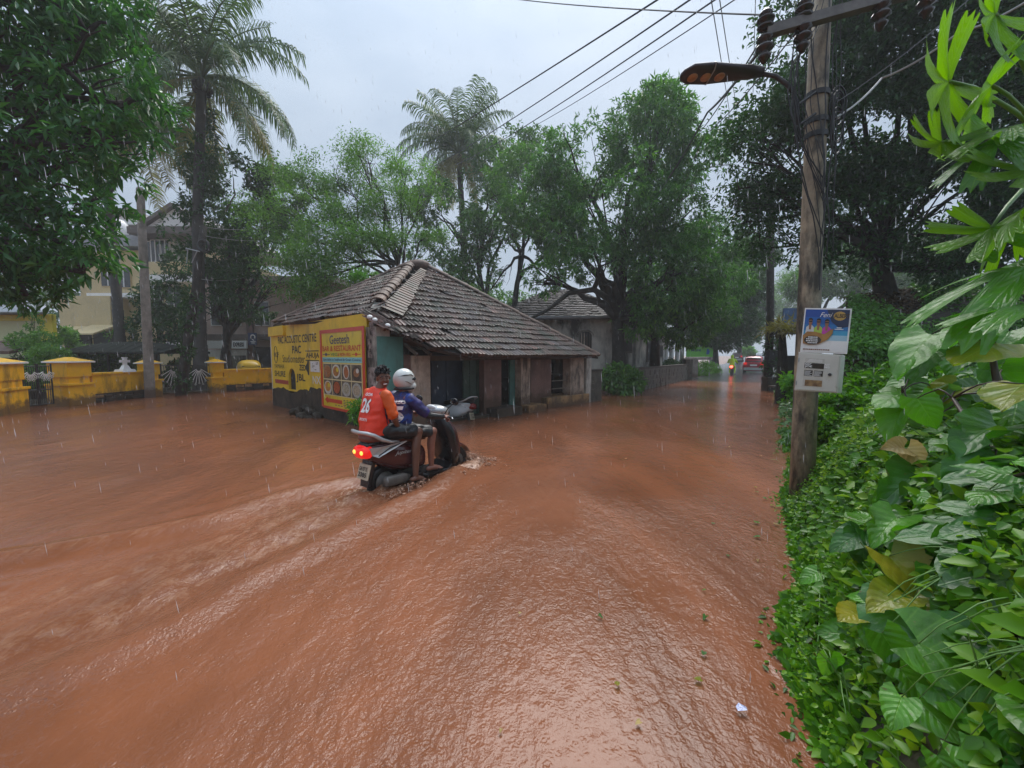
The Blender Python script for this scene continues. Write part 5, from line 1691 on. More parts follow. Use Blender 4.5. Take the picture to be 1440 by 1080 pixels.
m.build('roof', MAT['tin'], h2)
course_roof('roof_tile_courses', e0, e1_, rp0, rp1, 17, 34, 'tile_grey', h2)
course_roof('roof_tile_courses', far_e, e0, far_p, rp0, 15, 40, 'tile', h2)
pe0, pe1 = wpt(H2, rdv, rn_, 9.2, .7, h2z(915, 466)), wpt(H2, rdv, rn_, L2 + .4, .7, at(968, 490, (H2 + rdv * L2).y).z)
pt0, pt1 = pe0 + UP * 1.3 - rn_ * 3.2, pe1 + UP * 1.3 - rn_ * 3.2
course_roof('porch_roof_courses', pe1, pe0, pt1, pt0, 9, 34, 'tile', h2)
m = MB(); m.prism([pe0 - UP * .05, pe1 - UP * .05, pt1 - UP * .05, pt0 - UP * .05], (0, 0, -.05)); m.build('porch_roof', MAT['tin'], h2)
m = MB(); m.tube([e1_, e0 + V(0, 0, -.02), far_e], .07, 6); m.build('eave_board', MAT['roofgrey'], h2)

# low stone wall along the road
SW = [gp(846, 562), gp(886, 553), gp(940, 540), gp(972, 533)]
for i, lb in enumerate(('short mossy stone gate wall right of the old tiled house', 'low dark stone wall behind the bright bush', 'low dark stone wall running back along the road to the green sign')):
    a_, b_ = SW[i], SW[i + 1]
    if i == 0: a_, b_ = gp(823, 566), gp(846, 563)
    d = (b_ - a_).normalized(); nn = Vector((d.y, -d.x, 0)); L_ = (b_ - a_).length
    t = thing('stone_wall', lb, 'wall', (a_.x, a_.y, 0), 0, 'low stone walls')
    top = 0.98 if i else 1.05
    m = MB(); wbox(m, a_, d, nn, .01, L_ - .01, -.3, top, -.28, 0); m.build('wall_body', MAT['stone_wall'], t)
    m = MB(); wbox(m, a_, d, nn, 0, L_, top, top + .07, -.32, .05); m.build('coping', MAT['grime'], t, bevel=.015)
    rq = random.Random(i + 5)
    z = -.05
    while z < top - .2:
        k = 0.05
        hh = rq.uniform(.2, .27)
        while k < L_ - .5:
            w = rq.uniform(.35, .6)
            m = MB(); wbox(m, a_, d, nn, k, min(L_ - .02, k + w - .03), z, z + hh - .025, -.03, rq.uniform(.012, .035)); m.build('stone', MAT['stone_wall'], t, bevel=.012)
            k += w
        z += hh
for i, (px, py, w) in enumerate(((966, 534, .5), (974, 532, .5))):
    b = gp(px, py)
    t = thing('stone_pillar', ('square stone gate pillar at the near end of the bright hedge', 'second stone gate pillar, just before the bright hedge')[i], 'pillar', tuple(b))
    m = MB(); m.box((b.x, b.y, .6), (w, w, 1.5)); m.build('shaft', MAT['concrete'] if i else MAT['stone_wall'], t, bevel=.02)
    m = MB(); m.box((b.x, b.y, 1.38), (w + .14, w + .14, .09)); m.build('cap', MAT['concrete'], t)
gs = at(984, 494.5, 31.0)
t = thing('green_signboard', 'bright green roadside signboard with dark lettering and a blue figure', 'sign', (gs.x, 31, 0))
x0, x1 = at(965, 500, 31).x, at(1002, 500, 31).x
z0, z1 = at(984, 502, 31).z, at(984, 487.5, 31).z
m = MB(); m.box(((x0 + x1) / 2, 31, (z0 + z1) / 2), (x1 - x0, .08, z1 - z0)); m.build('panel', MAT['signgreen'], t)
m = MB(); m.box(((x0 + x1) / 2, 31, z0 - .12), (x1 - x0, .1, .2)); m.build('lower_board', MAT['concrete'], t)
m = MB(); put_text(m, 'MONI', (x0 + .35, 30.95, z0 + .42), V(1, 0, 0), UP, .75, .2, .03); m.build('lettering', MAT['signblue'], t)
m = MB(); m.ellip((x1 - .4, 30.95, z1 - .25), (.08, .015, .08), None, 10, 6); m.hexa([(x1 - .52, 30.94, z0 + .2), (x1 - .3, 30.94, z0 + .2), (x1 - .3, 30.955, z0 + .2), (x1 - .52, 30.955, z0 + .2), (x1 - .48, 30.94, z0 + .5), (x1 - .24, 30.94, z0 + .5), (x1 - .24, 30.955, z0 + .5), (x1 - .48, 30.955, z0 + .5)]); m.build('painted_figure', M('sign_blue_print', (.02, .12, .4)), t)
for x in (x0 + .2, x1 - .2):
    m = MB(); m.tube([(x, 31.02, -.2), (x, 31.02, z1)], .04, 6); m.build('post', MAT['steel'], t)

# ------------------------------------------------------------------ utility pole on the right, lamp, boxes, cables
pb = gp(1127, 706)
ptop = at(1161, -170, pb.y + .05)
PD = (ptop - pb)
def pole_at(z): return pb + PD * ((z - pb.z) / PD.z)
up_ = thing('utility_pole', 'tall stained concrete utility pole at the hedge carrying cross-arm and street lamp', 'utility pole', tuple(pb))
m = MB(); m.tube([pole_at(-.4), pole_at(1), pole_at(2.5), pole_at(4), pole_at(ptop.z)], [.118, .112, .102, .094, .085], 12); m.build('shaft', MAT['polecon'], up_, True)
ca0, ca1 = at(1076, 46, pb.y - .17), at(1262, -6, pb.y - .17)
cad = (ca1 - ca0).normalized()
ca1 = ca0 + cad * 1.75
def arm(mb, a_, b_):
    d = (b_ - a_).normalized(); u = UP; s = d.cross(u).normalized()
    for (q0, q1, r0, r1) in ((-.045, .045, .035, .045), (-.045, .045, -.045, -.035), (.033, .045, -.034, .034)):
        mb.hexa([p + s * q + u * r for r in (r0, r1) for p, q in ((a_, q0), (b_, q0), (b_, q1), (a_, q1))])
m = MB(); arm(m, ca0, ca1); m.build('cross_arm', MAT['channel'], up_)
def insulator(P, sgn, parent, h=.3):
    m = MB()
    zs = np.linspace(0, h, 13)
    rr = [.03, .065, .075, .03, .03, .075, .08, .035, .03, .06, .05, .03, .02]
    m.tube([P + UP * (sgn * z) for z in zs], rr, 12); return m.build('insulator', MAT['insul'], parent, True)
ins = []
for k, u in enumerate((0.0, .38, 1.15, 1.6)):
    p = ca0 + cad * u
    insulator(p + UP * .02, 1, up_, .2); insulator(p - UP * .02, -1, up_, .26)
    ins.append(p)
uc0 = at(1100, -88, pb.y - .16); 
m = MB(); arm(m, uc0, uc0 + cad * 1.5); m.build('upper_cross_arm', MAT['channel'], up_)
for k in range(4):
    insulator(uc0 + cad * (.05 + k * .45), 1, up_, .18)
for py in (132, 170, 190):
    z = at(1150, py, pb.y).z; c = pole_at(z)
    m = MB(); m.tube([c - UP * .025, c + UP * .025], .108, 12); m.build('clamp', MAT['iron'], up_)
m = MB()
for py in (140, 170):
    z = at(1150, py, pb.y).z; c = pole_at(z); m.tube([c + V(-.1, -.12, .02), at(1118, py + 10, pb.y - .1)], .014, 6)
m.build('lamp_bracket', MAT['iron'], up_)
# loops of slack cable hanging on the pole
rq = random.Random(4)
m = MB()
for i in range(8):
    c = pole_at(at(1150, rq.uniform(140, 190), pb.y).z) + V(.17, -.06, 0)
    m.torus(c, rq.uniform(.09, .2), .008, Matrix.Rotation(rq.uniform(-.5, .5), 4, 'Z') @ Matrix.Diagonal((.5, 1, 1.3, 1)), 18, 5)
m.build('slack_cable_loops', MAT['cable'], up_)
for i in range(15):
    m = MB()
    z0 = at(1150, rq.uniform(-120, 60), pb.y).z; z1 = at(1150, rq.uniform(250, 430), pb.y).z
    o = rq.uniform(-.42, -.12) if i < 11 else rq.uniform(-.05, .12)
    pts = []
    for k in range(9):
        z = z0 + (z1 - z0) * k / 8
        oo = o * (math.sin(PI * min(1, k / 8 * 1.0 + .12)) if i < 11 else 1)
        pts.append(pole_at(z) + V(oo + rq.uniform(-.02, .02), -.15 + rq.uniform(-.02, .02), 0))
    m.tube(pts, rq.choice((.003, .004, .006)), 5); m.build('drop_cable', MAT['cable'], up_)
# street lamp
lp0, lp1 = at(957, 106, pb.y - .05), at(1072, 103, pb.y - .05)
lamp = thing('street_lamp', 'street lamp head with three lens discs on a curved arm from the pole', 'street lamp', tuple(lp1))
m = MB()
d = (lp1 - lp0); L_ = d.length; d.normalize()
sd_ = V(0, 1, 0); u_ = d.cross(sd_).normalized()
if u_.z < 0: u_ = -u_
ML = Matrix(((d.x, sd_.x, u_.x, lp0.x), (d.y, sd_.y, u_.y, lp0.y), (d.z, sd_.z, u_.z, lp0.z), (0, 0, 0, 1))) @ Matrix.Rotation(R(-8), 4, 'X')
m.loft([(0, 0, .02, .015), (.02 * L_, .0, .06, .025), (.12 * L_, .01, .115, .035), (.35 * L_, .012, .125, .04), (.6 * L_, .012, .10, .038), (.85 * L_, .015, .07, .045), (1.0 * L_, .012, .045, .04)], 18, 0, ML)
m.build('lamp_head', M('dark_lamp_shell', (.028, .02, .024), .35, .2, 6), lamp, True)
for k in (.12, .28, .45):
    m = MB(); m.ellip((0, 0, 0), (.05, .055, .014), ML @ Matrix.Translation((k * L_ + .02, 0, -.030)), 14, 6); m.v = m.v
    m.build('lens_disc', M('amber_lens', (.42, .22, .12), .4, .3, 30), lamp, True)
m = MB(); m.tube([ML @ Vector((.36 * L_, y, z)) for y, z in ((-.13, .01), (-.1, .042), (0, .058), (.1, .042), (.13, .01), (0.09, -.03), (-.09, -.03), (-.13, 0.01))], .006, 5); m.build('housing_seam', MAT['steel'], lamp)
m = MB(); m.tube([lp1 - d * .03, at(1090, 107, pb.y - .06), at(1106, 118, pb.y - .08), at(1116, 130, pb.y - .09), at(1121, 150, pb.y - .09), at(1121, 200, pb.y - .09)], .022, 8); m.build('lamp_arm', MAT['iron'], lamp, True)

# tin poster and meter box fixed to the pole
def panel_on(q4, Y_, th):
    a_, b_, c_, d_ = [at(p[0], p[1], Y_ + (p[2] if len(p) > 2 else 0)) for p in q4]
    nn = (b_ - a_).cross(d_ - a_).normalized()
    if nn.y > 0: nn = -nn
    return a_, b_, c_, d_, nn
YP = pb.y - .30
a_, b_, c_, d_, nn = panel_on(((1125, 495, .06), (1191, 498, -.24), (1198, 434, -.24), (1132, 433, .06)), YP, .01)
t = thing('event_poster', 'blue printed event board with three men on a boat, nailed to the pole', 'poster', tuple((a_ + c_) / 2))
def pp(u, v, o=0.0): return (a_.lerp(b_, u)).lerp(d_.lerp(c_, u), v) + nn * o
def pquad(u0, u1, v0, v1, o, th=.0015):
    m = MB(); m.hexa([pp(u0, v0, o), pp(u1, v0, o), pp(u1, v1, o), pp(u0, v1, o), pp(u0, v0, o + th), pp(u1, v0, o + th), pp(u1, v1, o + th), pp(u0, v1, o + th)]); return m
def ppoly(pts, o, th=.0015):
    m = MB(); m.prism([pp(u, v, o) for u, v in pts], nn * th); return m
def pdisc(u, v, ru, rv, o, n=18): return ppoly([(u + ru * math.cos(k), v + rv * math.sin(k)) for k in np.linspace(0, 2 * PI, n + 1)[:-1]], o)
pquad(0, 1, 0, 1, -.006, .006).build('board', MAT['white'], t)
def flat(name, c, c2=None): return M(name, c, .3, .1, 7, c2=c2)
PB1, PB2, PB3 = flat('print_deep_blue', (.01, .06, .3)), flat('print_mid_blue', (.02, .16, .42)), flat('print_pale_blue', (.35, .55, .66))
bands = [(.97, .8, PB1), (.8, .64, M('print_sea_blue', (.012, .1, .36), .3)), (.64, .5, PB2), (.5, .4, M('print_teal_blue', (.05, .3, .5), .3)), (.4, .28, PB3), (.28, .03, MAT['white'])]
for v1, v0, mt in bands: pquad(.03, .97, v0, v1, .0005).build('print_band', mt, t)
ppoly([(.5, .97), (.97, .97), (.97, .6), (.8, .56), (.62, .7)], .0025).build('dark_print', flat('print_navy', (.015, .025, .07)), t)
GOLD = flat('print_gold', (.45, .28, .06))
pdisc(.78, .83, .13, .10, .0045).build('gold_badge', GOLD, t)
m = MB(); put_text(m, 'ALBERT', pp(.665, .79, .0065), (pp(1, .8) - pp(0, .8)).normalized(), (pp(.5, 1) - pp(.5, 0)).normalized(), .115, .038, .04); m.build('badge_lettering', flat('print_dark_brown', (.05, .03, .01)), t)
m = MB(); put_text(m, 'Feni', pp(.36, .80, .0045), (pp(1, .8) - pp(0, .8)).normalized(), (pp(.5, 1) - pp(.5, 0)).normalized(), .10, .045, .0, .4); m.build('script_lettering', MAT['white'], t)
skinp = flat('print_skin', (.3, .13, .07))
hairp = flat('print_black', (.015, .012, .012))
for k, (u, shirt) in enumerate(((.17, (.62, .6, .58)), (.35, (.35, .5, .06)), (.53, (.5, .05, .35)))):
    v = .70 - .01 * k
    ppoly([(u - .095, .42), (u + .095, .42), (u + .085, v - .13), (u + .03, v - .08), (u - .03, v - .08), (u - .085, v - .13)], .0045 + k * .0004).build('printed_shirt', flat('print_shirt_%d' % k, shirt), t)
    ppoly([(u - .022, v - .18), (u + .022, v - .18), (u + .03, v - .07), (u - .03, v - .07)], .0065).build('printed_neck', skinp, t)
    pdisc(u, v - .01, .042, .075, .0068).build('printed_face', skinp, t)
    ppoly([(u - .045, v + .0), (u - .045, v + .06), (u, v + .085), (u + .045, v + .06), (u + .045, v), (u + .035, v + .035), (u - .035, v + .035)], .0085).build('printed_hair', hairp, t)
    pquad(u - .038, u + .038, v - .012, v + .012, .0087).build('printed_sunglasses', hairp, t)
ppoly([(.03, .38), (.12, .47), (.3, .47), (.5, .42), (.62, .52), (.68, .55), (.67, .44), (.58, .3), (.4, .2), (.2, .17), (.05, .2)], .0105).build('printed_boat', flat('print_boat_brown', (.3, .13, .03), (.42, .22, .05)), t)
pdisc(.26, .28, .19, .10, .0125).build('dark_oval', flat('print_oval', (.04, .025, .015)), t)
m = MB()
rq = random.Random(8)
for k in range(4):
    u = .12 + .02 * (k in (0, 3)) * 2
    while u < .38 - .03 * (k in (0, 3)):
        w = rq.uniform(.025, .06); q = pquad(u, u + w, .335 - k * .042, .357 - k * .042, .0145); m.add(q.v, q.f); u += w + .012
m.build('white_print_lines', MAT['white'], t)
m = MB(); u = .06
while u < .62:
    w = rq.uniform(.02, .05); q = pquad(u, u + w, .06, .085, .0025); m.add(q.v, q.f); u += w + .01
m.build('brown_print_line', flat('print_brown', (.2, .08, .03)), t)
m = MB(); q = pquad(.74, .84, .56, .58, .0045); m.add(q.v, q.f); q = pquad(.70, .88, .53, .545, .0045); m.add(q.v, q.f); m.build('white_print_lines', MAT['white'], t)

YM = pb.y - .28
A_, B_, C_, D_, nm = panel_on(((1117, 549, .05), (1178, 553, -.22), (1183, 499, -.22), (1123, 495, .05)), YM, .15)
t = thing('meter_box', 'off-white metal meter box with a torn job notice, below the blue poster', 'meter box', tuple((A_ + C_) / 2))
def mp_(u, v, o=0.0): return (A_.lerp(B_, u)).lerp(D_.lerp(C_, u), v) + nm * o
BOXW = M('chalky_white_box_paint', (.55, .53, .48), .45, .08, 5, stain=((.28, .22, .15), .6, .76, 16), sscale=(1, 1, .5))
m = MB(); m.hexa([mp_(u, v, -.16) for u, v in ((0, 0), (1, 0), (1, 1), (0, 1))] + [mp_(u, v, 0) for u, v in ((0, 0), (1, 0), (1, 1), (0, 1))]); m.build('box', BOXW, t, bevel=.006)
m = MB(); m.hexa([mp_(u, v, .002) for u, v in ((.05, .03), (.97, .03), (.97, .97), (.05, .97))] + [mp_(u, v, .008) for u, v in ((.05, .03), (.97, .03), (.97, .97), (.05, .97))]); m.build('door', BOXW, t, bevel=.002)
def mq(u0, u1, v0, v1, o=.009, th=.0012):
    m = MB(); m.hexa([mp_(u, v, o) for u, v in ((u0, v0), (u1, v0), (u1, v1), (u0, v1))] + [mp_(u, v, o + th) for u, v in ((u0, v0), (u1, v0), (u1, v1), (u0, v1))]); return m
npap = thing('job_notice', 'torn printed job notice pasted on the meter box door', 'notice', tuple(mp_(.42, .5)))
mq(.19, .65, .13, .86).build('paper', M('torn_paper', (.5, .47, .42), .5, .12, 30), npap)
mq(.19, .65, .60, .74, .0104).build('dark_band', MAT['grime'], npap)
mq(.20, .40, .40, .55, .0104).build('dark_band', MAT['grime'], npap)
mq(.43, .64, .40, .55, .0104).build('dark_band', MAT['grime'], npap)
mq(.24, .64, .14, .30, .0104).build('brown_band', M('rust_print', (.17, .075, .03), .5, .4, 20, c2=(.4, .25, .1)), npap)
mR, mU = (mp_(1, .5) - mp_(0, .5)).normalized(), (mp_(.5, 1) - mp_(.5, 0)).normalized()
m = MB(); put_text(m, 'GOVERNMENT', mp_(.20, .68, .0118), mR, mU, .20, .022, .03); put_text(m, 'JOBS EXAMS', mp_(.20, .61, .0118), mR, mU, .20, .024, .03); m.build('lettering', MAT['white'], npap)
m = MB()
for k in range(5):
    for u0 in (.21, .44):
        q = mq(u0, u0 + rq.uniform(.12, .18), .415 + k * .026, .425 + k * .026, .0118); m.add(q.v, q.f)
for k in range(3): q = mq(.24 + .02 * k, .6, .77 + k * .025, .78 + k * .025, .0104); m.add(q.v, q.f)
m.build('small_print', MAT['white'], npap)
m = MB(); c = mp_(.80, .47, .009); m.tube([c, c + nm * .012], .014, 12); m.build('lock', MAT['iron'], t)
m = MB()
for v in (.2, .8): c = mp_(.035, v, .0); m.tube([c - mU * .02, c + mU * .02], .008, 8)
m.build('hinge', MAT['steel'], t)

# overhead wires
def wire(label, pts, r, sag=0.0, mat='cable', k=14, group='overhead wires'):
    m = MB()
    P = []
    for a_, b_ in zip(pts[:-1], pts[1:]):
        P += bez(a_, b_, -sag, k)[(1 if P else 0):]
    m.tube(P, r, 5)
    return tag(m.build('overhead_wire', MAT[mat]), label, 'wire', group)
for k, (x0, y0, x1, y1, w, far) in enumerate(((920, 0, 540, 236, 'uppermost', 24), (970, 0, 600, 238, 'second', 24), (1020, 0, 640, 232, 'third', 25), (1062, 0, 690, 206, 'lowest', 25))):
    s = uc0 + cad * (.05 + (0, .45, .9, 1.35)[k] * .9) + UP * .18
    m0 = at(x0, y0, 6.0)
    e = at(x1, y1, far)
    e2_ = at(x1 - (x0 - x1) * .55, y1 - (y0 - y1) * .50, far * 1.6)
    wire('%s of the four long wires from the pole to the far left' % w, [s, e], .012 if k < 3 else .009, .12 + .05 * k)
wire('thin wire sloping from the top middle of the sky to the cross-arm', [at(690, -6, 9), ins[0] + UP * .16], .008, .05)
wire('left one of the two thin near-vertical wires beside the lamp head', [at(1028, 170, 22), at(997, -20, 9)], .012, 0)
wire('right one of the two thin near-vertical wires beside the lamp head', [at(1037, 160, 22), at(1009, -20, 9)], .012, 0)
wire('near-vertical wire passing right behind the lamp neck', [at(1059, 130, 12), at(1063, -20, 8)], .008, 0)
wire('thick twisted service cable dropping from the left insulator past the lamp to the trees', [ins[0] - UP * .1, at(995, 158, 8), at(940, 250, 14)], .018, .05)
wire('service wire dropping beside the twisted cable', [ins[0], at(985, 185, 9), at(905, 300, 16)], .009, .05)
wire('thin wire from the left insulator to the big tree', [ins[1], at(990, 190, 9), at(930, 330, 18)], .008, .1)
wire('pale cable sagging from the pole up to the right over the dark tree', [pole_at(at(1150, 170, pb.y).z) + V(.13, -.1, 0), at(1240, 110, 4.6), at(1345, 48, 4.2), at(1470, -15, 3.8)], .011, .04, 'cable_white')
wire('thin dark wire above the pale cable on the right', [pole_at(at(1150, 150, pb.y).z) + V(.12, -.1, 0), at(1370, -8, 4.3)], .006, .05)
for k, (py, e) in enumerate(((318, (372, 312)), (330, (384, 332)), (392, (330, 380)))):
    wire(('upper', 'middle', 'lower')[k] + ' thin pale wire from the leaning pole across the dark tree', [at(280, py, 18), at(e[0] + 40, e[1], 20)], .012, .25, 'cable_white')
for k, (x0, y0) in enumerate(((1090, -40), (1105, -60), (1120, -40), (1080, -20), (1112, -30))):
    wire('loose service wire number %s bunched left of the pole top' % ('one', 'two', 'three', 'four', 'five')[k], [at(x0, y0, pb.y - .2), at(1046 + k * 9, 60 + k * 6, pb.y + .1), at(1000 + 6 * k, 130 + 8 * k, 7)], .007, .06, group='bunched service wires') if False else None

# second, dark pole further up the road with lamp arm and cabinet
p2 = gp(1079, 549)
q2 = at(1082, 300, p2.y)
t = thing('dark_pole', 'dark creeper-grown pole with cabinet standing where the dry road begins', 'utility pole', tuple(p2))
m = MB(); m.tube([p2 - UP * .3, p2 + UP * 2.6, q2 + UP * 1.5], [.2, .17, .13], 8); m.build('shaft', MAT['bark'], t, True)
m = MB(); m.box(p2 + V(.06, -.15, .18), (.62, .5, .9)); m.build('base_block', MAT['grime'], t, bevel=.03)
m = MB(); m.box(p2 + V(.12, -.2, 1.45), (.7, .35, .75)); m.build('cabinet', MAT['iron'], t, bevel=.02)
crown('creeper', MAT['f_dark'], t, [(p2 + V(.1, -.2, 1.1), .42, .4, .5), (p2 + V(.05, -.1, 2.0), .3, .3, .6)], 120, 4, .16, .6, 9, gap=-.6)
la = at(1050, 430, 34)
t = thing('far_street_lamp', 'thin far street lamp arm against the hazy trees over the road', 'street lamp', (la.x + 1.6, 34, .2))
m = MB(); m.tube([(la.x + 1.9, 34, 0), (la.x + 1.9, 34, la.z - .6), (la.x + 1.4, 34, la.z - .15), (la.x + .4, 34, la.z)], .05, 6); m.build('mast', MAT['iron'], t)
m = MB(); m.ellip((la.x, 34, la.z), (.45, .12, .07), None, 10, 5); m.build('lamp_head', MAT['steel'], t)

# creeper-covered shed behind the pole
def shed():
    Ys = 8.2
    a_ = at(1186, 492, Ys); b_ = at(1440, 500, Ys + .6)
    t = thing('creeper_shed', 'low dark shed with a sloping roof overgrown by green creeper', 'shed', (a_.x, Ys, 0.3))
    top_l, top_r = at(1190, 418, Ys + 3.2), at(1470, 380, Ys + 3.4)
    m = MB(); m.prism([a_, b_, top_r, top_l], (0, 0, -.08)); m.build('roof', MAT['thatch'], t)
    m = MB(); m.hexa([(a_.x + .2, Ys + .5, 0), (b_.x, Ys + 1.0, 0), (b_.x * 1.35, Ys + 3.4, 0), (a_.x * 1.4 + .2, Ys + 3.2, 0), (a_.x + .2, Ys + .5, a_.z - .02), (b_.x, Ys + 1.0, b_.z - .02), (b_.x * 1.35, Ys + 3.4, b_.z + .5), (a_.x * 1.4 + .2, Ys + 3.2, a_.z + .5)]); m.build('wall', MAT['grime'], t)
    for k in range(9):
        m = MB(); x = a_.x + .3 + k * .42; m.box((x, Ys + .44, .8), (.36, .05, 1.6)); m.build('wall_board', MAT['wood'], t)
    r = np.random.default_rng(12)
    n = 15000
    u, v = r.random(n), r.random(n) ** 1.35
    A0, B0, C0, D0 = [np.array(q) for q in (a_, b_, top_r, top_l)]
    p = (A0 * (1 - u)[:, None] + B0 * u[:, None]) * (1 - v)[:, None] + (D0 * (1 - u)[:, None] + C0 * u[:, None]) * v[:, None]
    p_all, v_all = p.copy(), v
    g_ = n3(p, 1.1, 4) - v * .35 - np.clip(u - .5, 0, 1) * .4
    k = g_ > -.32
    p = p[k] + r.normal(size=(k.sum(), 3)) * .05 + np.array([0, -.06, .05])
    hang = r.random(len(p)) < .14
    p[hang] = A0 + (B0 - A0) * (r.random(hang.sum())[:, None]) + np.stack([r.normal(size=hang.sum()) * .03, r.normal(size=hang.sum()) * .05 - .05, -r.random(hang.sum()) ** 2 * .5], 1)
    a = unit(r.normal(size=p.shape) + np.array([0, -.6, -.3])); s = unit(np.cross(a, r.normal(size=p.shape) * .5 + np.array([0, -.3, 1])))
    l = r.uniform(.06, .12, len(p))
    v_ = np.clip(.5 + .35 * n3(p, 1.6, 6) + .12 * r.normal(size=len(p)), 0, 1)
    o = link('roof_creeper', leaves_mesh('roof_creeper', p, a, s, l, l * .8, v_), MAT['f_creep'])
    q = p_all[r.random(n) < .6] + np.array([0, -.02, .03])
    a = unit(r.normal(size=q.shape) * np.array([1, 1, .3])); s = unit(np.cross(a, r.normal(size=q.shape) * .3 + np.array([0, -.3, 1])))
    l = r.uniform(.07, .13, len(q))
    tag(link('leaf_litter', leaves_mesh('leaf_litter', q, a, s, l, l * .6, np.clip(.4 + .25 * r.normal(size=len(q)), 0, 1)), MAT['f_litter']), 'dead brown leaves lying on the low shed roof', 'leaf litter', kind='stuff')
    tag(o, 'mat of green creeper covering the low shed roof', 'creeper', kind='stuff')
shed()
# thatched roadside shack with blue banner
s0 = at(1112, 560, 13.5)
t = thing('roadside_shack', 'dark roadside shack with sagging thatch on crooked posts behind the pole', 'shack', (s0.x, 13.5, 0.1))
for px, lean in ((1094, .05), (1103, -.05), (1126, 0)):
    q = at(px, 560, 13.2); m = MB(); m.tube([(q.x, 13.2, -.2), (q.x + lean, 13.2, 1.4), (q.x + lean * 2, 13.3, at(px, 466, 13.3).z)], [.11, .1, .09], 7); m.build('post', MAT['bark'], t)
m = MB()
pts = [at(1082, 470, 12.6), at(1096, 462, 12.7), at(1112, 459, 12.9), at(1140, 455, 13.2)]
for a_, b_ in zip(pts[:-1], pts[1:]):
    m.hexa([a_ - UP * .12, b_ - UP * .12, b_ + V(1.2, 1.8, .05), a_ + V(1.2, 1.8, .05), a_, b_, b_ + V(1.2, 1.8, .2), a_ + V(1.2, 1.8, .2)])
m.build('thatch_roof', MAT['thatch'], t)
m = MB(); q = at(1118, 520, 14.5); m.box((q.x + .3, 14.8, .8), (1.2, .12, 1.6)); m.build('back_board', MAT['iron'], t)
m = MB(); q = at(1107, 515, 13.4); m.box((q.x, 13.4, .55), (.9, .5, .06)); m.build('counter', MAT['wood'], t)
crown('dry_thatch_grass', MAT['f_palmdry'], t, [(at(1098, 462, 12.8), .35, .5, .12), (at(1116, 457, 13), .35, .5, .12)], 160, 3, .28, .12, 3, gap=-.9)
bn = at(1112, 452, 17)
t = thing('blue_banner', 'dark blue banner on a frame behind the shack', 'banner', (bn.x, 17, .3))
x0, x1 = at(1101, 450, 17).x, at(1134, 450, 17).x
m = MB(); m.box(((x0 + x1) / 2, 17, at(1110, 452, 17).z), (x1 - x0, .06, 1.1)); m.build('panel', M('banner_blue', (.03, .06, .14), .4, .4, 1.5, c2=(.08, .2, .45)), t)
for x in (x0 + .05, x1 - .05):
    m = MB(); m.tube([(x, 17.05, 0), (x, 17.05, at(1110, 436, 17).z)], .04, 6); m.build('post', MAT['iron'], t)

# ------------------------------------------------------------------ far vehicles
def small_car(label, P, rz, paint, name='parked_car', cat='car', lit=False, sc_=1.0, group=None):
    t = thing(name, label, cat, tuple(P), rz, group)
    t.scale = (sc_,) * 3
    m = MB(); m.loft([(-1.85, .72, .62, .2), (-1.8, .68, .78, .36), (-1.2, .66, .84, .42), (.6, .64, .84, .4), (1.5, .58, .8, .3), (1.85, .52, .66, .2)], 20, pw=4); m.build('body', paint, t, True, False)
    m = MB(); m.loft([(-1.72, 1.05, .6, .1), (-1.35, 1.22, .64, .26), (-.6, 1.28, .66, .28), (.3, 1.24, .64, .24), (.95, 1.0, .6, .06)], 20, pw=4); m.build('cabin', paint, t, True, False)
    m = MB(); m.hexa([(-1.82, -.52, 1.02), (-1.80, .52, 1.02), (-1.76, .52, 1.02), (-1.76, -.52, 1.02), (-1.48, -.48, 1.38), (-1.48, .48, 1.38), (-1.40, .48, 1.38), (-1.40, -.48, 1.38)]); m.build('rear_window', MAT['glass'], t, False, False)
    for y in (-.665, .665):
        m = MB(); m.hexa([(-1.2, y - .01, 1.03), (.7, y - .01, 1.03), (.7, y + .01, 1.03), (-1.2, y + .01, 1.03), (-1.0, y * .97 - .01, 1.4), (.2, y * .97 - .01, 1.4), (.2, y * .97 + .01, 1.4), (-1.0, y * .97 + .01, 1.4)]); m.build('side_window', MAT['glass'], t, False, False)
        m = MB(); m.box((-1.83, y * .9, .92), (.08, .22, .2)); m.build('tail_light', MAT['redlens'], t, False, False)
        for x in (-1.15, 1.15):
            m = MB(); m.torus((x, y * 1.08, .31), .22, .09, None, 18, 7); w = m.build('wheel', MAT['rubber'], t, True, False)
            m = MB(); m.tube([(x, y * 1.05, .31), (x, y * 1.14, .31)], .17, 12); m.build('rim', MAT['steel'], w, False, False)
    m = MB(); m.box((-1.87, 0, .48), (.1, 1.4, .22)); m.build('bumper', MAT['silver'], t, False, False)
    m = MB(); m.box((-1.9, 0, .78), (.03, .5, .12)); m.build('number_plate', MAT['white'], t, False, False)
    return t
hd = math.atan2(.84, .54)
cp = gp(1060, 526)
small_car('red hatchback driving away on the dry road with its lights on', (cp.x, cp.y, .02), hd, MAT['redcar'], 'red_car')
v_ = at(1071, 503, 55)
small_car('pale car ahead of the red hatchback in the haze', (v_.x, 55, .5), hd, MAT['whitepaint'], 'pale_car')
v_ = at(1048, 505, 62)
small_car('dark car parked far up the left side of the road', (v_.x - 1.2, 62, .55), hd, MAT['maroon'], 'dark_car')
# ------------------------------------------------------------------ trees
def G3(px, py, Y_): return at(px, py, Y_)
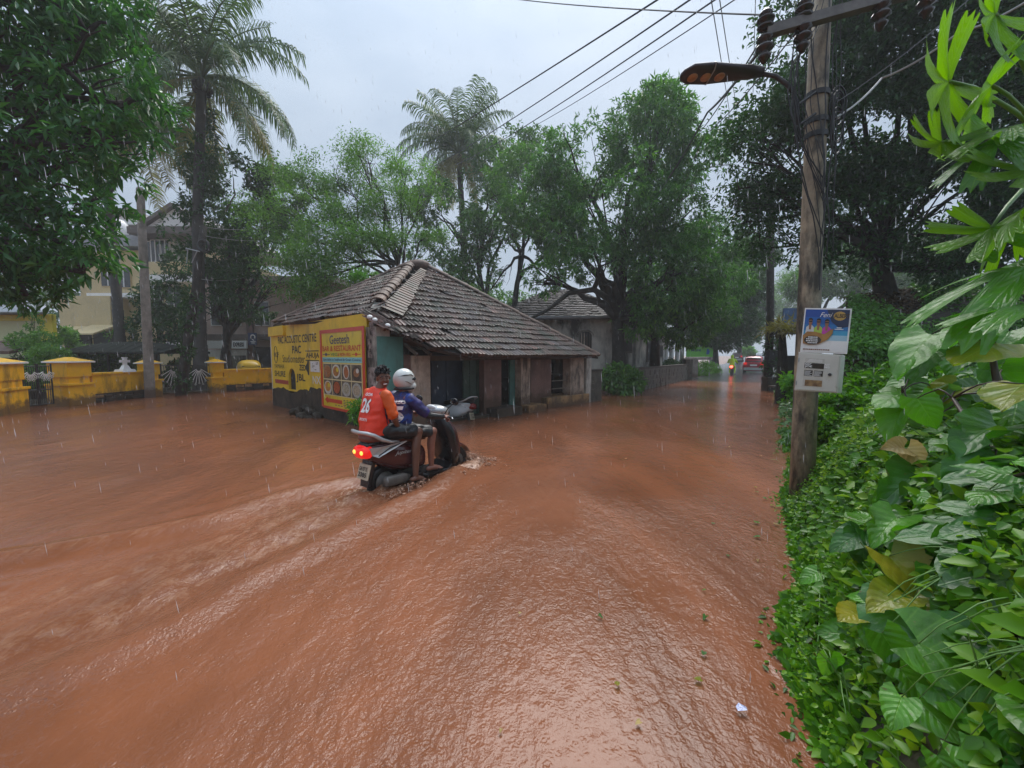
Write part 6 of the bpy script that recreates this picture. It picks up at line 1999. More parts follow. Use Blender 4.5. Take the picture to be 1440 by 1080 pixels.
# near tree at the left edge, trunk just outside the view
lob = lobes_px([(40, 60, 7.2, 135), (120, 30, 7.0, 62), (135, 115, 7.0, 88), (60, 210, 6.8, 110), (150, 195, 6.8, 52), (185, 130, 7.1, 32), (10, 340, 6.6, 90), (85, 320, 6.7, 80), (128, 300, 6.7, 38), (115, 375, 6.6, 38, .6), (35, 405, 6.6, 42, .7), (-90, 150, 7.4, 150), (-80, 330, 7.2, 110), (30, -90, 7.4, 140), (-60, -60, 7.6, 170)])
tb = V(-12.2, 7.6, 0)
tree('broadleaf_tree', 'large dark glossy-leaved tree hanging into the view at the upper left', 'tree', tb, [tb - UP * .2, tb + V(.1, 0, 1.6), tb + V(.5, -.1, 3.2), tb + V(1.2, -.2, 4.4)], .34, lob, 4300, 8, .20, .30, 'f_left', 21, group='broadleaf trees', tw=70, fine=False, droop=.55, gap=-.22, gk=2.6, shell=.35)
# coconut palms
b = gp(283, 545); b.z = 0.0
b = V(b.x, 18.3, 0); b.x = at(283, 530, 18.3).x
pT = palm('tallest coconut palm with ringed trunk and full drooping crown, left of centre', b, [b, at(280, 420, 18.3), at(278, 300, 18.2), at(284, 112, 18.0)], .27, 5.2, 31, 4, 4, nl=60)
b = V(at(172, 520, 21).x, 21, 0.0)
palm('shorter coconut palm with leaning trunk half hidden behind the dark left tree', b, [b, at(163, 400, 21), at(152, 270, 21), at(190, 185, 20.8)], .24, 4.8, 32, 7, 6, nl=54)
b = V(at(653, 480, 29).x, 29, 0)
palm('distant coconut palm rising behind the tiled roof in the middle', b, [b, at(654, 380, 29), at(650, 300, 29), at(645, 218, 29)], .27, 4.7, 42, 5, 8, nl=56)
# dark trees by the left palm
b = V(at(318, 530, 20.5).x, 20.5, 0)
lob = lobes_px([(330, 260, 21, 50), (370, 330, 20.5, 52), (310, 350, 20.5, 48), (345, 410, 20, 52), (300, 430, 20, 34), (395, 270, 21.5, 40), (262, 330, 20.8, 34), (385, 400, 20, 38)])
tree('broadleaf_tree', 'dark forked tree behind the yellow wall, right of the tallest palm', 'tree', b, [b, at(318, 495, 20.5), at(322, 470, 20.5)], .3, lob, 3000, 7, .26, .36, 'f_dark', 31, group='broadleaf trees', tw=40, gap=-.12)
b = V(at(215, 530, 23).x, 23, 0)
lob = lobes_px([(232, 420, 23, 36), (222, 468, 22.5, 36), (256, 370, 23, 24), (250, 460, 22.5, 26)])
tree('broadleaf_tree', 'small dark tree before the apartment block, right of the concrete pole', 'tree', b, [b, at(222, 480, 23)], .16, lob, 900, 6, .26, .4, 'f_dark', 33, group='broadleaf trees', tw=16, gap=-.1)
b = V(at(292, 300, 24).x, 24, 0)
crown('creeper', MAT['f_dark'], pT, lobes_px([(286, 200, 18.3, 17, 2.2), (284, 165, 18.2, 13, 1.6), (296, 250, 18.4, 18, 1.6), (272, 240, 18.4, 15, 1.6), (286, 300, 18.4, 15, 1.6), (262, 290, 18.6, 14, 1.6)]), 600, 6, .2, .4, 34, gap=-.2)
# feathery light tree behind the house
b = V(at(560, 480, 17.5).x, 18.2, 0)
lob = lobes_px([(400, 330, 16.8, 66, .3), (455, 300, 17, 70, .32), (430, 370, 16.2, 70, .3), (500, 345, 17, 74, .3), (475, 255, 17.8, 62, .34), (540, 290, 18, 66, .32), (420, 255, 18, 52, .34), (555, 340, 17.4, 50, .3), (520, 225, 18.4, 46, .36), (435, 405, 15.4, 54, .32), (590, 270, 18.4, 46, .34), (500, 395, 16.2, 54, .28), (570, 235, 18.6, 40, .36), (375, 290, 17.4, 40, .34), (500, 205, 18.6, 26, .5), (600, 330, 18.2, 36, .34)])
tree('feathery_tree', 'airy light-green feathery tree with bare branches showing, behind the yellow lettered wall', 'tree', b, [b, at(566, 400, 18), at(560, 372, 17.9)], .2, lob, 8800, 9, .13, .34, 'f_light', 41, tw=150, limb_r=.07, droop=.25, gap=.02, gk=2.8, shell=.1, spread=1.1, group='light-green trees')
# trees between house and second house
b = V(at(722, 470, 21).x, 21, 0)
lob = lobes_px([(710, 330, 21, 46), (745, 300, 21.5, 50), (690, 400, 21, 30), (765, 380, 20.5, 34), (735, 240, 22.5, 40), (790, 330, 21, 40), (690, 270, 22.5, 34)])
tree('broadleaf_tree', 'slender two-stemmed tree with thin leaves behind the tiled roof', 'tree', b, [b, at(722, 445, 21), at(727, 400, 21), at(735, 360, 21)], .2, lob, 3200, 7, .26, .26, 'f_mid', 43, group='broadleaf trees', tw=40, gap=.0, gk=1.4)
b = V(at(680, 480, 26).x, 26, 0)
lob = lobes_px([(670, 330, 25, 40), (620, 290, 25, 38), (605, 350, 24.5, 34), (690, 240, 27, 44), (720, 215, 28, 40), (640, 390, 24, 36), (760, 215, 28, 36), (648, 330, 26, 42), (605, 285, 25, 40), (700, 300, 26, 44), (665, 385, 25, 40), (735, 260, 27, 42)])
tree('broadleaf_tree', 'mid-green tree tangled round the distant coconut palm', 'tree', b, [b, at(682, 430, 26), at(672, 370, 25.5)], .25, lob, 4200, 7, .26, .36, 'f_mid', 45, group='broadleaf trees', tw=30, gap=-.05)
# the big mango tree over the second house
b = V(at(872, 520, 18.2).x, 18.0, 0)
lob = lobes_px([(815, 230, 18.5, 62), (915, 190, 18.5, 64), (870, 290, 17.5, 80), (960, 290, 17.8, 72), (790, 320, 18, 52), (840, 370, 16.8, 48), (935, 390, 17.5, 74), (990, 370, 18, 56), (1000, 440, 19, 36), (775, 260, 19, 42), (980, 230, 18.8, 42), (905, 440, 17.5, 42), (960, 455, 18.5, 42), (765, 390, 18, 30), (930, 160, 18.8, 44)])
t = tree('mango_tree', 'big spreading mango tree with dark arching branches over the whitewashed house', 'tree', b, [b, at(870, 500, 18), at(868, 450, 18), at(872, 425, 18)], .36, lob, 9000, 8, .25, .25, 'f_mango', 51, tw=70, limb_r=.2, droop=.6, gap=-.2, gk=1.5)
m = MB()
m.tube([at(868, 455, 18), at(862, 425, 17.8), at(835, 407, 17.4), at(800, 412, 17), at(770, 436, 16.6), at(742, 450, 16.3)], [.2, .17, .13, .1, .08, .05], 7)
m.tube([at(835, 407, 17.4), at(846, 380, 17.2), at(832, 345, 17)], [.12, .09, .05], 6)
m.tube([at(863, 440, 18), at(846, 430, 17.9), at(838, 410, 17.6)], [.14, .1, .06], 6)
m.build('low_branch', MAT['bark'], t, True)
b = V(at(921, 520, 21).x, 21, 0)
lob = lobes_px([(925, 400, 21, 40), (1010, 330, 21, 46), (1030, 400, 22, 30), (985, 420, 21, 36)])
tree('mango_tree', 'second mango trunk standing by the porch of the whitewashed house', 'tree', b, [b, at(921, 460, 21), at(925, 430, 21)], .24, lob, 1700, 7, .27, .26, 'f_mango', 53, tw=20, droop=.6, gap=-.2)
# hazy trees down the road
for k, (px, Y_, lb, ls) in enumerate(((1005, 42, 'hazy dark tree overhanging the left of the far road', [(1000, 455, 42, 44), (1030, 430, 42, 40), (1045, 462, 41, 26), (975, 440, 42, 34), (1010, 400, 43, 38)]),
                                  (1040, 62, 'paler tree further along the left of the far road', [(1045, 400, 62, 34), (1060, 430, 62, 26), (1030, 370, 63, 30), (1040, 470, 61, 22)]),
                                  (1092, 75, 'faint tree closing the view at the end of the road', [(1085, 440, 75, 30), (1110, 420, 76, 34), (1070, 465, 75, 20), (1130, 400, 78, 34)]),
                                  (1150, 40, 'hazy tree behind the shack on the right of the road', [(1130, 400, 38, 26), (1180, 380, 38, 44), (1240, 400, 38, 40), (1300, 370, 38, 50)]))):
    b = V(at(px, 500, Y_).x, Y_, .5)
    tree('roadside_tree', lb, 'tree', b, [b, at(px, 480, Y_), at(px, 460, Y_)], .35, lobes_px(ls), 3200, 6, .42, .4, 'f_dark' if k < 2 else 'f_mid', 60 + k, group='trees along the far road', tw=10, gap=-.25, gk=.8)
b = V(at(1004, 500, 38).x, 38, .2)
tree('roadside_tree', 'dense dark tree closing in over the left verge beyond the green sign', 'tree', b, [b, at(1006, 485, 36), at(1012, 462, 32)], .26, lobes_px([(1012, 445, 31, 34), (1034, 405, 32, 40), (1045, 452, 34, 24), (996, 468, 31, 22), (1056, 362, 34, 34), (1020, 480, 33, 16)]), 3200, 6, .34, .4, 'f_dark', 66, group='trees along the far road', tw=12, gap=-.3, gk=.9)
# wooded backdrop behind the houses
for k, (px, Y_, lb, ls) in enumerate(((60, 36, 'dense tree behind the pale green house', [(40, 430, 36, 60), (110, 400, 37, 60), (-40, 400, 36, 80), (120, 455, 35, 40), (20, 330, 38, 70)]),
                                  (470, 34, 'dense green tree behind the painted house', [(450, 430, 32, 50), (520, 420, 33, 50), (400, 440, 31, 40), (360, 470, 31, 40)]),
                                  (620, 36, 'pale green tree low behind the tiled roof', [(620, 420, 36, 40), (680, 430, 36, 40), (740, 440, 36, 34), (790, 450, 36, 34)]))):
    b = V(at(px, 500, Y_).x, Y_, .05)
    tree('background_tree', lb, 'tree', b, [b, at(px, 470, Y_)], .3, lobes_px(ls), 1500, 6, .4, .42, 'f_dark' if k == 0 else 'f_mid', 70 + k, group='trees behind the houses', tw=8, gap=-.3, gk=.8)
# big dark tree over the right side, seen against the sky
b = V(at(1248, 480, 11.5).x, 11.5, .6)
lob = lobes_px([(1050, 210, 11.5, 62), (1050, 300, 12, 46), (1120, 130, 11, 80), (1110, 250, 11.5, 62), (1200, 60, 10.5, 90), (1220, 180, 10.5, 85), (1200, 300, 11, 66), (1300, 30, 10, 90), (1310, 150, 10, 90), (1300, 280, 10.5, 80), (1400, 60, 9.6, 95), (1400, 200, 9.6, 95), (1390, 320, 10, 66), (1240, 370, 11, 44), (1330, 370, 10.5, 44), (1480, 100, 9.5, 110), (1480, 280, 9.5, 100), (1130, 20, 11, 60), (1250, -90, 10.5, 120), (1400, -90, 10, 120), (1150, 350, 11.5, 36), (1040, 255, 11.8, 40), (1075, 340, 12, 36), (1090, 190, 11.5, 50), (1170, 215, 10.8, 60), (1260, 240, 10.6, 60)])
t = tree('broadleaf_tree', 'great dark tree spreading over the right side of the road against the sky', 'tree', b, [b - UP * .6, at(1248, 420, 11.5), at(1236, 370, 11.5), at(1245, 340, 11.4)], .34, lob, 17000, 8, .15, .45, 'f_dark', 81, group='broadleaf trees', tw=150, limb_r=.085, droop=.3, gap=-.09, gk=2.6, shell=.15, spread=.8)
m = MB()
m.tube([at(1245, 360, 11.4), at(1215, 345, 11.2), at(1185, 332, 11.1), at(1140, 322, 11.2)], [.15, .12, .09, .05], 7)
m.tube([at(1245, 375, 11.4), at(1300, 378, 10.8), at(1370, 372, 10.4), at(1450, 380, 10)], [.14, .12, .1, .06], 7)
m.build('low_branch', MAT['bark'], t, True)
bush('bank_shrub', 'tall leafy bush pressing against the pole under the meter box', 'bush', lobes_px([(1172, 600, 4.7, 30), (1186, 575, 4.9, 30), (1165, 650, 4.5, 28), (1205, 620, 4.6, 42), (1160, 690, 4.35, 22), (1212, 580, 5.0, 36)]), 1700, 5, .062, .7, 'f_bank', 111, 'bushes on the bank', fine=True, droop=.5, shell=.6, gap=-.35)
bush('bank_shrub', 'bush on the bank below the overgrown shed roof', 'bush', lobes_px([(1240, 560, 5.2, 42), (1275, 535, 5.4, 36), (1250, 600, 4.8, 42), (1215, 548, 5.5, 28), (1300, 520, 5.6, 30)]), 1500, 5, .08, .7, 'f_bank', 112, 'bushes on the bank', fine=True, droop=.5, shell=.6, gap=-.35, lvar=-.1)
bush('bank_shrub', 'ragged low bush sprawling over the water edge below the pole', 'bush', lobes_px([(1145, 770, 3.3, 24), (1160, 740, 3.5, 26), (1150, 830, 2.7, 26), (1165, 880, 2.3, 30), (1178, 800, 2.9, 34), (1135, 800, 3.0, 12)]), 900, 5, .05, .6, 'f_bank', 113, 'bushes on the bank', fine=True, droop=.5, shell=.4, gap=-.15, spread=.8, lvar=.1)
# shrubs and hedges
bush('shrub', 'bright leafy shrub growing beside the narrow gate', 'shrub', lobes_px([(42, 500, 13.6, 24), (60, 480, 13.8, 18), (68, 500, 13.4, 20), (30, 478, 14, 14), (62, 530, 13.2, 22), (48, 455, 14, 8, 2.2)]), 1100, 6, .11, .4, 'f_mid', 91, 'garden shrubs', lvar=.15)
bush('shrub', 'row of green shrubs under the dark shelter', 'shrub', lobes_px([(110, 508, 18.6, 20), (140, 505, 18.8, 22), (95, 500, 19, 18), (165, 512, 18.5, 18), (190, 510, 18.5, 16)]), 900, 6, .16, .4, 'f_mid', 92, 'garden shrubs')
bush('shrub', 'light green shrub crown showing above the dark shelter', 'shrub', lobes_px([(94, 470, 21.2, 12), (112, 478, 21.2, 16), (148, 474, 21.4, 12), (125, 480, 21.2, 14)]), 420, 6, .18, .4, 'f_light', 93, 'garden shrubs')
bush('shrub', 'dark bush filling the wide gate behind the leaning pole', 'shrub', lobes_px([(236, 530, 18.4, 12), (270, 528, 18.6, 16), (287, 532, 18.6, 14), (250, 515, 19, 12)]), 500, 5, .14, .45, 'f_dark', 94, 'garden shrubs')
bush('broadleaf_bush', 'bright broad-leaved bush in front of the low stone wall', 'bush', lobes_px([(872, 528, 16.6, 18), (890, 535, 16.3, 14), (858, 535, 16.6, 14), (876, 545, 16.2, 14), (845, 532, 16.6, 10)]), 420, 6, .26, .42, 'f_mid', 95, lvar=.2)
bush('hedge', 'bright green clipped hedge beside the far road', 'hedge', lobes_px([(984, 518, 31, 13, 1), (994, 518, 32.5, 12, 1), (1002, 519, 34, 11, 1), (977, 521, 30.3, 8, 1)]), 1300, 5, .13, .6, 'f_hedge', 96)
bush('shrub', 'round dark shrub behind the low wall near the porch', 'shrub', lobes_px([(944, 512, 27, 9), (938, 516, 26.5, 8)]), 260, 5, .16, .5, 'f_dark', 97, 'garden shrubs')
bush('shrub', 'second round shrub behind the low wall, nearer the stone gate pillar', 'shrub', lobes_px([(963, 511, 29, 7)]), 160, 5, .16, .5, 'f_dark', 98, 'garden shrubs')
bush('bright_bush', 'pale green bush glowing in the haze far up the road', 'bush', lobes_px([(1051, 493, 66, 8), (1058, 497, 66, 6)]), 260, 5, .4, .6, 'f_hedge', 99)
bush('weed', 'small weed sprouting on the roof slope near the peak', 'weed', [(onpl(506, 393, apx, nL) + nL * .12, .3, .3, .14)], 90, 5, .11, .45, 'f_hedge', 100, 'weeds on the roof', stems=False)
bush('weed', 'small weed sprouting low on the left of the roof slope', 'weed', [(onpl(432, 424, apx, nL) + nL * .12, .3, .3, .16)], 90, 5, .11, .45, 'f_hedge', 101, 'weeds on the roof', stems=False)
bush('weed', 'yellow-green weed growing at the foot of the restaurant sign', 'weed', lobes_px([(506, 575, 8.3, 10), (503, 583, 8.25, 6)]), 60, 5, .16, .22, 'f_hedge', 102, stems=True)
bush('weed', 'yellow-leaved creeper on the posts beside the meter box', 'weed', lobes_px([(1112, 540, 9.5, 7), (1113, 556, 9.5, 6), (1104, 532, 9.8, 6)]), 60, 4, .16, .6, 'f_hedge', 103, stems=True)
# ------------------------------------------------------------------ the right-hand bank of plants
r = np.random.default_rng(77)
def bank_leaves(name, label, n, s_rng, d_rng, ln, ratio, lift, mat, seed, vbias=0.0, cat='ground cover'):
    r = np.random.default_rng(seed)
    s = s_rng[0] + (s_rng[1] - s_rng[0]) * r.random(n) ** 1.2
    d = d_rng[0] + (d_rng[1] - d_rng[0]) * r.random(n) ** 1.15
    x, y = edge_at(s)
    wob = .16 * fnoise(x, y, 2.2, seed) + .08 * fnoise(x, y, 6, seed + 1)
    dd_ = d + .13 * fnoise(x, y, 4.0, 999) * np.exp(-np.clip(d, 0, 9) / .5)
    X_, Y_ = x + BN[0] * dd_, y + BN[1] * dd_
    top = bank_h(s, d + wob) + .12 * fnoise(X_, Y_, 3.1, seed + 2)
    z = top + lift[0] + (lift[1] - lift[0]) * r.random(n)
    p = np.stack([X_, Y_, np.maximum(z, .01)], 1)
    g = n3(p, 2.4, seed + 4) - (.45 * (name == 'trailing_weeds'))
    k = (g > -.45) & (np.hypot(p[:, 0], p[:, 1]) > .75)
    p = p[k]; m = len(p)
    a = unit(r.normal(size=(m, 3)) * .75 + np.array([-.55, .25, -.25]))
    s_ = unit(np.cross(a, np.array([-.35, -.25, 1.0]) + r.normal(size=a.shape) * .35))
    l = ln * r.uniform(.55, 1.35, m)
    v = np.clip(.4 + .3 * n3(p, 1.8, seed + 6) + .17 * r.normal(size=m) + vbias, 0, 1)
    o = link(name, leaves_mesh(name, p, a, s_, l, l * ratio, v, .18, fine=True), MAT[mat])
    return tag(o, label, cat, kind='stuff')
bank_leaves('ground_cover', 'dense small-leaved wet ground cover on the bank', 34000, (0.8, 9.5), (-.12, 1.5), .055, .72, (-.02, .10), 'f_bank', 201)
bank_leaves('bank_weeds', 'taller mixed weeds mounded on the bank round the pole', 9000, (1.0, 8.5), (.12, 2.6), .085, .6, (.0, .22), 'f_bank', 202, .12)
bank_leaves('trailing_weeds', 'trailing weeds dipping into the flood along the edge', 1100, (0.9, 9.0), (-.22, .2), .042, .5, (.0, .05), 'f_bank', 203, -.05)
bank_leaves('verge_weeds', 'rank weeds along the verge beyond the pole', 6000, (7.5, 22), (-.1, 3.5), .11, .6, (0, .35), 'f_mid', 204)
bank_leaves('slope_cover', 'dark leafy cover on the slope behind the big leaves', 9000, (1.2, 9), (1.2, 5.5), .11, .7, (0, .25), 'f_creep', 205)
bank_leaves('near_weeds', 'fresh mixed weeds under the big leaves at the near end of the bank', 7000, (0.75, 2.6), (-.06, 1.1), .05, .62, (0, .2), 'f_bank', 206, .1)
bank_leaves('fine_weeds', 'fine lime-green weeds and seedlings laced through the bank', 26000, (0.8, 7.0), (-.1, 1.25), .028, .62, (.0, .16), 'f_bank', 208, .18)
# thin stalks among the weeds
m = MB()
rs = random.Random(9)
for i in range(260):
    s, d = rs.uniform(1.0, 7.5), rs.uniform(-.05, 1.3)
    p = bank_pt(s, d, -.05)
    if math.hypot(p.x, p.y) < .8: continue
    e = p + V(rs.uniform(-.25, .08), rs.uniform(-.15, .15), rs.uniform(.12, .34))
    m.tube(bez(p, e, rs.uniform(0, .05), 4, .01, rs), [.004, .004, .003, .003, .002], 4)
tag(m.build('weed_stalks', MAT['stem_green']), 'thin green weed stalks on the bank', 'stalks', kind='stuff')

def uv_mesh(me, uvs):
    l = me.uv_layers.new(name='UVMap')
    vi = np.empty(len(me.loops), np.int32)
    me.loops.foreach_get('vertex_index', vi)
    l.data.foreach_set('uv', np.ascontiguousarray(uvs[vi], np.float32).ravel())
    return me
def heart_leaf(L_=1.0, W=.86, cup=.10, droop=.25, wave=.02, seed=0, lob=.16, nu=10, nv=16, teeth=.012):
    """broad heart-shaped blade, base notch at the origin, tip along +Y"""
    r = random.Random(seed)
    ph = r.uniform(0, 6)
    bites = [(r.uniform(.2, .9), r.choice((-1, 1)), r.uniform(.12, .5), r.uniform(.03, .07)) for _ in range(seed % 4)]
    vs, uv, fs = [], [], []
    for j in range(nv + 1):
        t = j / nv
        w = W * .5 * (math.sin(PI * (t * .93 + .07) ** .62) ** .78) if t < 1 else 0.0
        w = max(0.0, w)
        for i in range(-nu // 2, nu // 2 + 1):
            u = i / (nu / 2)
            y = t - lob * (abs(u) ** 1.4) * (1 - t) ** 2 * 1.5
            ww = w * (1 + teeth * 3 * math.sin(t * 55 + abs(u)) * (abs(u) > .95))
            for tb_, sb_, db_, wb_ in bites:
                if u * sb_ > .3: ww *= 1 - db_ * math.exp(-((t - tb_) / wb_) ** 2) * abs(u)
            x = u * ww
            z = cup * abs(u) ** 1.5 * w * 2 - droop * t * t + wave * math.sin(t * 15 - abs(u) * 6) * abs(u) + wave * 1.6 * math.sin(t * 5 + ph + u * 2) * abs(u)
            vs.append((x * L_, y * L_, z * L_))
            uv.append((.5 + u * .5, t))
    k = nu + 1
    for j in range(nv):
        for i in range(nu): fs.append((j * k + i, j * k + i + 1, (j + 1) * k + i + 1, (j + 1) * k + i))
    me = bpy.data.meshes.new('leaf_blade')
    me.from_pydata(vs, [], fs)
    me.polygons.foreach_set('use_smooth', np.ones(len(fs), bool))
    return uv_mesh(me, np.array(uv))
def palm_leaf(seed=0, lobes=7, deep=.62, sub=.2, droop=.32, span=300, cup=.06):
    """lobed papaya blade, petiole joint at the origin, middle lobe along +Y"""
    r = random.Random(seed)
    vs, uv, fs = [(0, 0, 0)], [(.5, 0)], []
    na = lobes * 20
    nr = 6
    for a in range(na + 1):
        q = a / na
        th = R(90 - span / 2 + span * q)
        k = q * lobes
        c = k - math.floor(k) - .5
        ml = 1 - .38 * abs((math.floor(min(k, lobes - .01)) + .5) / lobes - .5) * 2
        sh = max(0.0, 1 - (abs(c) * 2) ** 1.1)
        sublobe = sub * max(0, math.cos((abs(c) * 2 - .42) * 6.5)) * (abs(c) > .10)
        R_ = ml * (1 - deep + deep * (sh ** 1.15) + sublobe * .45)
        for j in range(1, nr + 1):
            u = j / nr
            rr = R_ * u
            z = -droop * rr * rr + cup * (abs(c) * 2 - .5) * u * .8 + .02 * math.sin(q * 30 + seed)
            vs.append((rr * math.cos(th), rr * math.sin(th), z))
            uv.append((.5 + c * .9 * (1 if True else 0), u))
    for a in range(na):
        b0, b1 = 1 + a * nr, 1 + (a + 1) * nr
        fs.append((0, b1, b0))
        for j in range(nr - 1): fs.append((b0 + j, b1 + j, b1 + j + 1, b0 + j + 1))
    me = bpy.data.meshes.new('papaya_blade')
    me.from_pydata(vs, [], fs)
    me.polygons.foreach_set('use_smooth', np.ones(len(fs), bool))
    return uv_mesh(me, np.array(uv))
HL = [heart_leaf(seed=k, W=.8 + .06 * (k % 3), cup=(.10, .22, -.05, .3)[k % 4], droop=(.18, .3, .12, .4)[k % 4]) for k in range(9)]
LM = ['L_green', 'L_bright', 'L_yellow', 'L_dark', 'L_dry']
HLM = {}
def blade(k, mat):
    if (k, mat) not in HLM:
        q = HL[k].copy(); q.materials.append(MAT[mat]); HLM[(k, mat)] = q
    return HLM[(k, mat)]
def place_leaf(name, me, parent, P, tipdir, nrm, size):
    """blade base at P, tip pointing along tipdir, upper face towards nrm"""
    y = Vector(tipdir).normalized()
    z = Vector(nrm); z = (z - y * z.dot(y)).normalized()
    x = y.cross(z)
    Mx = Matrix(((x.x, y.x, z.x, P.x), (x.y, y.y, z.y, P.y), (x.z, y.z, z.z, P.z), (0, 0, 0, 1))) @ Matrix.Diagonal((size, size, size, 1))
    o = bpy.data.objects.new(name, me); col.objects.link(o); o.parent = parent
    WM[o] = Mx; o.matrix_local = WM[parent].inverted() @ Mx
    return o
# broad-leaved plants: (label, root (s, d), stem height, [ (px, py, depth, tip px, tip py, dtip depth, size, mat, normal) ])
CAMV = Vector((0, 0, CAM_H))
def plant(label, root, leaves, cat='plant', stemr=.012, group=None, name='broadleaf_plant', stem='stem', main=None):
    if main is None and stem == 'stem': stem, stemr = 'stem_green', .007
    b = bank_pt(*root) if isinstance(root, tuple) else Vector(root)
    t = thing(name, label, cat, tuple(b), 0, group)
    if main:
        pts = [b - UP * .1] + [at(*q) for q in main]
        m = MB(); m.tube(pts, [stemr * 1.7 * (1 - .55 * i / (len(pts) - 1)) for i in range(len(pts))], 7); m.build('stem', MAT[stem], t, True)
    else:
        pts = [b, b + UP * .25]
    rs = random.Random(label)
    m = MB()
    for k, lf in enumerate(leaves):
        px, py, Y_, tx, ty, dY, size, mat = lf[:8]
        P = at(px, py, Y_)
        T = at(tx, ty, Y_ + dY)
        d = (T - P)
        up = lf[8] if len(lf) > 8 else 'u'
        to_cam = (CAMV - P).normalized()
        nrm = {'u': Vector((0, 0, 1)) + to_cam * .55, 'c': to_cam + Vector((0, 0, .35)), 'l': Vector((-.8, -.1, .7)), 'd': -to_cam * .6 + Vector((0, 0, .8)), 'b': -to_cam + Vector((0, 0, .2))}[up]
        place_leaf('leaf', blade(rs.randrange(9), mat), t, P, d, nrm, size * .88)
        # petiole from the nearest stem point
        s_ = min(pts, key=lambda q: (q - P).length) if main else b + V(rs.uniform(-.05, .05), rs.uniform(-.05, .05), .1)
        m.tube(bez(s_, P, .05, 5, .01, rs), [stemr * .5, stemr * .42, stemr * .38, stemr * .34, stemr * .3, stemr * .25], 5)
    m.build('petiole', MAT[stem], t, True)
    return t
plant('tall purple-stemmed plant with large folded leaves behind the blue poster', (3.4, 1.5),
      [(1310, 470, 2.9, 1252, 525, -.1, .52, 'L_green', 'l'), (1392, 455, 2.7, 1312, 478, -.15, .50, 'L_green', 'l'), (1400, 482, 2.6, 1325, 512, -.1, .42, 'L_yellow', 'u'), (1312, 492, 2.9, 1268, 540, 0, .36, 'L_green', 'l'), (1360, 490, 3.0, 1330, 520, -.1, .34, 'L_green', 'u'), (1420, 465, 2.8, 1390, 500, -.1, .40, 'L_green', 'c'), (1345, 500, 3.2, 1300, 505, 0, .3, 'L_bright', 'u'), (1405, 520, 2.7, 1450, 560, -.1, .36, 'L_green', 'c')],
      main=[(1420, 640, 2.5), (1405, 560, 2.55), (1392, 480, 2.6), (1390, 452, 2.65)], stemr=.016, group='purple-stemmed plants')
plant('purple-stemmed plant with yellow-green leaves left of the tall one', (3.2, 1.0),
      [(1268, 552, 2.8, 1216, 578, -.1, .30, 'L_bright', 'u'), (1275, 568, 2.75, 1238, 610, -.05, .34, 'L_bright', 'l'), (1310, 545, 2.9, 1270, 560, -.05, .26, 'L_green', 'u'), (1350, 545, 2.8, 1305, 565, 0, .32, 'L_yellow', 'u'), (1330, 555, 2.8, 1360, 580, -.1, .28, 'L_bright', 'c'), (1285, 530, 3.1, 1255, 540, 0, .26, 'L_green', 'u'), (1375, 550, 2.8, 1345, 552, -.05, .3, 'L_green', 'c')],
      main=[(1370, 645, 2.55), (1310, 600, 2.7), (1268, 553, 2.8)], stemr=.013, group='purple-stemmed plants')
plant('thin purple-stemmed plant with glossy silver-wet leaves at mid bank', (2.9, 1.1),
      [(1405, 600, 2.0, 1322, 622, -.1, .36, 'L_dark', 'u'), (1400, 640, 1.9, 1318, 668, -.08, .36, 'L_dark', 'u'), (1360, 660, 2.0, 1410, 672, -.15, .3, 'L_green', 'u'), (1430, 565, 2.1, 1420, 612, -.1, .3, 'L_green', 'c'), (1345, 618, 2.2, 1300, 634, -.05, .22, 'L_green', 'u'), (1290, 560, 2.5, 1330, 620, -.1, .24, 'L_green', 'c'), (1440, 540, 2.0, 1405, 560, -.1, .34, 'L_yellow', 'd'), (1375, 695, 1.9, 1330, 700, -.1, .3, 'L_green', 'u')],
      main=[(1400, 690, 2.0), (1390, 640, 2.05), (1340, 560, 2.3)], stemr=.012, group='purple-stemmed plants')
plant('low vine of broad dark leaves beside the dry straw-coloured leaf', (2.6, .6),
      [(1290, 665, 2.2, 1240, 700, -.1, .34, 'L_dark', 'c'), (1330, 685, 2.1, 1290, 720, -.12, .30, 'L_dark', 'u'), (1275, 700, 2.2, 1232, 705, -.05, .26, 'L_green', 'u'), (1355, 705, 1.95, 1325, 735, -.1, .24, 'L_green', 'u'), (1392, 700, 1.9, 1440, 735, -.1, .3, 'L_green', 'u'), (1300, 720, 2.0, 1330, 730, -.1, .2, 'L_green', 'u'), (1262, 640, 2.4, 1310, 655, -.1, .26, 'L_green', 'u')], group='low leafy vines')
plant('withered straw-coloured leaf pair hanging on a dry stalk', (2.7, .5),
      [(1272, 630, 2.25, 1246, 626, -.05, .17, 'L_dry', 'c'), (1276, 630, 2.25, 1290, 644, -.05, .15, 'L_dry', 'c')], stemr=.008)
plant('vine with bright heart-shaped leaves in the middle of the near bank', (2.0, .55),
      [(1262, 728, 1.85, 1225, 752, -.1, .25, 'L_green', 'u'), (1300, 738, 1.8, 1335, 775, -.15, .26, 'L_green', 'u'), (1280, 735, 1.85, 1262, 775, -.1, .25, 'L_green', 'c'), (1320, 755, 1.75, 1312, 760, -.1, .10, 'L_bright', 'c'), (1330, 756, 1.75, 1330, 765, -.1, .10, 'L_bright', 'c'), (1360, 790, 1.6, 1350, 842, -.1, .24, 'L_green', 'c'), (1355, 832, 1.5, 1340, 898, -.06, .25, 'L_bright', 'c'), (1325, 795, 1.65, 1310, 828, -.06, .2, 'L_green', 'c'), (1375, 770, 1.7, 1400, 800, -.1, .2, 'L_green', 'u'), (1345, 775, 1.7, 1330, 800, -.05, .18, 'L_green', 'u')], group='low leafy vines')
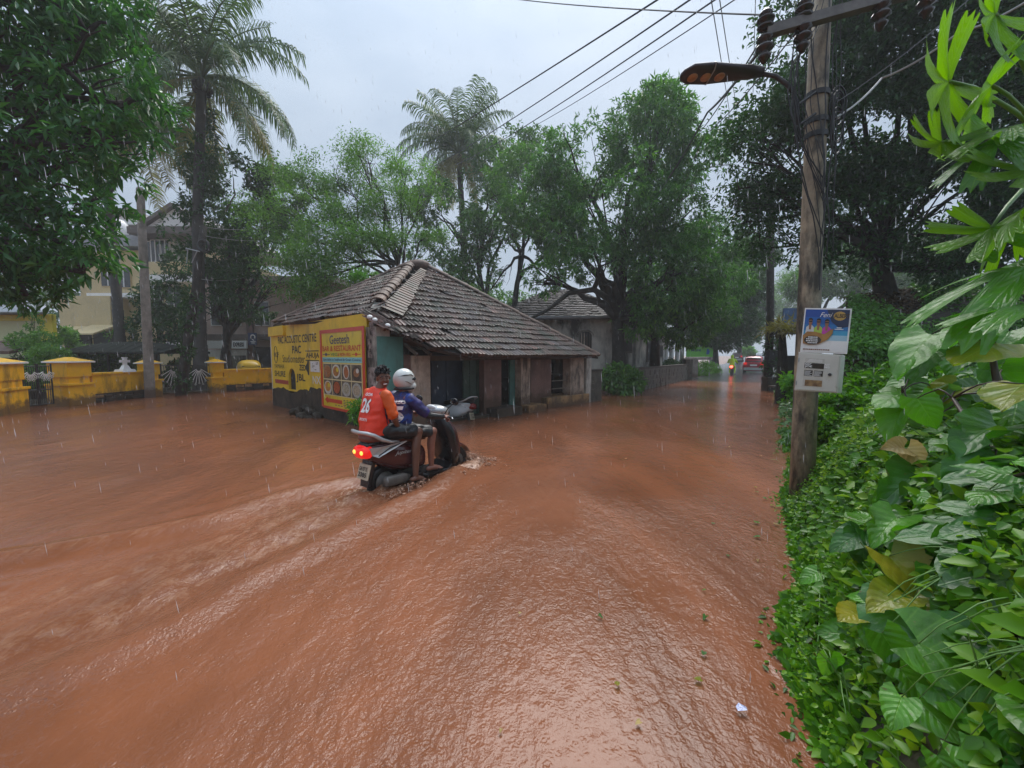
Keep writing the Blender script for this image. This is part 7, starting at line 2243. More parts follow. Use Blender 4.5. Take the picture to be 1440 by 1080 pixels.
plant('yellowing wet leaves drooping over the near bank edge', (1.75, .42),
      [(1250, 782, 1.75, 1298, 828, -.12, .30, 'L_yellow', 'u'), (1285, 840, 1.6, 1318, 875, -.1, .24, 'L_yellow', 'u'), (1268, 838, 1.6, 1216, 850, -.05, .2, 'L_yellow', 'u'), (1265, 845, 1.6, 1252, 905, -.12, .32, 'L_dark', 'u'), (1210, 862, 1.65, 1178, 866, -.05, .16, 'L_yellow', 'u'), (1225, 875, 1.6, 1222, 905, -.06, .13, 'L_bright', 'c'), (1240, 890, 1.5, 1265, 925, -.05, .18, 'L_green', 'c')], group='low leafy vines')
plant('vine with one huge wet leaf pointing right at the lower bank', (1.45, .42),
      [(1292, 905, 1.3, 1405, 955, -.12, .34, 'L_green', 'u'), (1310, 895, 1.35, 1378, 900, -.1, .24, 'L_dark', 'u'), (1395, 945, 1.2, 1425, 1000, -.06, .18, 'L_yellow', 'c'), (1430, 860, 1.4, 1412, 905, -.06, .2, 'L_green', 'c'), (1440, 925, 1.2, 1450, 985, -.05, .22, 'L_bright', 'c'), (1405, 850, 1.45, 1395, 890, -.06, .16, 'L_bright', 'c')], group='low leafy vines')
plant('vine of pale fresh leaves at the bottom right corner', (1.2, .4),
      [(1335, 985, 1.15, 1390, 1022, -.05, .17, 'L_bright', 'u'), (1290, 985, 1.2, 1318, 1010, -.05, .14, 'L_bright', 'u'), (1310, 965, 1.2, 1330, 985, -.04, .12, 'L_bright', 'c'), (1268, 980, 1.2, 1258, 1008, -.04, .13, 'L_bright', 'c'), (1400, 1030, 1.05, 1438, 1058, -.04, .15, 'L_green', 'u'), (1350, 1050, 1.05, 1375, 1075, -.04, .12, 'L_bright', 'c'), (1318, 1062, 1.1, 1330, 1085, -.03, .1, 'L_bright', 'c'), (1265, 940, 1.3, 1290, 968, -.05, .16, 'L_green', 'u'), (1375, 1000, 1.1, 1420, 1005, -.04, .16, 'L_green', 'u'), (1420, 1075, 1.0, 1400, 1100, -.04, .13, 'L_green', 'c')], stem='stem_green', group='low leafy vines', stemr=.006)
plant('small lobed seedling leaning out over the brown water', (2.05, -.02),
      [(1150, 805, 2.4, 1118, 820, 0, .15, 'L_bright', 'u'), (1155, 803, 2.4, 1164, 810, 0, .12, 'L_bright', 'u'), (1165, 925, 1.75, 1158, 945, 0, .11, 'L_bright', 'c'), (1168, 925, 1.75, 1184, 945, 0, .12, 'L_green', 'c'), (1180, 835, 2.1, 1178, 856, 0, .1, 'L_green', 'c'), (1190, 1005, 1.5, 1210, 1020, 0, .1, 'L_bright', 'u')], stem='stem_green', stemr=.008)
plant('dark palmate-leaved plant low beside the ground cover', (2.35, .35),
      [(1210, 750, 2.1, 1180, 765, 0, .22, 'L_dark', 'u'), (1212, 750, 2.1, 1215, 785, -.05, .22, 'L_dark', 'u'), (1215, 745, 2.1, 1232, 765, -.05, .18, 'L_dark', 'u'), (1218, 735, 2.1, 1205, 720, .1, .18, 'L_green', 'u')], stem='stem_green', group='low leafy vines')
# filler vines with their own leaves, scattered along the bank
rs = random.Random(33)
fill = [('leafy vine on the bank just above the withered leaf', (3.4, .75), 'L_green'), ('leafy vine at the foot of the tall purple-stemmed plant', (3.0, 1.3), 'L_green'), ('leafy vine between the dark leaves and the right edge', (2.35, .95), 'L_dark'), ('leafy vine under the huge wet leaf', (1.6, .62), 'L_green'), ('leafy vine behind the bright heart leaves', (2.1, .85), 'L_green'), ('leafy vine climbing the top of the hedge beside the pole', (4.6, .75), 'L_green'), ('leafy vine at the right edge of the lower bank', (1.35, .75), 'L_dark'), ('leafy vine in the deep shade above the bottom corner', (1.15, .55), 'L_dark'), ('leafy vine on top of the bank before the shed', (4.4, 1.7), 'L_green'), ('leafy vine beside the yellowing wet leaves', (2.15, .35), 'L_bright')]
for lb, (s, d), mt in fill:
    b = bank_pt(s, d, -.05)
    t = thing('leafy_vine', lb, 'plant', tuple(b), 0, 'low leafy vines')
    m = MB()
    for k in range(15):
        q = bank_pt(s + rs.gauss(0, .26), d + rs.gauss(0, .2), rs.uniform(.05, .26))
        if math.hypot(q.x, q.y) < .95: continue
        sz = rs.uniform(.07, .17)
        dirn = V(rs.uniform(-1, .25), rs.uniform(-.7, .5), rs.uniform(-.55, .05))
        nrm = V(rs.uniform(-.7, .1), rs.uniform(-.6, .1), 1)
        place_leaf('leaf', blade(rs.randrange(9), mt if rs.random() < .72 else rs.choice(('L_bright', 'L_green', 'L_dark'))), t, q, dirn, nrm, sz)
        m.tube(bez(b, q, .05, 4, .02, rs), .0028, 4)
    m.build('petiole', MAT['stem_green'], t)
# large palmate shiny leaf clump at the right edge and the papaya overhead
PL = [palm_leaf(k, 7, .70, .62, (.30, .45, .2)[k % 3]) for k in range(3)]
PL2 = [palm_leaf(5 + k, 7, .42, .08, .2, 310) for k in range(2)]
for q in PL: q.materials.append(MAT['L_papaya'])
for q in PL2: q.materials.append(MAT['L_dark'])
PLs = [q.copy() for q in PL]
for q in PLs: q.materials.clear(); q.materials.append(MAT['L_green'])
pr = bank_pt(2.6, 1.9)
tp = thing('papaya_plant', 'tall papaya with lobed backlit leaves reaching in from the right edge', 'papaya plant', tuple(pr))
crown_p = at(1500, 235, 2.1)
m = MB(); m.tube([pr - UP * .2, pr.lerp(crown_p, .5) + V(.05, 0, 0), crown_p], [.07, .055, .04], 9); m.build('stem', MAT['stem_green'], tp, True)
m = MB()
TC = lambda P: (CAMV - P).normalized()
for k, (px, py, Y_, tx, ty, dY, size, mi, nm) in enumerate((
        (1335, 115, 1.75, 1225, 210, -.1, .42, 0, 'b'), (1325, 200, 1.7, 1280, 262, -.05, .24, 1, 'b'), (1395, 120, 1.7, 1330, 150, -.1, .36, 2, 'b'), (1400, 20, 1.6, 1350, 70, -.05, .32, 0, 'b'),
        (1440, 305, 1.55, 1330, 320, -.1, .34, 1, 'b'), (1420, 180, 1.6, 1372, 190, 0, .26, 0, 'u'), 
        (1450, 375, 1.5, 1300, 455, -.15, .48, 4, 'u'), (1455, 235, 1.5, 1420, 300, -.05, .3, 1, 'b'), (1400, 200, 1.6, 1372, 225, -.05, .26, 4, 'u'), (1445, 430, 1.4, 1375, 440, -.1, .3, 3, 'u'), (1395, 320, 1.65, 1380, 370, -.05, .3, 0, 'b'))):
    P, T = at(px, py, Y_), at(tx, ty, Y_ + dY)
    nrm = Vector((0, 0, 1)) + TC(P) * .35 if nm == 'u' else Vector((.1, 0, .32)) - TC(P)
    me_ = PL[mi] if mi < 3 else PLs[mi - 3]
    place_leaf('leaf', me_, tp, P, T - P, nrm, size * .84)
    m.tube(bez(crown_p + V(0, 0, rs.uniform(-.1, .05)), P, .06, 6, .005, rs), [.013, .012, .011, .01, .009, .008, .007], 6)
m.build('petiole', MAT['stem_green'], tp, True)
tq = thing('palmate_plant', 'plant with very large dark glossy lobed leaves at the right edge', 'plant', tuple(bank_pt(2.0, .95)))
m = MB()
for k, (px, py, Y_, tx, ty, dY, size, mi) in enumerate(((1392, 755, 1.6, 1340, 790, -.1, .34, 0), (1430, 730, 1.55, 1470, 760, -.1, .34, 1), (1425, 670, 1.7, 1390, 690, -.05, .26, 0), (1435, 800, 1.4, 1420, 850, -.1, .28, 1))):
    P, T = at(px, py, Y_), at(tx, ty, Y_ + dY)
    place_leaf('leaf', PL2[mi], tq, P, T - P, Vector((-.1, -.1, 1)) + TC(P) * .4, size)
    m.tube(bez(bank_pt(2.0, .95), P, .06, 5, .01, rs), .008, 6)
m.build('petiole', MAT['stem'], tq, True)
# bits drifting on the flood
ll = HL[0]
for k, (px, py, mat, sz, lb) in enumerate(((1065, 735, 'L_green', .09, 'torn green leaf floating near the pole base'), (1068, 755, 'L_dark', .08, 'dark leaf floating just below the torn green one'), (990, 916, 'L_dark', .05, 'dark green scrap of leaf floating left of the bank'), (842, 865, 'L_dark', .05, 'small dark leaf adrift in the middle of the water'), (730, 862, 'L_dry', .03, 'tiny straw-coloured leaf adrift near the picture centre'), (880, 645, 'L_dry', .06, 'pale leaf adrift beyond the scooter'), (1098, 712, 'L_bright', .10, 'bright leaf floating at the pole foot'), (705, 1025, 'L_dry', .03, 'pale speck of leaf adrift at the bottom of the picture'))):
    P = gp(px, py, .02)
    q = bpy.data.objects.new('floating_leaf', blade(k % 6, mat)); col.objects.link(q)
    q.location = P; q.scale = (sz * .6,) * 3; q.rotation_euler = (.1, .05, k * 1.3)
    tag(q, lb, 'leaf', 'leaves floating on the flood')
rs = random.Random(71)
for k in range(22):
    s_, d_ = rs.uniform(.9, 8), -abs(rs.gauss(0, .45)) - .05
    ex_, ey_ = edge_at(s_)
    q = bpy.data.objects.new('floating_leaf', blade(k % 6, rs.choice(('L_green', 'L_dry', 'L_dark', 'L_yellow')))); col.objects.link(q)
    q.location = (float(ex_) + BN[0] * d_, float(ey_) + BN[1] * d_, .018); q.scale = (rs.uniform(.02, .05),) * 3; q.rotation_euler = (.1, .05, rs.uniform(0, 6))
    tag(q, 'tiny scrap of leaf drifting on the flood along the bank', 'leaf', 'leaf scraps along the bank')
P = gp(1042, 997, .02)
m = MB(); m.add([P + V(-.02, -.01, 0), P + V(.02, -.015, .008), P + V(.028, .008, .002), P + V(0, .02, .012), P + V(-.018, .01, .004)], [(0, 1, 3), (1, 2, 3), (0, 3, 4)])
wr = m.build('sweet_wrapper', M('blue_foil', (.03, .08, .45), .25, .3, 200, c2=(.6, .62, .7))); tag(wr, 'crumpled blue and white wrapper floating near the bottom right', 'wrapper')
# ------------------------------------------------------------------ scooters and riders
def scooter(name, label, loc, rz, paint, seat_m, trim, group=None, roll=0.0, lit=True, emblem=True):
    t = thing(name, label, 'scooter', loc, 0, group, rot=(roll, 0, rz))
    def B(m, nm, mat, sm=True, par=None, bev=0.0): return m.build(nm, mat, par or t, sm, False, bev)
    # wheels
    for x in (0.24, 1.46):
        m = MB(); m.torus((x, 0, .05), .175, .055, Matrix.Diagonal((1, .95, 1, 1)), 26, 8); w = B(m, 'wheel', MAT['rubber'])
        m = MB(); m.tube([(x, -.04, .05), (x, .04, .05)], .13, 16); B(m, 'rim', MAT['dullgrey'], True, w)
        m = MB(); m.tube([(x, -.06, .05), (x, .06, .05)], .035, 10); B(m, 'hub', MAT['iron'], True, w)
    # rear body: two side shells flowing into the tail
    m = MB()
    m.loft([(-.06, .47, .075, .055), (-.02, .47, .12, .09), (.10, .44, .165, .145), (.28, .385, .19, .185), (.48, .345, .195, .185), (.66, .31, .185, .175), (.76, .29, .165, .15), (.80, .28, .13, .12)], 24, pw=3)
    B(m, 'rear_body', paint)
    for s in (-1, 1):                           # silver trim running along the tail
        m = MB()
        m.prism([(-.03, s * .13, .53), (.10, s * .182, .535), (.42, s * .206, .555), (.44, s * .205, .545), (.12, s * .19, .44), (.06, s * .172, .41), (.0, s * .135, .44)], (0, s * .012, 0)); B(m, 'tail_trim', trim, False)
        m = MB(); m.tube([(.06, s * .178, .43), (.2, s * .2, .505), (.44, s * .21, .558)], .007, 6); B(m, 'trim_line', MAT['iron'])
    m = MB(); m.loft([(-.09, .47, .05, .03), (-.075, .475, .125, .07), (-.01, .475, .14, .085), (.05, .48, .13, .07)], 18, pw=3); tl = B(m, 'tail_light', MAT['redlens'] if lit else M('dull_red_lens', (.2, .01, .01), .2))
    if lit:
        for y in (-.06, .085):
            m = MB(); m.ellip((-.088, y, .475), (.014, .028, .025), None, 12, 8); B(m, 'bulb', MAT['bulb'], True, tl)
    m = MB(); m.loft([(-.04, .55, .10, .02), (.05, .575, .13, .035), (.2, .58, .15, .03)], 16); B(m, 'tail_cap', MAT['plastic'])
    # rear mudguard, plate
    m = MB(); m.hexa([(-.03, -.085, .05), (-.03, .085, .05), (.02, .085, .05), (.02, -.085, .05), (.02, -.10, .36), (.02, .10, .36), (.08, .10, .36), (.08, -.10, .36)]); B(m, 'rear_mudguard', MAT['plastic'], False, None, .01)
    m = MB(); m.hexa([(-.055, -.11, .15), (-.055, .11, .15), (-.04, .11, .15), (-.04, -.11, .15), (-.005, -.11, .32), (-.005, .11, .32), (.01, .11, .32), (.01, -.11, .32)]); npl = B(m, 'number_plate', M(name + '_plate', (.5, .42, .3), .4, .15, 9), False, None, .004)
    Pv = Vector((-.0575, .1, .165)); U_ = Vector((.05, 0, .17)).normalized()
    m = MB(); put_text(m, 'GA 07 K', Pv + U_ * .085 + V(-.003, -.015, 0), V(0, -1, 0), U_, .165, .05, .03); put_text(m, '2385', Pv + U_ * .015 + V(-.003, -.015, 0), V(0, -1, 0), U_, .165, .055, .03); B(m, 'plate_lettering', MAT['paint_black'], False, npl)
    # seat with two levels, grab rail
    m = MB(); m.loft([(-.04, .625, .08, .02), (-.01, .625, .125, .045), (.12, .618, .15, .055), (.35, .6, .155, .055), (.5, .565, .15, .06), (.7, .545, .125, .058), (.84, .53, .09, .05), (.87, .53, .05, .03)], 20, pw=3); B(m, 'seat', seat_m)
    m = MB()
    rail = [(.34, -.185, .56), (.22, -.2, .575), (.10, -.205, .62), (.0, -.19, .685), (-.07, -.14, .715), (-.10, -.05, .72), (-.10, .05, .72), (-.07, .14, .715), (.0, .19, .685), (.10, .205, .62), (.22, .2, .575), (.34, .185, .56)]
    m.tube(rail, [.012, .018, .024, .024, .022, .02, .02, .022, .024, .024, .018, .012], 8); B(m, 'grab_rail', trim)
    # floor board, leg shield, front apron
    m = MB(); m.loft([(.70, .05, .17, .05), (.76, .03, .2, .035), (1.12, .025, .2, .03), (1.22, .06, .19, .06)], 18, pw=5); B(m, 'floor_board', MAT['plastic'])
    m = MB(); m.loft([(1.10, .40, .19, .37), (1.13, .40, .235, .39), (1.20, .40, .245, .37), (1.27, .39, .2, .32), (1.33, .38, .12, .24), (1.36, .38, .06, .14)], 24, pw=2.8, M=Matrix.Rotation(R(-13), 4, 'Y') @ Matrix.Translation((-.0, 0, .22)) if False else None)
    sh = Matrix(((1, 0, -.28, .16), (0, 1, 0, 0), (0, 0, 1, 0), (0, 0, 0, 1)))
    m.v = [tuple(sh @ Vector(q)) for q in m.v]
    B(m, 'leg_shield', MAT['plastic'])
    m = MB(); m.loft([(1.21, .42, .2, .33), (1.28, .41, .215, .3), (1.36, .40, .14, .22), (1.395, .40, .07, .12)], 22, pw=2.8); m.v = [tuple(sh @ Vector(q)) for q in m.v]; B(m, 'front_apron', paint)
    m = MB()
    for k in range(15):
        a_ = R(20 + 150 * k / 14)
        m.v += [(1.46 + .25 * math.cos(a_) + .02, -.075, .05 + .25 * math.sin(a_)), (1.46 + .275 * math.cos(a_) + .02, 0, .05 + .275 * math.sin(a_)), (1.46 + .25 * math.cos(a_) + .02, .075, .05 + .25 * math.sin(a_))]
    for k in range(14):
        for j in range(2): m.f.append((3 * k + j, 3 * k + j + 1, 3 * k + j + 4, 3 * k + j + 3)); m.mi.append(0)
    B(m, 'front_mudguard', paint)
    m = MB(); m.tube([(1.46, .09, .05), (1.36, .08, .4), (1.22, .03, .75)], .025, 8); m.tube([(1.46, -.09, .05), (1.36, -.08, .4), (1.22, -.03, .75)], .025, 8); B(m, 'fork', MAT['iron'])
    # handlebar, cowl, mirrors, headlamp
    m = MB(); m.loft([(.99, .84, .06, .03), (1.02, .85, .13, .055), (1.12, .84, .17, .08), (1.22, .81, .13, .08), (1.27, .79, .06, .04)], 18); hb = B(m, 'handlebar_cowl', trim)
    m = MB(); m.ellip((1.025, 0.0, .885), (.035, .095, .05), Matrix.Rotation(R(-35), 4, 'Y'), 18, 8); B(m, 'speedometer', MAT['print_white'], True, hb)  # white colour stands in for the sky reflected on the dial
    m = MB(); m.ellip((1.275, 0, .8), (.04, .09, .06), None, 16, 8); B(m, 'headlamp', MAT['glass'], True, hb)
    m = MB(); m.tube([(1.08, -.14, .82), (1.05, -.25, .80), (.99, -.37, .785)], .014, 8); m.tube([(1.08, .14, .82), (1.05, .25, .80), (.99, .37, .785)], .014, 8); bar = B(m, 'handlebar', MAT['chrome'])
    for s in (-1, 1):
        m = MB(); m.tube([(1.035, s * .27, .796), (.985, s * .38, .784)], .022, 10); B(m, 'grip', MAT['rubber'], True, bar)
        m = MB(); m.tube([(1.08, s * .24, .80), (1.09, s * .33, .775), (1.04, s * .40, .765)], .007, 6); B(m, 'brake_lever', MAT['chrome'], True, bar)
        m = MB(); m.tube([(1.06, s * .22, .81), (1.09, s * .27, .90), (1.11, s * .33, .95)], .008, 6); mr_ = B(m, 'mirror_stalk', MAT['iron'])
        m = MB(); m.ellip((1.11, s * .36, .985), (.02, .075, .052), Matrix.Rotation(R(-12), 4, 'Y'), 16, 8); mi_ = B(m, 'mirror', MAT['plastic'], True, mr_)
        m = MB(); m.box((.62, s * .2, .08), (.12, .05, .05)); B(m, 'foot_peg', MAT['iron'], False)
    # silencer guard and engine on the right
    m = MB(); m.loft([(.13, .09, .035, .045, -.17), (.16, .10, .045, .062, -.17), (.42, .09, .045, .058, -.17), (.5, .08, .03, .035, -.16)], 14, pw=4); B(m, 'silencer', MAT['dullgrey'])
    m = MB(); m.box((.34, 0.10, .06), (.42, .14, .16)); m.box((.55, 0, .10), (.3, .2, .12)); B(m, 'engine', MAT['iron'], False, None, .02)
    if emblem:
        m = MB(); put_text(m, 'Jupiter', (.26, -.212, .395), V(1, -.02, -.04), V(.0, .12, 1).normalized(), .26, .055, .005, .5); B(m, 'emblem', MAT['silver'], False)
    return t
SR_ = gp(515, 690)
su = (gp(642, 652) - SR_).normalized()
SRZ = math.atan2(su.y, su.x)
scoot = scooter('scooter', 'dark maroon scooter with lit tail lamp ploughing through the flood under two riders', tuple(SR_), SRZ, MAT['maroon'], MAT['seat'], MAT['silver'])
# the parked one: rear towards the road, nose to the doorway
wp = gp(661, 592)
scooter('scooter', 'white scooter parked half under water before the dark blue doors', (wp.x, wp.y + .15, -.14), R(158), MAT['whitepaint'], MAT['rubber'], MAT['silver'], None, R(8), False, False)

SM = WM[scoot]
def person(name, label, group=None):
    t = thing(name, label, 'person', tuple(SR_), SRZ, group)
    return t
def limb(mb, pts, rs_, n=12):
    P = [Vector(p) for p in pts]
    Q, Rr = [], []
    for i in range(len(P) - 1):
        for k in range(4):
            Q.append(P[i].lerp(P[i + 1], k / 4)); Rr.append(rs_[i] + (rs_[i + 1] - rs_[i]) * k / 4)
    Q.append(P[-1]); Rr.append(rs_[-1])
    mb.tube(Q, Rr, n)
    for p, r_ in ((P[0], rs_[0]), (P[-1], rs_[-1])): mb.ellip(p, (r_, r_, r_), None, 10, 8)
    for p, r_ in zip(P[1:-1], rs_[1:-1]): mb.ellip(p, (r_, r_, r_), None, 10, 8)
def hand(mb, W_, D_, N_, curl=0.6, s=1.0, side=1):
    """palm from wrist W_ along D_, back of the hand towards N_; five fingers, thumb on the given side"""
    D_ = Vector(D_).normalized(); N_ = Vector(N_); N_ = (N_ - D_ * N_.dot(D_)).normalized(); S_ = D_.cross(N_) * side
    Mx = Matrix(((D_.x, S_.x, N_.x, 0), (D_.y, S_.y, N_.y, 0), (D_.z, S_.z, N_.z, 0), (0, 0, 0, 1)))
    W_ = Vector(W_)
    mb.ellip(W_ + D_ * .045 * s, (.055 * s, .042 * s, .018 * s), Mx, 14, 10)
    for k, (o, l) in enumerate(((-.030, .060), (-.010, .072), (.010, .068), (.029, .052))):
        p = W_ + D_ * .075 * s + S_ * o * s
        pts, a_ = [p - D_ * .02 * s], 0
        for j in range(3):
            a_ += curl
            pts.append(pts[-1] + (D_ * math.cos(a_) - N_ * math.sin(a_)) * (l * s * (.5, .32, .26)[j] + (.02 * s if j == 0 else 0)))
        mb.tube(pts, [.0098 * s, .0095 * s, .0088 * s, .0075 * s], 8)
        mb.ellip(pts[-1], (.0076 * s,) * 3, None, 8, 6)
    p = W_ + D_ * .02 * s - S_ * .03 * s
    pts = [p, p + (D_ * .5 - S_ * .55 - N_ * .3).normalized() * .035 * s]
    pts.append(pts[-1] + (D_ * .8 - S_ * .1 - N_ * .6).normalized() * .03 * s)
    mb.tube(pts, [.013 * s, .011 * s, .009 * s], 8); mb.ellip(pts[-1], (.009 * s,) * 3, None, 8, 6)
def foot(mb, A, F):
    """ankle A to toe direction F"""
    A = Vector(A); F = Vector(F).normalized(); S_ = Vector((-F.y, F.x, 0)).normalized()
    Z = S_.cross(F) * -1
    if Z.z < 0: Z = -Z
    mb.tube([A - F * .045 - Z * .055, A + F * .02 - Z * .045, A + F * .09 - Z * .06, A + F * .15 - Z * .068], [.032, .038, .034, .022], 12, sq=1.0)
    mb.ellip(A - F * .05 - Z * .055, (.034, .03, .03), None, 12, 8)
    for k in range(5):
        o = (k - 2) * .017
        p = A + F * (.15 - abs(k - 1) * .006) - Z * .073 + S_ * o
        mb.tube([p - F * .03, p + F * .02], [.0115, .0095], 7); mb.ellip(p + F * .02, (.0095,) * 3, None, 7, 5)
def head(mb, C, Mx, s=1.0):
    """head centred at C, face along local +X, up +Z"""
    T = Matrix.Translation(Vector(C)) @ Mx @ Matrix.Scale(s, 4)
    e = lambda c, r_, rot=None: mb.ellip((0, 0, 0), r_, T @ Matrix.Translation(Vector(c)) @ (rot or Matrix.Identity(4)), 18, 12)
    e((-.012, 0, .03), (.096, .076, .088)); e((.018, 0, -.035), (.068, .060, .072)); e((.045, 0, -.088), (.034, .034, .024))
    e((.05, 0, -.015), (.045, .052, .05)); e((.092, 0, -.022), (.019, .013, .012)); e((.083, 0, .004), (.014, .009, .03))
    e((.06, .03, -.03), (.028, .024, .022)); e((.06, -.03, -.03), (.028, .024, .022)); e((.078, 0, -.058), (.014, .026, .008)); e((.075, 0, -.070), (.014, .022, .008))
    e((.073, .028, .022), (.016, .024, .008)); e((.073, -.028, .022), (.016, .024, .008))
    for y in (-.077, .077): e((-.012, y, -.012), (.019, .010, .031))
    return T
def face(t, T):
    for y in (-.029, .029):
        m = MB(); m.ellip((0, 0, 0), (.006, .011, .0045), T @ Matrix.Translation((.081, y, .006)), 10, 6); w = m.build('eye', MAT['eyewhite'], t, True, False)
        m = MB(); m.ellip((0, 0, 0), (.004, .006, .006), T @ Matrix.Translation((.0865, y, .006)), 8, 6); m.build('iris', MAT['hair'], w, True, False)
        m = MB(); m.tube([T @ Vector(q) for q in ((.083, y - .022, .026), (.088, y, .032), (.083, y + .022, .026))], [.003, .005, .003], 5); m.build('eyebrow', MAT['hair'], t, True, False)
    m = MB(); m.ellip((0, 0, 0), (.006, .024, .0065), T @ Matrix.Translation((.0895, 0, -.0635)), 12, 6); m.build('teeth', MAT['print_white'], t, True, False)
def put_body(mb, name, mat, t, vox, it=4, fold=0.0):
    me = fused(mb, vox, it)
    if fold:                                    # creases of wet cloth
        co = np.array([v.co[:] for v in me.vertices]); no = np.array([v.normal[:] for v in me.vertices])
        q = co * np.array([1, 1, 1.0])
        f_ = n3(q * np.array([1, 1, .55]), 26, 5) * .65 + n3(q, 48, 6) * .35
        co += no * (f_ * fold)[:, None]
        me.vertices.foreach_set('co', co.astype(np.float32).ravel()); me.update()
    return link(name, me, mat, t, True, False)
def cloth_text(t, cl, body, O, Rv, Uv, w, h, D_, mat, bold=.02, nm='jersey_print', off=.012):
    """lettering laid on a garment: cast onto it along D_"""
    vs, fs = text_geo(body, bold, 0.0)
    bm = bmesh.new(); bm.from_mesh(cl.data); bv = BVHTree.FromBMesh(bm); bm.free()
    O, Rv, Uv, D_ = Vector(O), Vector(Rv), Vector(Uv), Vector(D_).normalized()
    m = MB(); out = []
    for q in vs:
        p = O + Rv * (float(q[0]) * w) + Uv * (float(q[1]) * h)
        hit = bv.ray_cast(p, D_)
        out.append((hit[0] if hit[0] is not None else p + D_ * .3) - D_ * off)
    m.add(out, fs)
    return m.build(nm, mat, cl, False, False)

# --- passenger in the orange jersey, looking back over his right side
pa = person('person', 'smiling passenger in an orange-red jersey numbered 26, black shorts and flip-flops')
Hh = V(.13, 0, .735)
Ch = V(.16, 0, 1.02)
Nk = V(.205, -.005, 1.20)
Hc = V(.25, -.03, 1.335)
HR = Matrix.Rotation(R(-116), 4, 'Z') @ Matrix.Rotation(R(8), 4, 'Y') @ Matrix.Rotation(R(7), 4, 'X')
mb = MB()
limb(mb, [Hh, Ch, Nk - V(0.01, 0, .02)], [.13, .12, .055])
limb(mb, [Nk - V(.01, 0, .03), Hc - V(.01, 0, .05)], [.056, .05])
TH = head(mb, Hc, HR, 1.0)
for s in (-1, 1):
    shd = V(.18, s * .185, 1.135)
    if s < 0: elb, wr_, hd_ = V(.235, -.25, .87), V(.33, -.185, .73), V(.8, .25, -.2)
    else: elb, wr_, hd_ = V(.30, .25, .87), V(.44, .18, .715), V(.8, -.3, -.15)
    limb(mb, [Ch + V(.01, s * .1, .1), shd, elb, wr_], [.06, .056, .042, .028])
    hand(mb, wr_, hd_, V(0, 0, 1), .45, 1.0, s)
    hip, kne, ank = V(.16, s * .09, .70), V(.595, s * .235, .645), V(.53, s * .255, .115)
    limb(mb, [hip, kne], [.095, .062]); limb(mb, [kne, kne.lerp(ank, .35) + V(-.02, 0, 0), ank], [.056, .056, .036])
    foot(mb, ank, V(.92, s * -.1, -.12))
put_body(mb, 'body', MAT['skin'], pa, .0065)
face(pa, TH)
m = MB()
m.ellip((0, 0, 0), (.102, .086, .086), TH @ Matrix.Translation((-.026, 0, .05)), 18, 12)
rs = random.Random(2)
for k in range(70):
    th, ph = rs.uniform(0, 2 * PI), rs.uniform(.1, 1.35)
    d = V(math.cos(th) * math.cos(ph), math.sin(th) * math.cos(ph), math.sin(ph))
    p = V(-.024 + d.x * .096, d.y * .082, .052 + d.z * .082)
    if p.x > .05 and p.z < .06: continue
    m.tube([TH @ p, TH @ (p + V(d.x * .012 + .012, d.y * .012, d.z * .02)), TH @ (p + V(d.x * .02 + .03, d.y * .02, d.z * .016 - .004))], [.010, .008, .003], 5)
put_body(m, 'hair', MAT['hair'], pa, .006, 1)
mb = MB()                                       # jersey
secs = [(.655, .13, .15, .19), (.72, .125, .15, .185), (.85, .135, .145, .185), (1.0, .155, .135, .195), (1.10, .175, .115, .20), (1.17, .19, .09, .15), (1.215, .205, .062, .075)]
def torso(mb, secs, n=24):
    vs, fs = [], []
    for z, xc, dx, dy in secs:
        for k in range(n):
            a_ = 2 * PI * k / n; c, s = math.cos(a_), math.sin(a_)
            vs.append((xc + dx * math.copysign(abs(c) ** .8, c), dy * math.copysign(abs(s) ** .8, s), z))
    q = len(secs)
    for i in range(q - 1):
        for k in range(n): fs.append((i * n + k, i * n + (k + 1) % n, (i + 1) * n + (k + 1) % n, (i + 1) * n + k))
    fs.append(tuple(range(n - 1, -1, -1))); fs.append(tuple((q - 1) * n + k for k in range(n)))
    mb.add(vs, fs)
torso(mb, secs)
sh1 = put_body(mb, 'jersey', MAT['orange'], pa, .009, 5, .03)
for s in (-1, 1):
    mb = MB(); shd = V(.18, s * .17, 1.13); elb = V(.235 if s < 0 else .3, s * .25, .87)
    limb(mb, [shd, shd.lerp(elb, .35), shd.lerp(elb, .85)], [.074, .072, .064])
    put_body(mb, 'sleeve', MAT['sleeve'], sh1, .009, 3, .03)
mb = MB()
mb.prism([(.20, -.165, .70), (.14, -.19, .98), (.20, -.2, 1.06), (.26, -.14, .98), (.29, -.10, .70)], (0, -.02, 0)); put_body(mb, 'navy_side_panel', MAT['navy'], sh1, .008, 3)
mb = MB()
limb(mb, [V(.15, 0, .69), V(.22, 0, .69)], [.115, .13])
for s in (-1, 1): limb(mb, [V(.16, s * .09, .70), V(.52, s * .215, .665)], [.11, .092])
put_body(mb, 'shorts', MAT['shorts'], pa, .01, 4, .035)
BK = V(-1, 0, 0)
cloth_text(pa, sh1, '26', (-.4, .085, .93), V(0, -1, 0), UP, .17, .17, V(1, .0, 0), MAT['print_white'], .03)
cloth_text(pa, sh1, 'AMIT', (-.4, .075, 1.125), V(0, -1, 0), UP, .15, .035, V(1, 0, 0), MAT['print_white'], .02) if False else None
m = MB()
cloth_text(pa, sh1, 'GOA', (-.4, .06, 1.125), V(0, -1, 0), UP, .12, .035, V(1, 0, 0), MAT['print_white'], .02)
cloth_text(pa, sh1, 'SPORTS', (-.4, .08, .84), V(0, -1, 0), UP, .16, .03, V(1, 0, 0), MAT['print_white'], .02)
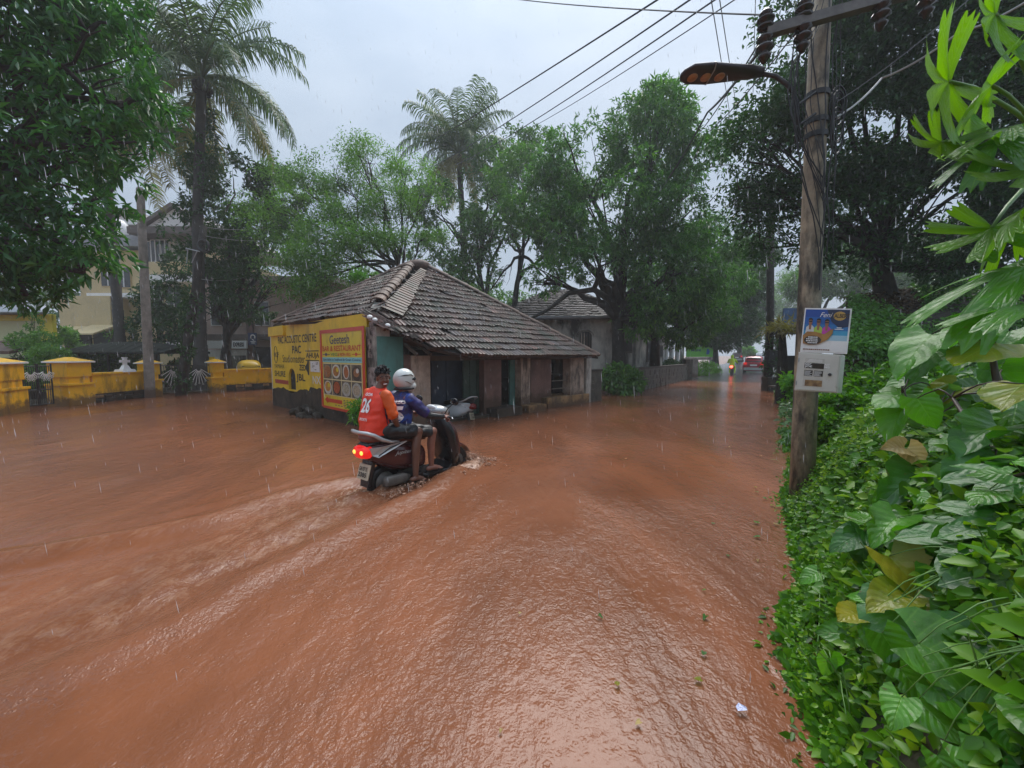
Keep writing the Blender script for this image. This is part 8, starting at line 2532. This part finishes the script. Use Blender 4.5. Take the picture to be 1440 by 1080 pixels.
def sandal(t, ank, F, s):
    A = Vector(ank); F = Vector(F).normalized()
    m = MB(); c = A + F * .055 - UP * .103
    S_ = V(-F.y, F.x, 0).normalized()
    pts = [c + F * (.135 * math.cos(a_)) + S_ * ((.048 + .008 * math.cos(a_)) * math.sin(a_)) for a_ in np.linspace(0, 2 * PI, 21)[:-1]]
    m.prism(pts, (0, 0, -.02)); o = m.build('flip_flop', MAT['rubber'], t, False, False)
    m = MB()
    for q in (-1, 1): m.tube([c + F * .09 + UP * .012, c + F * .05 + S_ * q * .03 + UP * .03, c - F * .0 + S_ * q * .045 + UP * .0], .006, 6)
    m.build('strap', MAT['rubber'], o, True, False)
for s in (-1, 1): sandal(pa, (.53, s * .255, .115), (.92, s * -.1, -.02), s)

# --- driver with white helmet
dr = person('person', 'scooter driver in white full-face helmet, blue-purple jersey and black shorts')
Hh, Ch, Nk, Hc = V(.46, 0, .67), V(.50, 0, .96), V(.55, 0, 1.125), V(.585, 0, 1.275)
mb = MB()
limb(mb, [Hh, Ch, Nk - V(.01, 0, .02)], [.125, .115, .055]); limb(mb, [Nk - V(.01, 0, .03), Hc - V(.01, 0, .05)], [.055, .05])
TD = head(mb, Hc, Matrix.Identity(4), .97)
arms = []
for s in (-1, 1):
    shd, elb, wr_ = V(.53, s * .185, 1.06), V(.72, s * .30, .835), V(.945, s * .325, .80)
    arms.append((shd, elb, wr_))
    limb(mb, [Ch + V(.02, s * .1, .08), shd, elb, wr_], [.06, .056, .042, .028])
    hand(mb, wr_, V(.9, s * .02, .0), V(-.1, s * .2, 1), .95, 1.0, s)
    hip, kne, ank = V(.5, s * .09, .63), V(.875, s * .19, .60), V(.855, s * .175, .165)
    limb(mb, [hip, kne], [.09, .06]); limb(mb, [kne, kne.lerp(ank, .35) + V(-.02, 0, 0), ank], [.054, .054, .035])
    foot(mb, ank, V(1, s * .05, -.02))
put_body(mb, 'body', MAT['skin_light'], dr, .0065)
face(dr, TD)
mb = MB()
torso(mb, [(.60, .45, .14, .175), (.7, .455, .14, .175), (.82, .475, .135, .18), (.94, .50, .125, .19), (1.03, .525, .11, .195), (1.10, .54, .085, .14), (1.15, .55, .062, .07)])
sh2 = put_body(mb, 'jersey', MAT['bluejersey'], dr, .009, 5, .03)
for s, (shd, elb, wr_) in zip((-1, 1), arms):
    mb = MB(); limb(mb, [shd - V(0, s * .015, 0), shd.lerp(elb, .4), shd.lerp(elb, .8)], [.08, .074, .066]); put_body(mb, 'sleeve', MAT['bluejersey'], sh2, .009, 3, .03)
    mb = MB(); limb(mb, [shd.lerp(elb, .7), elb, elb.lerp(wr_, .93)], [.052, .049, .035]); put_body(mb, 'arm_cover', MAT['shorts'], dr, .008, 2)
mb = MB(); limb(mb, [V(.42, 0, .64), V(.52, 0, .64)], [.15, .14])
for s in (-1, 1): limb(mb, [V(.5, s * .09, .635), V(.80, s * .175, .615)], [.105, .086])
put_body(mb, 'shorts', MAT['shorts'], dr, .01, 4, .035)
cloth_text(dr, sh2, '25', (.0, .02, .78), V(0, -1, 0), UP, .20, .20, V(1, 0, 0), MAT['print_white'], .04)
cloth_text(dr, sh2, 'STRIKERS', (.0, .06, 1.005), V(0, -1, 0), UP, .24, .045, V(1, 0, 0), MAT['print_white'], .03)
# helmet
TH2 = Matrix.Translation(Hc + V(0, 0, .015)) @ Matrix.Scale(.94, 4)
m = MB()
def hshape(q):
    if q.z < -.06: q = V(q.x * (1 + .3 * (q.z + .06)), q.y, q.z)
    return q
m.ellip((0, 0, 0), (.155, .128, .148), TH2 @ Matrix.Translation((-.012, 0, .01)), 28, 20, 0, hshape)
m.ellip((0, 0, 0), (.10, .105, .075), TH2 @ Matrix.Translation((.07, 0, -.085)), 22, 12)
hel = put_body(m, 'helmet', MAT['helmet'], dr, .008, 3)
m = MB(); m.ellip((0, 0, 0), (.152, .124, .062), TH2 @ Matrix.Translation((.012, 0, .012)), 28, 14, 0, lambda q: V(q.x if q.x > .01 else .01, q.y, q.z)); m.build('visor', MAT['visor'], hel, True, False)
m = MB(); m.torus((0, 0, 0), .128, .016, TH2 @ Matrix.Translation((-.01, 0, -.115)) @ Matrix.Rotation(PI / 2, 4, 'X') @ Matrix.Diagonal((1.02, 1, .86, 1)), 28, 8); m.build('neck_roll', MAT['rubber'], hel, True, False)
for s in (-1, 1):
    m = MB(); m.tube([TH2 @ V(.06, s * .118, .05), TH2 @ V(0, s * .135, .075), TH2 @ V(-.08, s * .118, .07), TH2 @ V(-.145, s * .05, .05)], [.004, .009, .008, .003], 6); m.build('shell_stripe', MAT['visor'], hel, True, False)
    m = MB(); m.tube([TH2 @ V(.02, s * .126, -.06), TH2 @ V(-.05, s * .127, -.02), TH2 @ V(-.11, s * .09, -.0)], [.003, .006, .002], 6); m.build('shell_stripe', MAT['concrete'], hel, True, False)
m = MB(); vs, fs = text_geo('R', .04, .2)
m.prism([TH2 @ V(-.16 + .0 * k, -.03 + .06 * (k in (1, 2)), -.02 + .05 * (k > 1)) for k in range(4)], (-.003, 0, 0)); m.build('red_mark', M('helmet_red_mark', (.5, .08, .1), .3), hel)
for s in (-1, 1): sandal(dr, (.855, s * .175, .165), (1, s * .05, -.02), s)

# distant rider in hi-vis
fr = gp(1029, 528)
t = thing('motorbike', 'small motorbike with glowing red tail lamp on the dry far road', 'motorbike', (fr.x, fr.y, .0), hd)
for x in (-.6, .6):
    m = MB(); m.torus((x, 0, .3), .24, .06, None, 18, 6); m.build('wheel', MAT['rubber'], t, True, False)
m = MB(); m.loft([(-.75, .72, .08, .06), (-.3, .65, .13, .16), (.2, .72, .15, .17), (.55, .85, .08, .1)], 14); m.build('body', MAT['redcar'], t, True, False)
m = MB(); m.tube([(.5, -.35, 1.02), (.55, 0, .98), (.5, .35, 1.02)], .02, 6); m.tube([(.6, 0, .3), (.5, 0, .98)], .04, 6); m.build('handlebar', MAT['iron'], t, True, False)
m = MB(); m.ellip((-.8, 0, .72), (.06, .12, .1), None, 12, 8); m.build('tail_light', M('bright_tail_lens', (.8, .05, .03), .2, emit=(1, .08, .05, 3.5)), t, True, False)
t = thing('person', 'distant motorbike rider in a bright yellow-green raincoat', 'person', (fr.x, fr.y, .0), hd)
mb = MB(); limb(mb, [V(-.15, 0, .8), V(-.08, 0, 1.15), V(-.04, 0, 1.36)], [.17, .2, .1]); mb.ellip((0, 0, 1.52), (.13, .12, .14), None, 14, 10)
for s in (-1, 1):
    limb(mb, [V(-.05, s * .18, 1.28), V(.18, s * .3, 1.08), V(.45, s * .33, 1.04)], [.09, .08, .06]); hand(mb, V(.45, s * .33, 1.04), V(1, 0, 0), V(0, 0, 1), .9, 1.1, s)
    limb(mb, [V(-.1, s * .1, .78), V(.3, s * .17, .68), V(.1, s * .18, .25)], [.1, .08, .05]); foot(mb, V(.1, s * .18, .25), V(1, 0, 0))
put_body(mb, 'body', MAT['hivis'], t, .016, 3)
m = MB(); m.ellip((0, 0, 0), (.136, .126, .14), Matrix.Translation((0, 0, 1.53)), 14, 10); m.build('rain_hood', MAT['hivis'], t, True, False)
# ------------------------------------------------------------------ splash, raindrops, haze
r = np.random.default_rng(58)
def drops_mesh(name, p, ln, wd, dirv, mat, label, cat):
    n = len(p)
    d = np.array(dirv) / np.linalg.norm(dirv)
    d = unit(np.tile(d, (n, 1)) + r.normal(size=(n, 3)) * .02)
    a = unit(np.cross(d, np.array([0.3, 1, 0.1])))
    b = np.cross(d, a)
    ln, wd = ln[:, None], wd[:, None]
    ring = [a * math.cos(t) + b * math.sin(t) for t in (0, 2.094, 4.189)]
    v = np.stack([p - d * ln * .5] + [p + d * ln * .15 + q * wd * .5 for q in ring] + [p + d * ln * .5], 1).reshape(-1, 3)
    t = np.array([[0, 1, 2], [0, 2, 3], [0, 3, 1], [4, 2, 1], [4, 3, 2], [4, 1, 3]])
    f = (np.arange(n)[:, None, None] * 5 + t[None]).reshape(-1, 3)
    o = link(name, np_mesh(name, v, f), mat, None, True)
    return tag(o, label, cat, kind='stuff')
def drop_mat():
    m = bpy.data.materials.new('falling_rain_water')
    m.use_nodes = True
    nt = m.node_tree
    bs = nt.nodes['Principled BSDF']
    bs.inputs['Base Color'].default_value = (.85, .88, .92, 1)
    bs.inputs['Roughness'].default_value = .15
    bs.inputs['IOR'].default_value = 1.33
    tr = nt.nodes.new('ShaderNodeBsdfTransparent')
    mx_ = nt.nodes.new('ShaderNodeMixShader')
    mx_.inputs['Fac'].default_value = .42
    nt.links.new(tr.outputs[0], mx_.inputs[1])
    nt.links.new(bs.outputs['BSDF'], mx_.inputs[2])
    nt.links.new(mx_.outputs[0], nt.nodes['Material Output'].inputs['Surface'])
    return m
DM = drop_mat()
n = 8500
yy = 1.6 + 20 * r.random(n) ** .62
xx = (r.random(n) * 2 - 1) * (yy * 1.35 + .5)
zz = .1 + r.random(n) * (1.2 + yy * .95)
p = np.stack([xx, yy, zz], 1)
k = np.hypot(xx, yy) > 1.5
p = p[k]
dist = np.linalg.norm(p, axis=1)
drops_mesh('raindrops', p, r.uniform(.05, .13, len(p)) * (.7 + .02 * dist), r.uniform(.0022, .0044, len(p)) * (1 + dist * .06), (.10, .03, -1), DM, 'falling raindrops filling the air', 'rain')
# churned water round the scooter
sp, sr = [], []
foamM = M('frothy_brown_water', (.27, .115, .058), .14, .3, 18, c2=(.46, .27, .18), bump=.5, bscale=60)
mb = MB()
rs = random.Random(14)
fw = SM @ V(1.58, -.02, 0); 
for i in range(800):
    u = rs.random()
    if i < 480:                                  # bow wave at the front wheel, thrown forward and to both sides
        a_ = rs.gauss(-.25, .55)
        rr = abs(rs.gauss(0, .20)) + .04
        q = SM @ V(1.58 + rr * math.cos(a_) * 1.0, rr * math.sin(a_) * 1.5 - .04, 0)
        z = max(0, .19 - .42 * rr) * rs.random() + .005
    else:
        q = SM @ V(rs.uniform(.0, 1.45), -.27 - abs(rs.gauss(0, .12)), 0); z = abs(rs.gauss(0, .025))
    s = rs.uniform(.003, .0105) * (1.25 if z < .05 else .8)
    mb.ellip((q.x, q.y, z), (s * rs.uniform(.8, 2.2), s * rs.uniform(.8, 2), s * rs.uniform(.5, 1.1)), Matrix.Rotation(rs.uniform(0, 3), 4, 'Z') @ Matrix.Rotation(rs.uniform(-.6, .6), 4, 'X'), 6, 4)
tag(mb.build('splash', foamM, None, True), 'frothy brown splash thrown up by the moving scooter', 'splash', kind='stuff')
def curl(name, pts_in, pts_out, h, lb):
    """ragged bow-wave sheet between a foot line and a thrown crest"""
    mb = MB(); n_ = len(pts_in); rows = []
    for j in range(7):
        v = j / 6
        row = []
        for a_, b_ in zip(pts_in, pts_out):
            q = a_.lerp(b_, v); q = q + V(rs.gauss(0, .012), rs.gauss(0, .012), 0)
            q.z = h * math.sin(PI * v * .93) * (.75 + .35 * rs.random()) - .02
            row.append(q)
        rows.append(row)
    for row in rows: mb.v += [tuple(q) for q in row]
    for j in range(6):
        for i in range(n_ - 1): mb.f.append((j * n_ + i, j * n_ + i + 1, (j + 1) * n_ + i + 1, (j + 1) * n_ + i)); mb.mi.append(0)
    me_ = modified(mb, [('SUBSURF', dict(levels=2, render_levels=2))])
    return tag(link(name, me_, foamM, None, True), lb, 'splash', kind='stuff')
pi_ = [SM @ V(1.25 + .055 * i, -.13 + .012 * i, 0) for i in range(9)]
po_ = [SM @ V(1.25 + .075 * i, -.34 - .10 * math.sin(i * .5), 0) for i in range(9)]
curl('bow_wave', pi_, po_, .085, 'curling bow wave of brown water on the near side of the front wheel')
pi_ = [SM @ V(1.5 + .03 * i, -.02 + .03 * i, 0) for i in range(6)]
po_ = [SM @ V(1.78 + .02 * i, -.12 + .06 * i, 0) for i in range(6)]
curl('bow_wave', pi_, po_, .12, 'crest of splash water ahead of the front mudguard')
# haze: rain-filled air
hz = MB()
hz.box((10, 66, 11.0), (240, 170, 25.6))
hm_ = bpy.data.materials.new('rain_haze')
hm_.use_nodes = True
nt = hm_.node_tree
nt.nodes.clear()
pv = nt.nodes.new('ShaderNodeVolumePrincipled')
pv.inputs['Color'].default_value = (.92, .95, .98, 1)
pv.inputs['Density'].default_value = HAZE
pv.inputs['Anisotropy'].default_value = 0.2
ou = nt.nodes.new('ShaderNodeOutputMaterial')
nt.links.new(pv.outputs[0], ou.inputs['Volume'])
tag(hz.build('haze', hm_), 'pale rain haze filling the air', 'haze', kind='stuff')
